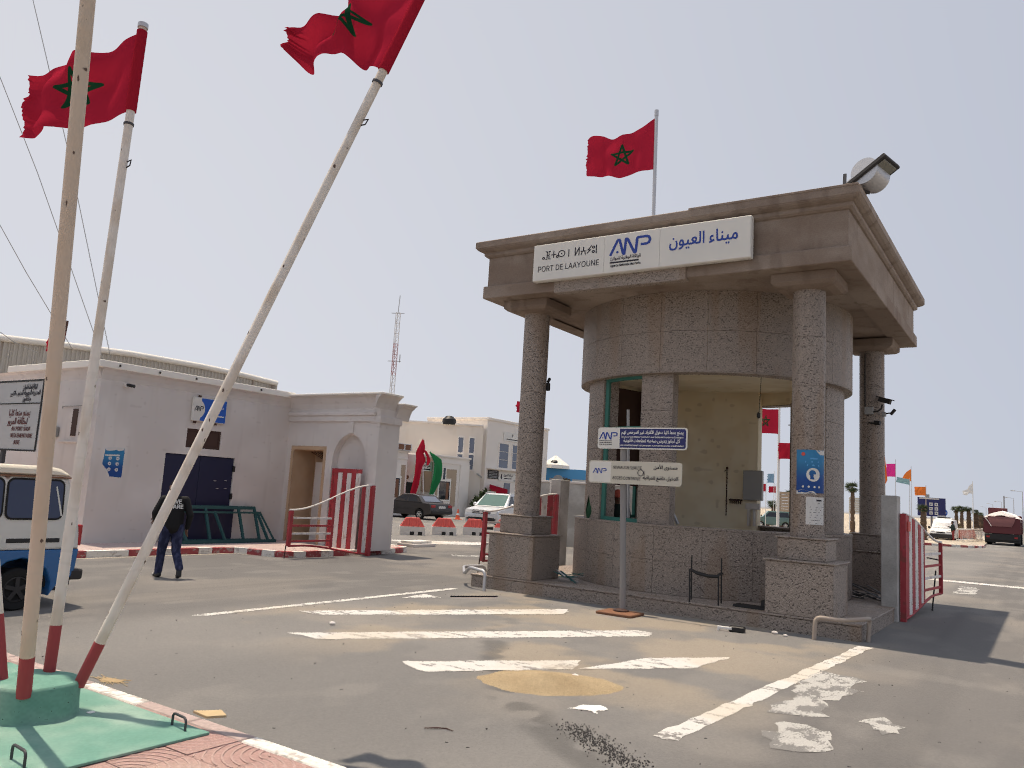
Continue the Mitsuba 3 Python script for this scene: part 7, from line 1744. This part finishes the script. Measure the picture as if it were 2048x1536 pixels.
def person(key, J, mats, fine=.035, face=(1, 0, 0), cap=None, coat=True, print_=None, hands=True):
    """A clothed figure from joints J (metres, local). mats: skin, top, legs, shoe, hair."""
    J = {k: np.array(v, float) for k, v in J.items()}
    f_ = np.array(face, float); f_ /= np.linalg.norm(f_)
    H = J['head']
    upd = H - J['neck']; upd /= np.linalg.norm(upd)
    f_ -= upd * (f_ @ upd); f_ /= np.linalg.norm(f_)
    sd = np.cross(upd, f_)
    sk = [(J['neck'], .055, J['neck'] + upd * .09, .052)]
    sk += [(H - upd * .005, .086, H + upd * .045 - f_ * .012, .088), (H - upd * .03 + f_ * .02, .07, H - upd * .075 + f_ * .045, .045)]       # skull, jaw
    sk += [(H + f_ * .085 + upd * .008, .014, H + f_ * .104 - upd * .028, .016)]                                                          # nose
    for s in (1, -1):
        sk += [(H + sd * s * .088 + upd * .02, .018, H + sd * s * .090 - upd * .025, .014)]                                                # ears
    for s in ('l', 'r'):
        sk += [(J['sh_' + s], .055, J['el_' + s], .042), (J['el_' + s], .041, J['wr_' + s], .029)]
        sk += [(J['hip_' + s], .085, J['kn_' + s], .058), (J['kn_' + s], .056, J['an_' + s], .040), (J['an_' + s], .038, J['toe_' + s], .030)]
    sk += [(J['pelvis'], .12, J['chest'], .125), (J['chest'], .12, J['neck'], .06), (J['sh_l'], .06, J['sh_r'], .06), (J['hip_l'], .10, J['hip_r'], .10)]
    if hands:
        for s in ('l', 'r'):
            d = J['wr_' + s] - J['el_' + s]; d /= np.linalg.norm(d)
            ac = f_ - d * (f_ @ d); ac /= np.linalg.norm(ac) + 1e-9
            pn = np.cross(ac, d) * (1 if s == 'l' else -1)
            sk += hand_segs(J['wr_' + s], d, ac, pn)
    put('body', skinmesh(sk, .02 if hands else .05, 5), mats[0], key, smooth=True)
    top = [(J['sh_l'], .072, J['sh_r'], .072), (J['chest'], .150, J['belly'], .150), (J['belly'], .150, J['pelvis'] + (0, 0, .0), .150),
           (J['chest'] + sd * .07, .12, J['pelvis'] + sd * .06, .118), (J['chest'] - sd * .07, .12, J['pelvis'] - sd * .06, .118), (J['chest'], .13, J['neck'] - upd * .01, .068)]
    for s in ('l', 'r'):
        top += [(J['sh_' + s], .074, J['el_' + s], .060), (J['el_' + s], .059, J['wr_' + s] * .93 + J['el_' + s] * .07, .044)]
    put('jacket', skinmesh(top, fine, 6), mats[1], key, smooth=True)
    lg = [(J['hip_l'], .112, J['hip_r'], .112), (J['pelvis'], .125, (J['hip_l'] + J['hip_r']) / 2, .125)]
    for s in ('l', 'r'):
        lg += [(J['hip_' + s], .108, J['kn_' + s], .078), (J['kn_' + s], .076, J['an_' + s] + (0, 0, .02), .066)]
    put('trousers', skinmesh(lg, fine, 6), mats[2], key, smooth=True)
    for s in ('l', 'r'):
        a, t = J['an_' + s], J['toe_' + s]
        dd = (t - a) * [1, 1, 0.0]; dd = dd / (np.linalg.norm(dd) + 1e-9)
        heel = a - dd * .05 + (t[2] - a[2]) * np.array([0, 0, .75])
        put('shoe', skinmesh([(heel, .042, a + (0, 0, -.01), .045), (heel, .040, t, .036), (a, .042, t, .034)], .03, 3), mats[3], key, smooth=True)
    if cap:
        put('cap', skinmesh([(H + upd * .052 - f_ * .012, .098, H + upd * .075 - f_ * .012, .085), (H + upd * .04 + f_ * .06, .045, H + upd * .035 + f_ * .15, .02), (H + upd * .04 + f_ * .06 + sd * .04, .035, H + upd * .035 + f_ * .13 + sd * .04, .018), (H + upd * .04 + f_ * .06 - sd * .04, .035, H + upd * .035 + f_ * .13 - sd * .04, .018)], .03, 3), cap, key, smooth=True)
    else:
        put('hair', skinmesh([(H + upd * .045 - f_ * .022, .094, H + upd * .01 - f_ * .035, .086), (H + upd * .07 + f_ * .01, .075, H + upd * .06 - f_ * .03, .085)], .03, 3), mats[4], key, smooth=True)
    ey = []
    for s in (1, -1): ey.append(ball(H + f_ * .083 + sd * s * .034 + upd * .012, .0105, sub=1))
    put('eyes', join(ey), 'mat_white', key, smooth=True)
    put('mouth', join(tube([H + f_ * .091 - upd * .058 + sd * .022, H + f_ * .097 - upd * .058, H + f_ * .091 - upd * .058 - sd * .022], .004, 6)), 'mat_lamp_red', key)


wm = thing('person', 'person in a black jacket with white back lettering and jeans, walking away on the road', 'person')
# faces away and to the picture's left; x forward, y left
fwd = np.array([-.95, .30, 0]); fwd /= np.linalg.norm(fwd)
with At(-7.20, -7.74, 0, math.degrees(math.atan2(fwd[1], fwd[0]))):
    Jm = dict(pelvis=(0, 0, .93), belly=(.01, 0, 1.08), chest=(.03, 0, 1.28), neck=(.05, 0, 1.46), head=(.09, 0, 1.615),
              sh_l=(.05, .19, 1.40), sh_r=(.02, -.19, 1.40), el_l=(.08, .30, 1.16), wr_l=(.24, .26, 1.04), el_r=(-.06, -.27, 1.13), wr_r=(.0, -.26, .89),
              hip_l=(.01, .09, .90), hip_r=(-.01, -.09, .90), kn_l=(.16, .10, .48), an_l=(.22, .10, .085), toe_l=(.38, .12, .035),
              kn_r=(.02, -.11, .49), an_r=(-.26, -.12, .19), toe_r=(-.17, -.13, .05))
    person(wm, Jm, ('mat_skin', 'mat_jacket', 'mat_jeans', 'mat_black', 'mat_hair'), face=(1, .1, -.12))
    tx = latin('POLICE', .075, True)
    tx = join(place_text(latin('WE', .07, True), (-.128, .0, 1.33), (0, -1, 0), (.08, 0, 1), (0, .01), None, 'center'), place_text(latin('ARE', .07, True), (-.128, .0, 1.25), (0, -1, 0), (.06, 0, 1), (.02, -.0), None, 'center'))
    put('back_lettering', tx, 'mat_white', wm)
    put('white_toecap', ball((.36, .12, .045), .042, (1.3, .9, .7), 2), 'mat_shoe_white', wm, smooth=True)

gd = thing('person', 'person in an orange cap and dark clothes sitting behind the green booth window', 'person')
with At(-1.48, -1.35, .42, -60):
    Js = dict(pelvis=(0, 0, .80), belly=(.03, 0, .96), chest=(.05, 0, 1.16), neck=(.08, 0, 1.36), head=(.12, 0, 1.52), sh_l=(.06, .19, 1.30), sh_r=(.06, -.19, 1.30),
              el_l=(.12, .25, 1.05), wr_l=(.32, .16, 1.06), el_r=(.12, -.25, 1.05), wr_r=(.32, -.16, 1.06), hip_l=(.02, .10, .78), hip_r=(.02, -.10, .78),
              kn_l=(.42, .12, .74), kn_r=(.42, -.12, .74), an_l=(.46, .12, .10), an_r=(.46, -.12, .10), toe_l=(.60, .13, .05), toe_r=(.60, -.13, .05))
    person(gd, Js, ('mat_skin', 'mat_shirt_dark', 'mat_jeans', 'mat_black', 'mat_hair'), cap='mat_cap_orange')
st = thing('stool', 'tall dark stool under the person in the booth', 'stool')
with At(-1.48, -1.35, .30, -60):
    put('seat', cyl((0, 0, .74), (0, 0, .79), .19, n=20), 'mat_dark', st)
    for a in (.8, 2.4, 3.9, 5.5): put('leg', cyl((.16 * math.cos(a), .16 * math.sin(a), .74), (.22 * math.cos(a), .22 * math.sin(a), 0), .014, n=6), 'mat_steel_dark', st)
pa = thing('person', 'small figure in a dark top beside the white ambulance on the far road', 'person')
with At(-.72, 60.2, 0, 200):
    Jp = dict(pelvis=(0, 0, .93), belly=(0, 0, 1.08), chest=(0, 0, 1.26), neck=(.01, 0, 1.44), head=(.04, 0, 1.58), sh_l=(0, .19, 1.38), sh_r=(0, -.19, 1.38), el_l=(.02, .26, 1.12), wr_l=(.12, .22, .92), el_r=(.1, -.25, 1.16), wr_r=(.28, -.15, 1.25),
              hip_l=(0, .09, .90), hip_r=(0, -.09, .90), kn_l=(.02, .12, .48), an_l=(0, .13, .08), toe_l=(.13, .15, .035), kn_r=(.02, -.10, .48), an_r=(0, -.11, .08), toe_r=(.13, -.12, .035))
    person(pa, Jp, ('mat_skin', 'mat_shirt_dark', 'mat_shirt_red', 'mat_black', 'mat_hair'), hands=True)

# ------------------------------------------------------------------ the road into the port, on the right
il = thing('traffic_island', 'far kerbed island striped red and white where the road divides', 'kerb')
pts = [(-2.6, 45.6), (-1.4, 45.9), (-.2, 46.3), (.8, 46.9), (1.5, 47.8), (1.95, 49.2), (2.0, 51.0)]
ln = LineString(pts); s = 0; i = 0
while s < ln.length - .1:
    e = min(s + .62, ln.length)
    seg = LineString([ln.interpolate(q) for q in np.linspace(s + .01, e - .01, 3)]).buffer(.12, cap_style='flat')
    put('kerb_stone', prism(seg, 0, .16), 'mat_kerb_white' if i % 2 else 'mat_kerb_red', il)
    s = e; i += 1
put('island_paving', prism(Polygon(pts + [(1.7, 60), (1.4, 75), (-1, 100), (-3.5, 98), (-2.6, 60)]), 0, .13), 'mat_sand', il)
fn = thing('crowd_barrier', 'long pale metal crowd barrier curving along the far island', 'barrier')
cv = LineString([(-.15, 56.2), (.15, 57.0), (.45, 60.0), (.75, 63.0), (.85, 67.0), (.7, 72.0)])
n_ = 46
for i in range(n_ + 1):
    p = cv.interpolate(cv.length * i / n_)
    put('upright', cyl((p.x, p.y, .13), (p.x, p.y, 1.12), .012, n=5), 'mat_cornice_white', fn)
pp = [cv.interpolate(q) for q in np.linspace(0, cv.length, 24)]
put('top_rail', tube([(p.x, p.y, 1.13) for p in pp], .045, 8), 'mat_cornice_white', fn)
put('bottom_rail', tube([(p.x, p.y, .3) for p in pp], .03, 8), 'mat_cornice_white', fn)
for (x, y, z0, sx, sy, sz, r_, m, l) in ((-.95, 66.0, .13, .9, .5, .8, 12, 'mat_brick_red', 'red plastic block beside the far person, nearest one'), (-.55, 68.0, .13, 1.0, .5, .85, 8, 'mat_brick_red', 'red plastic block behind the crowd barrier, middle one'), (-.2, 70.5, .13, 1.0, .5, .9, 5, 'mat_brick_red', 'red plastic block behind the crowd barrier, farthest one')):
    k_ = thing('road_block', l, 'barrier')
    with At(x, y, z0, r_):
        put('body', loft([[(a * sx / 2 * f_, b * sy / 2 * f_, z) for a, b in ((-1, -1), (1, -1), (1, 1), (-1, 1))] for f_, z in ((1, 0), (1, sz * .4), (.6, sz))]), m, k_)
        put('slot', box(-.25, .25, -sy / 2 - .01, sy / 2 + .01, 0, .12), 'mat_dark', k_)
ns = thing('round_sign', 'round blue road sign with a white bar on a grey post', 'road sign')
put('post', cyl((-4.1, 88.2, 0), (-4.1, 88.2, 2.9), .05, n=8), 'mat_pole_grey', ns)
dsk = lathe([(.42, 0), (.42, .03)], 28); dsk.apply_transform(frame((-4.1, 88.14, 2.55), (1, 0, 0), (0, 0, 1)))
put('disc', dsk, 'mat_sign_blue', ns)
put('bar', box(-4.38, -3.82, 88.09, 88.105, 2.46, 2.62), 'mat_white', ns)

am = thing('ambulance', 'small white ambulance van with a dark bumper and roof light bar facing the camera', 'ambulance')
with At(-1.62, 60.0, 0, -92):
    hw = lambda z: .85 - .02 * abs(z - .7) if z < 1.0 else .84 - .13 * (z - 1.0)
    with At(-3.2, 0, 0):
        low = [(-.8, .35), (-.84, .9), (-.75, 1.78), (1.55, 1.80), (1.72, 1.70), (2.35, 1.06), (3.0, .93), (3.14, .78), (3.18, .40), (3.1, .25)] + [(2.95, .25)] + arch(2.45, .34, .30) + [(2.0, .24), (.4, .24)] + arch(.0, .34, .30) + [(-.5, .3)]
        put('body', outline_body(low, hw, .06), 'mat_car_white', am, smooth=35)
        put('windscreen', quad((2.345, .70, 1.10), (2.345, -.70, 1.10), (1.90, -.64, 1.555), (1.90, .64, 1.555)), 'mat_glass_grey', am)
        put('roof_panel', outline_body([(.2, 1.78), (.2, 1.93), (1.25, 1.93), (1.6, 1.76)], lambda z: .62, .03), 'mat_car_white', am)
        put('light_bar', box(1.05, 1.3, -.5, .5, 1.93, 2.02, .02), 'mat_dark', am)
        put('bumper', box(3.02, 3.24, -.84, .84, .26, .62, .04), 'mat_dark', am)
        put('grille', box(3.12, 3.19, -.32, .32, .68, .76), 'mat_black', am)
        for s in (1, -1):
            put('headlamp', box(3.03, 3.15, s * .45, s * .74, .70, .86, .02), 'mat_lamp_clear', am)
            put('mirror', TM(*_ell((2.2, s * 1.0, 1.08), (.06, .10, .11))), 'mat_dark', am, smooth=True)
            put('side_window', side_glass([(1.2, 1.12), (1.2, 1.58), (1.7, 1.58), (2.15, 1.12)], hw, s, .006), 'mat_glass_dark', am)
            for x in (0, 2.45): wheel(am, x, s * .74, .30, .18, s)
lr = thing('tipper_lorry', 'dark red tipper lorry driving away with a white tarpaulin over its load', 'lorry')
with At(2.75, 60.6, 0, 90):
    put('tail_wall', box(0, .06, -1.27, 1.27, .95, 2.18, .02), 'mat_lorry_red', lr)
    put('side_wall', join(box(.05, 6.2, 1.21, 1.27, .95, 2.15, .02), box(.05, 6.2, -1.27, -1.21, .95, 2.15, .02)), 'mat_lorry_red', lr)
    for x in np.arange(.4, 6.2, .8):
        for s in (1, -1): put('side_rib', box(x, x + .1, s * 1.27, s * 1.31, .95, 2.15), 'mat_lorry_red', lr)
    put('headboard', box(6.1, 6.25, -.2, 1.27, .95, 3.1, .02), 'mat_lorry_red', lr)
    put('load_cover', loft([[(x, y, z + (zb_ if abs(y) < 1.2 else 0)) for y, z in ((-1.30, 1.95), (-1.28, 2.2), (-.8, 2.50), (0, 2.74), (.8, 2.52), (1.28, 2.2), (1.30, 1.95))] for x, zb_ in ((-.03, -.28), (.2, .0), (2, .08), (6.0, .1))], closed=False, caps=False), 'mat_tarp_white', lr, smooth=40)
    put('tarp_flap', loft([[(x, y, z) for y in np.linspace(-w_, w_, 9)] for x, z, w_ in ((-.05, 2.32, .98), (-.09, 2.1, .94), (-.10, 1.8, .84), (-.09, 1.52, .70))], closed=False, caps=False), 'mat_tarp_red', lr, smooth=40)
    put('tarp_seam', join(tube([(-.10, 1.24, 2.28), (-.12, .95, 1.9), (-.12, .72, 1.5)], .03, 6), tube([(-.07, 1.0, 2.34), (-.08, 0, 2.44), (-.07, -1.0, 2.34)], .02, 6)), 'mat_tarp_white', lr)
    put('chassis', box(.2, 8.6, -.5, .5, .6, .95), 'mat_black', lr)
    put('rear_bumper', join(box(-.05, .15, -1.22, 1.22, .42, .92, .02), box(.1, .4, -1.2, 1.2, .25, .5)), 'mat_black', lr)
    for s in (1, -1):
        put('tail_lamp', box(-.065, -.04, s * .85, s * 1.1, .60, .72), 'mat_lamp_red', lr)
        put('mudguard', box(.4, 2.8, s * .75, s * 1.25, .98, 1.02), 'mat_black', lr)
        for x in (1.0, 2.3, 7.6): wheel(lr, x, s * 1.02, .5, .42, s, 'mat_dark')
        put('mirror', box(7.6, 7.75, s * 1.45, s * 1.62, 1.75, 2.25, .02), 'mat_black', lr)
    put('cab', box(6.6, 8.7, -1.2, 1.2, .9, 2.5, .06), 'mat_lorry_red', lr)

# palms
def frond_fan(rr, n=11, L=1.0):
    v, f = [], []
    for k in range(n):
        a = (k / (n - 1) - .5) * 2.5
        d = np.array([math.cos(a), math.sin(a), -.25 * abs(a)]) ; d /= np.linalg.norm(d)
        sd = np.array([-math.sin(a), math.cos(a), 0]) * .035 * L
        b = np.array([.30, 0, 0]) * L
        t = b + d * L * .7 * rr.uniform(.8, 1.05) + [0, 0, -.10 * L * rr.random()]
        mid = (b + t) / 2
        i = len(v)
        v += [b, mid + sd, t, mid - sd]; f += [[i, i + 1, i + 2], [i, i + 2, i + 3]]
    return np.array(v), np.array(f)


def crown_mesh(R_, n, seed, droop=.9, up=1.1, windy=.35):
    rr = np.random.default_rng(seed)
    ms = []
    for k in range(n):
        az_, el = rr.uniform(0, 2 * math.pi), rr.uniform(-droop, up)
        v, f = frond_fan(rr, 9, R_ * rr.uniform(.75, 1.05))
        Rm = trimesh.transformations.euler_matrix(rr.normal(0, .3), -el, az_, 'sxyz')[:3, :3]
        v = v @ Rm.T
        v[:, 0] -= windy * np.linalg.norm(v, axis=1) * .5
        v[:, 2] -= .10 * np.linalg.norm(v[:, :2], axis=1) ** 2 / R_
        stalk = bar((0, 0, 0), v[0], .02, .012)
        ms += [TM(v, f, process=False), stalk]
    return join(ms)


def trunk_mesh(h, r_, seed, rough=.18):
    rr = np.random.default_rng(seed)
    pr_, z = [], 0
    while z < h:
        k = z / h
        w = r_ * (1.15 - .35 * k) * (1 + rr.uniform(-rough, rough))
        pr_ += [(w * .92, z), (w * 1.08, z + .07)]
        z += .14
    return lathe(pr_, 12)


def palm(x, y, h, R_, tr, seed, label, group=None, skirt=True, name='palm_tree'):
    k_ = thing(name, label, 'palm tree', group)
    with At(x, y, 0, seed * 57.0):
        put('trunk', trunk_mesh(h, tr, seed), 'mat_trunk', k_)
    with At(x, y, h):
        put('crown', crown_mesh(R_, 34, seed, .35), 'mat_leaf', k_)
        if skirt: put('dead_fronds', crown_mesh(R_ * .75, 14, seed + 50, 1.3, -.5, .2), 'mat_leaf_dry', k_)
palm(-2.33, 55.1, 2.55, .62, .24, 1, 'stubby rough palm in front of the navy billboard')
palm(-8.0, 149.8, 3.6, 1.05, .30, 2, 'far slim palm just right of the round blue sign')
palm(-7.0, 148.0, 3.7, 1.05, .30, 3, 'far palm, second to the right of the blue sign, leaning crown')
palm(-6.2, 152.0, 3.8, 1.0, .38, 4, 'far palm just left of the white flag pole')
palm(-5.2, 154.0, 3.3, .95, .5, 6, 'thick shaggy far palm just right of the white flag pole')
palm(-4.6, 158.0, 3.0, .8, .5, 7, 'thick bare far palm stump nearest the lorry')
palm(-18.9, 72.2, 2.3, .85, .26, 8, 'small palm behind the white pole seen through the booth opening')
palm(-10.35, 69.6, 4.4, .95, .2, 9, 'palm crown showing between the drum and the right rear column')
palm(-24.5, 100.5, 4.0, .9, .22, 12, 'palm top peeping over the beige board seen through the booth')
bush('shrub', 'dry bush on the far island at the foot of the palms', (-7.6, 145, 0), .9, 260, 9, 'mat_leaf_dry')
for i, (x, y, r_, l) in enumerate(((-21.4, 73.5, .9, 'leftmost dark bush at the foot of the small palm behind the booth'), (-19.9, 73.0, .7, 'middle dark bush at the foot of the small palm behind the booth'), (-17.2, 70.5, .8, 'dark bush right of the white pole behind the booth'))):
    bush('shrub', l, (x, y, 0), r_, 420, 20 + i)

# billboards
bl = thing('billboard', 'navy billboard with a grid of white squares on two posts', 'billboard')
bo = np.array([-3.83, 74.2, 0]); bx = np.array([.83, .55, 0]); bx /= np.linalg.norm(bx)
o = bo - bx * 1.38
put('board', panel(sbox(0, 2.05, 2.76, 3.88), o, bx, FZ, .12), 'mat_navy', bl)
put('header', panel(sbox(.1, 3.72, 2.1, 3.84), o - np.array([bx[1], -bx[0], 0]) * -.122, bx, FZ, .01), 'mat_sign_white', bl)
nrm = np.cross(bx, FZ)
for i, u in enumerate((.55, 1.28, 1.82)):
    for j, z in enumerate((2.35, 2.78, 3.22)):
        if i == 0 and j == 2: continue
        put('square', panel(sbox(u - .17, z - .15, u + .17, z + .17), o + nrm * .122, bx, FZ, .008), 'mat_sign_white', bl)
        put('picture', panel(sbox(u - .08, z - .06, u + .06, z + .07), o + nrm * .132, bx, FZ, .004), 'mat_glass_grey', bl)
put('footer', panel(sbox(1.9, 2.07, 2.7, 2.16), o + nrm * .122, bx, FZ, .006), 'mat_sign_white', bl)
put('post', cyl(o + bx * .5, o + bx * .5 + np.array([0, 0, 2.1]), .10, n=8), 'mat_pole_grey', bl)
put('post', cyl(o + bx * 1.4, o + bx * 1.4 + np.array([0, 0, 2.1]), .10, n=8), 'mat_pole_grey', bl)
put('top_box', panel(sbox(.75, 3.9, 1.15, 4.2), o, bx, FZ, .1), 'mat_grey_metal', bl)
b2 = thing('slatted_board', 'beige slatted board on two posts seen through the booth opening', 'billboard')
o = np.array([-20.75, 80.9, 0])
for j, z in enumerate(np.arange(1.55, 3.6, .34)):
    put('slat', panel(sbox(0, z, 1.35, z + .30), o, bx, FZ, .08), 'mat_tan_panel', b2)
for u in (.12, 1.2): put('post', panel(sbox(u, 0, u + .2, 3.7), o - nrm * .1, bx, FZ, .1), 'mat_trunk', b2)
b3 = thing('beige_panel', 'pale beige panel on legs between the drum and the right rear column', 'billboard')
o = np.array([-12.7, 79.9, 0])
for j, z in enumerate(np.arange(1.95, 3.6, .24)):
    put('slat', panel(sbox(0, z, 1.6, z + .215), o, bx, FZ, .08), 'mat_sign_beige', b3)
for u in (.05, 1.4): put('leg', panel(sbox(u, 0, u + .14, 2.0), o - nrm * .1, bx, FZ, .1), 'mat_white', b3)

# flags along the far road
def polef(x, y, h, r_, fh, fw_, z0, m, label, seed, amp=.08, wind=(-.83, -.55, 0), polem='mat_white', shape=None):
    k_ = thing('flag_on_pole', label, 'flag')
    put('pole', cyl((x, y, 0), (x, y, h), r_, r_ * .7, 10), polem, k_, smooth=40)
    top, bot = shape or ([(fh, 0), (fh * .98, fw_ * .5), (fh * .95, fw_)], [(0, 0), (.02, fw_ * .5), (-.04, fw_)])
    P_, UV_ = grid_flag(top, bot, 22, 14, amp, 1.3, seed, .03)
    m_, uv_ = cloth(P_, UV_, (x, y, z0), wind, (0, 0, 1))
    put('cloth', m_, m, k_, smooth=True, uv=uv_)
    return k_
polef(-13.22, 53.3, 10.6, .13, 2.15, 2.4, 8.25, 'mat_flag_star', 'big red flag on a tall white pole seen through the booth opening', 3, .1)
polef(-12.0, 53.4, 7.8, .06, 1.4, 1.3, 6.1, 'mat_cloth_red', 'red flag half hidden by the right front column in the booth opening', 4)
polef(-17.42, 67.0, 5.7, .035, .95, .7, 4.45, 'mat_cloth_blue', 'small blue flag on a thin pole in the booth opening', 5, .05)
polef(-14.02, 52.5, 4.1, .03, .65, .62, 3.25, 'mat_cloth_red', 'small plain red flag, leftmost in the booth opening', 6, .04)
polef(-17.3, 67.3, 4.4, .03, .68, .75, 3.45, 'mat_cloth_red', 'small plain red flag beside the tall white pole in the booth opening', 7, .04)
polef(-10.83, 100.2, 9.3, .05, 1.75, 1.2, 6.95, 'mat_cloth_pink', 'bright pink flag on a thin pole right of the rear column', 8, .05, polem='mat_galvanised')
polef(-10.42, 111.5, 9.05, .05, 1.75, 1.3, 6.95, 'mat_cloth_orange', 'orange flag curved like a sail, upper one on the far road', 9, .06, polem='mat_galvanised', shape=([(1.72, 0), (1.4, .5), (.9, .95), (.3, 1.3)], [(0, 0), (-.1, .5), (-.2, .9), (-.25, 1.3)]))
polef(-10.2, 108.2, 7.2, .05, .75, 1.9, 6.3, 'mat_cloth_teal', 'pale teal flag behind the upper orange flag', 10, .06, polem='mat_galvanised', shape=([(.75, 0), (.85, .9), (1.0, 1.8)], [(-.05, 0), (.1, .9), (.25, 1.9)]))
polef(-3.85, 70.2, 4.95, .04, .85, 1.05, 3.95, 'mat_cloth_orange', 'orange flag with a pale patch, flying above the navy billboard', 11, .06, polem='mat_pole_cream')
polef(-2.85, 113.2, 7.3, .06, 1.6, 1.25, 5.4, 'mat_cloth_white', 'white flag on a pale pole among the far palms', 12, .08, shape=([(1.6, 0), (1.3, .4), (.7, .9), (.5, 1.4)], [(0, 0), (.2, .4), (-.1, .9), (.0, 1.4)]))
tp = thing('feather_flag', 'narrow yellow and green pennant beside the pink flag', 'flag')
put('pole', cyl((-10.95, 93.2, 0), (-11.0, 92.6, 9.3), .04, n=6), 'mat_galvanised', tp)
put('cloth', panel(Polygon([(-.02, 5.6), (.28, 6.2), (.12, 8.0), (-.02, 9.2)]), (-10.98, 92.85, 0), (.83, .55, 0), FZ, .02), 'mat_cloth_orange', tp)
tc = thing('parked_van', 'pale teal parked van seen low through the booth opening', 'van')
with At(-14.9, 64.5, 0, 200):
    hw = lambda z: .85 if z < 1 else .85 - .15 * (z - 1)
    low = [(0, .3), (0, 1.0), (.2, 1.62), (2.3, 1.62), (2.8, 1.05), (3.6, .92), (3.7, .6), (3.7, .3)] + arch(3.0, .33, .28) + [(2.5, .25), (1.1, .25)] + arch(.7, .33, .28)
    put('body', outline_body(low, hw, .06), 'mat_cloth_teal' if False else 'mat_glass_green', tc, smooth=35)
    for s in (1, -1):
        put('side_window', side_glass([(.35, 1.05), (.45, 1.5), (2.2, 1.5), (2.6, 1.05)], hw, s, .006), 'mat_glass_dark', tc)
        for x in (.7, 3.0): wheel(tc, x, s * .74, .29, .18, s)
ORD = ('leftmost', 'second', 'third', 'fourth', 'rightmost')
for i in range(5):
    x, y = -18.2 + i * .62, 62.5 + i * .25
    k_ = put('kerb_block', box(x - .25, x + .25, y - .15, y + .15, 0, .3, .02), 'mat_kerb_white' if i % 2 else 'mat_brown', label=f'{ORD[i]} small painted kerb block of the row seen low through the booth opening', cat='kerb block', group='painted kerb blocks behind the booth')
# lamp posts
for x, y, h, l in ((1.9, 162.5, 7.7, 'nearest far street lamp at the right edge'), (-1.0, 209.3, 7.6, 'street lamp above the lorry, second from the right edge'), (-5.9, 267, 7.8, 'street lamp left of the thick pole behind the lorry'), (-11.0, 324.5, 8.0, 'fourth far street lamp from the right'), (-16.4, 381.8, 7.6, 'farthest faint street lamp left of the lorry')):
    k_ = thing('street_lamp', l, 'street lamp')
    put('post', cyl((x, y, 0), (x, y, h), .11, .06, 8), 'mat_galvanised', k_)
    put('arm', bar((x, y, h), (x - 1.3, y - .2, h + .15), .07, .07), 'mat_galvanised', k_)
    put('head', box(x - 1.9, x - 1.2, y - .3, y, h + .08, h + .22, .03), 'mat_grey_metal', k_)
put('utility_pole', cyl((-1.96, 184.4, 0), (-1.96, 184.4, 7.4), .16, .12, 8), 'mat_pole_grey', label='thick grey utility pole rising behind the lorry', cat='utility pole')
for x, y, h, l in ((-11.2, 52.9, 8.9, 'street lamp head peeping out left of the right front column, upper one'), (-11.6, 56.0, 7.7, 'street lamp head peeping out left of the right front column, lower one')):
    k_ = thing('street_lamp', l, 'street lamp')
    put('post', cyl((x, y, 0), (x, y, h), .07, .05, 8), 'mat_galvanised', k_)
    put('arm', bar((x, y, h), (x - 1.0, y - .5, h + .05), .07, .10), 'mat_grey_metal', k_)
fw2 = thing('far_wall', 'long yellowish wall along the right side of the far road', 'wall')
for i in range(8):
    a, b = np.array([-1.2 + 3.2 * i, 178 - 2.2 * i]), np.array([2.0 + 3.2 * i, 175.8 - 2.2 * i])
    put('wall_bay', prism(LineString([a, a + (b - a) * .97]).buffer(.15, cap_style='flat'), 0, 2.2), 'mat_tan_panel' if False else 'mat_sand', fw2)
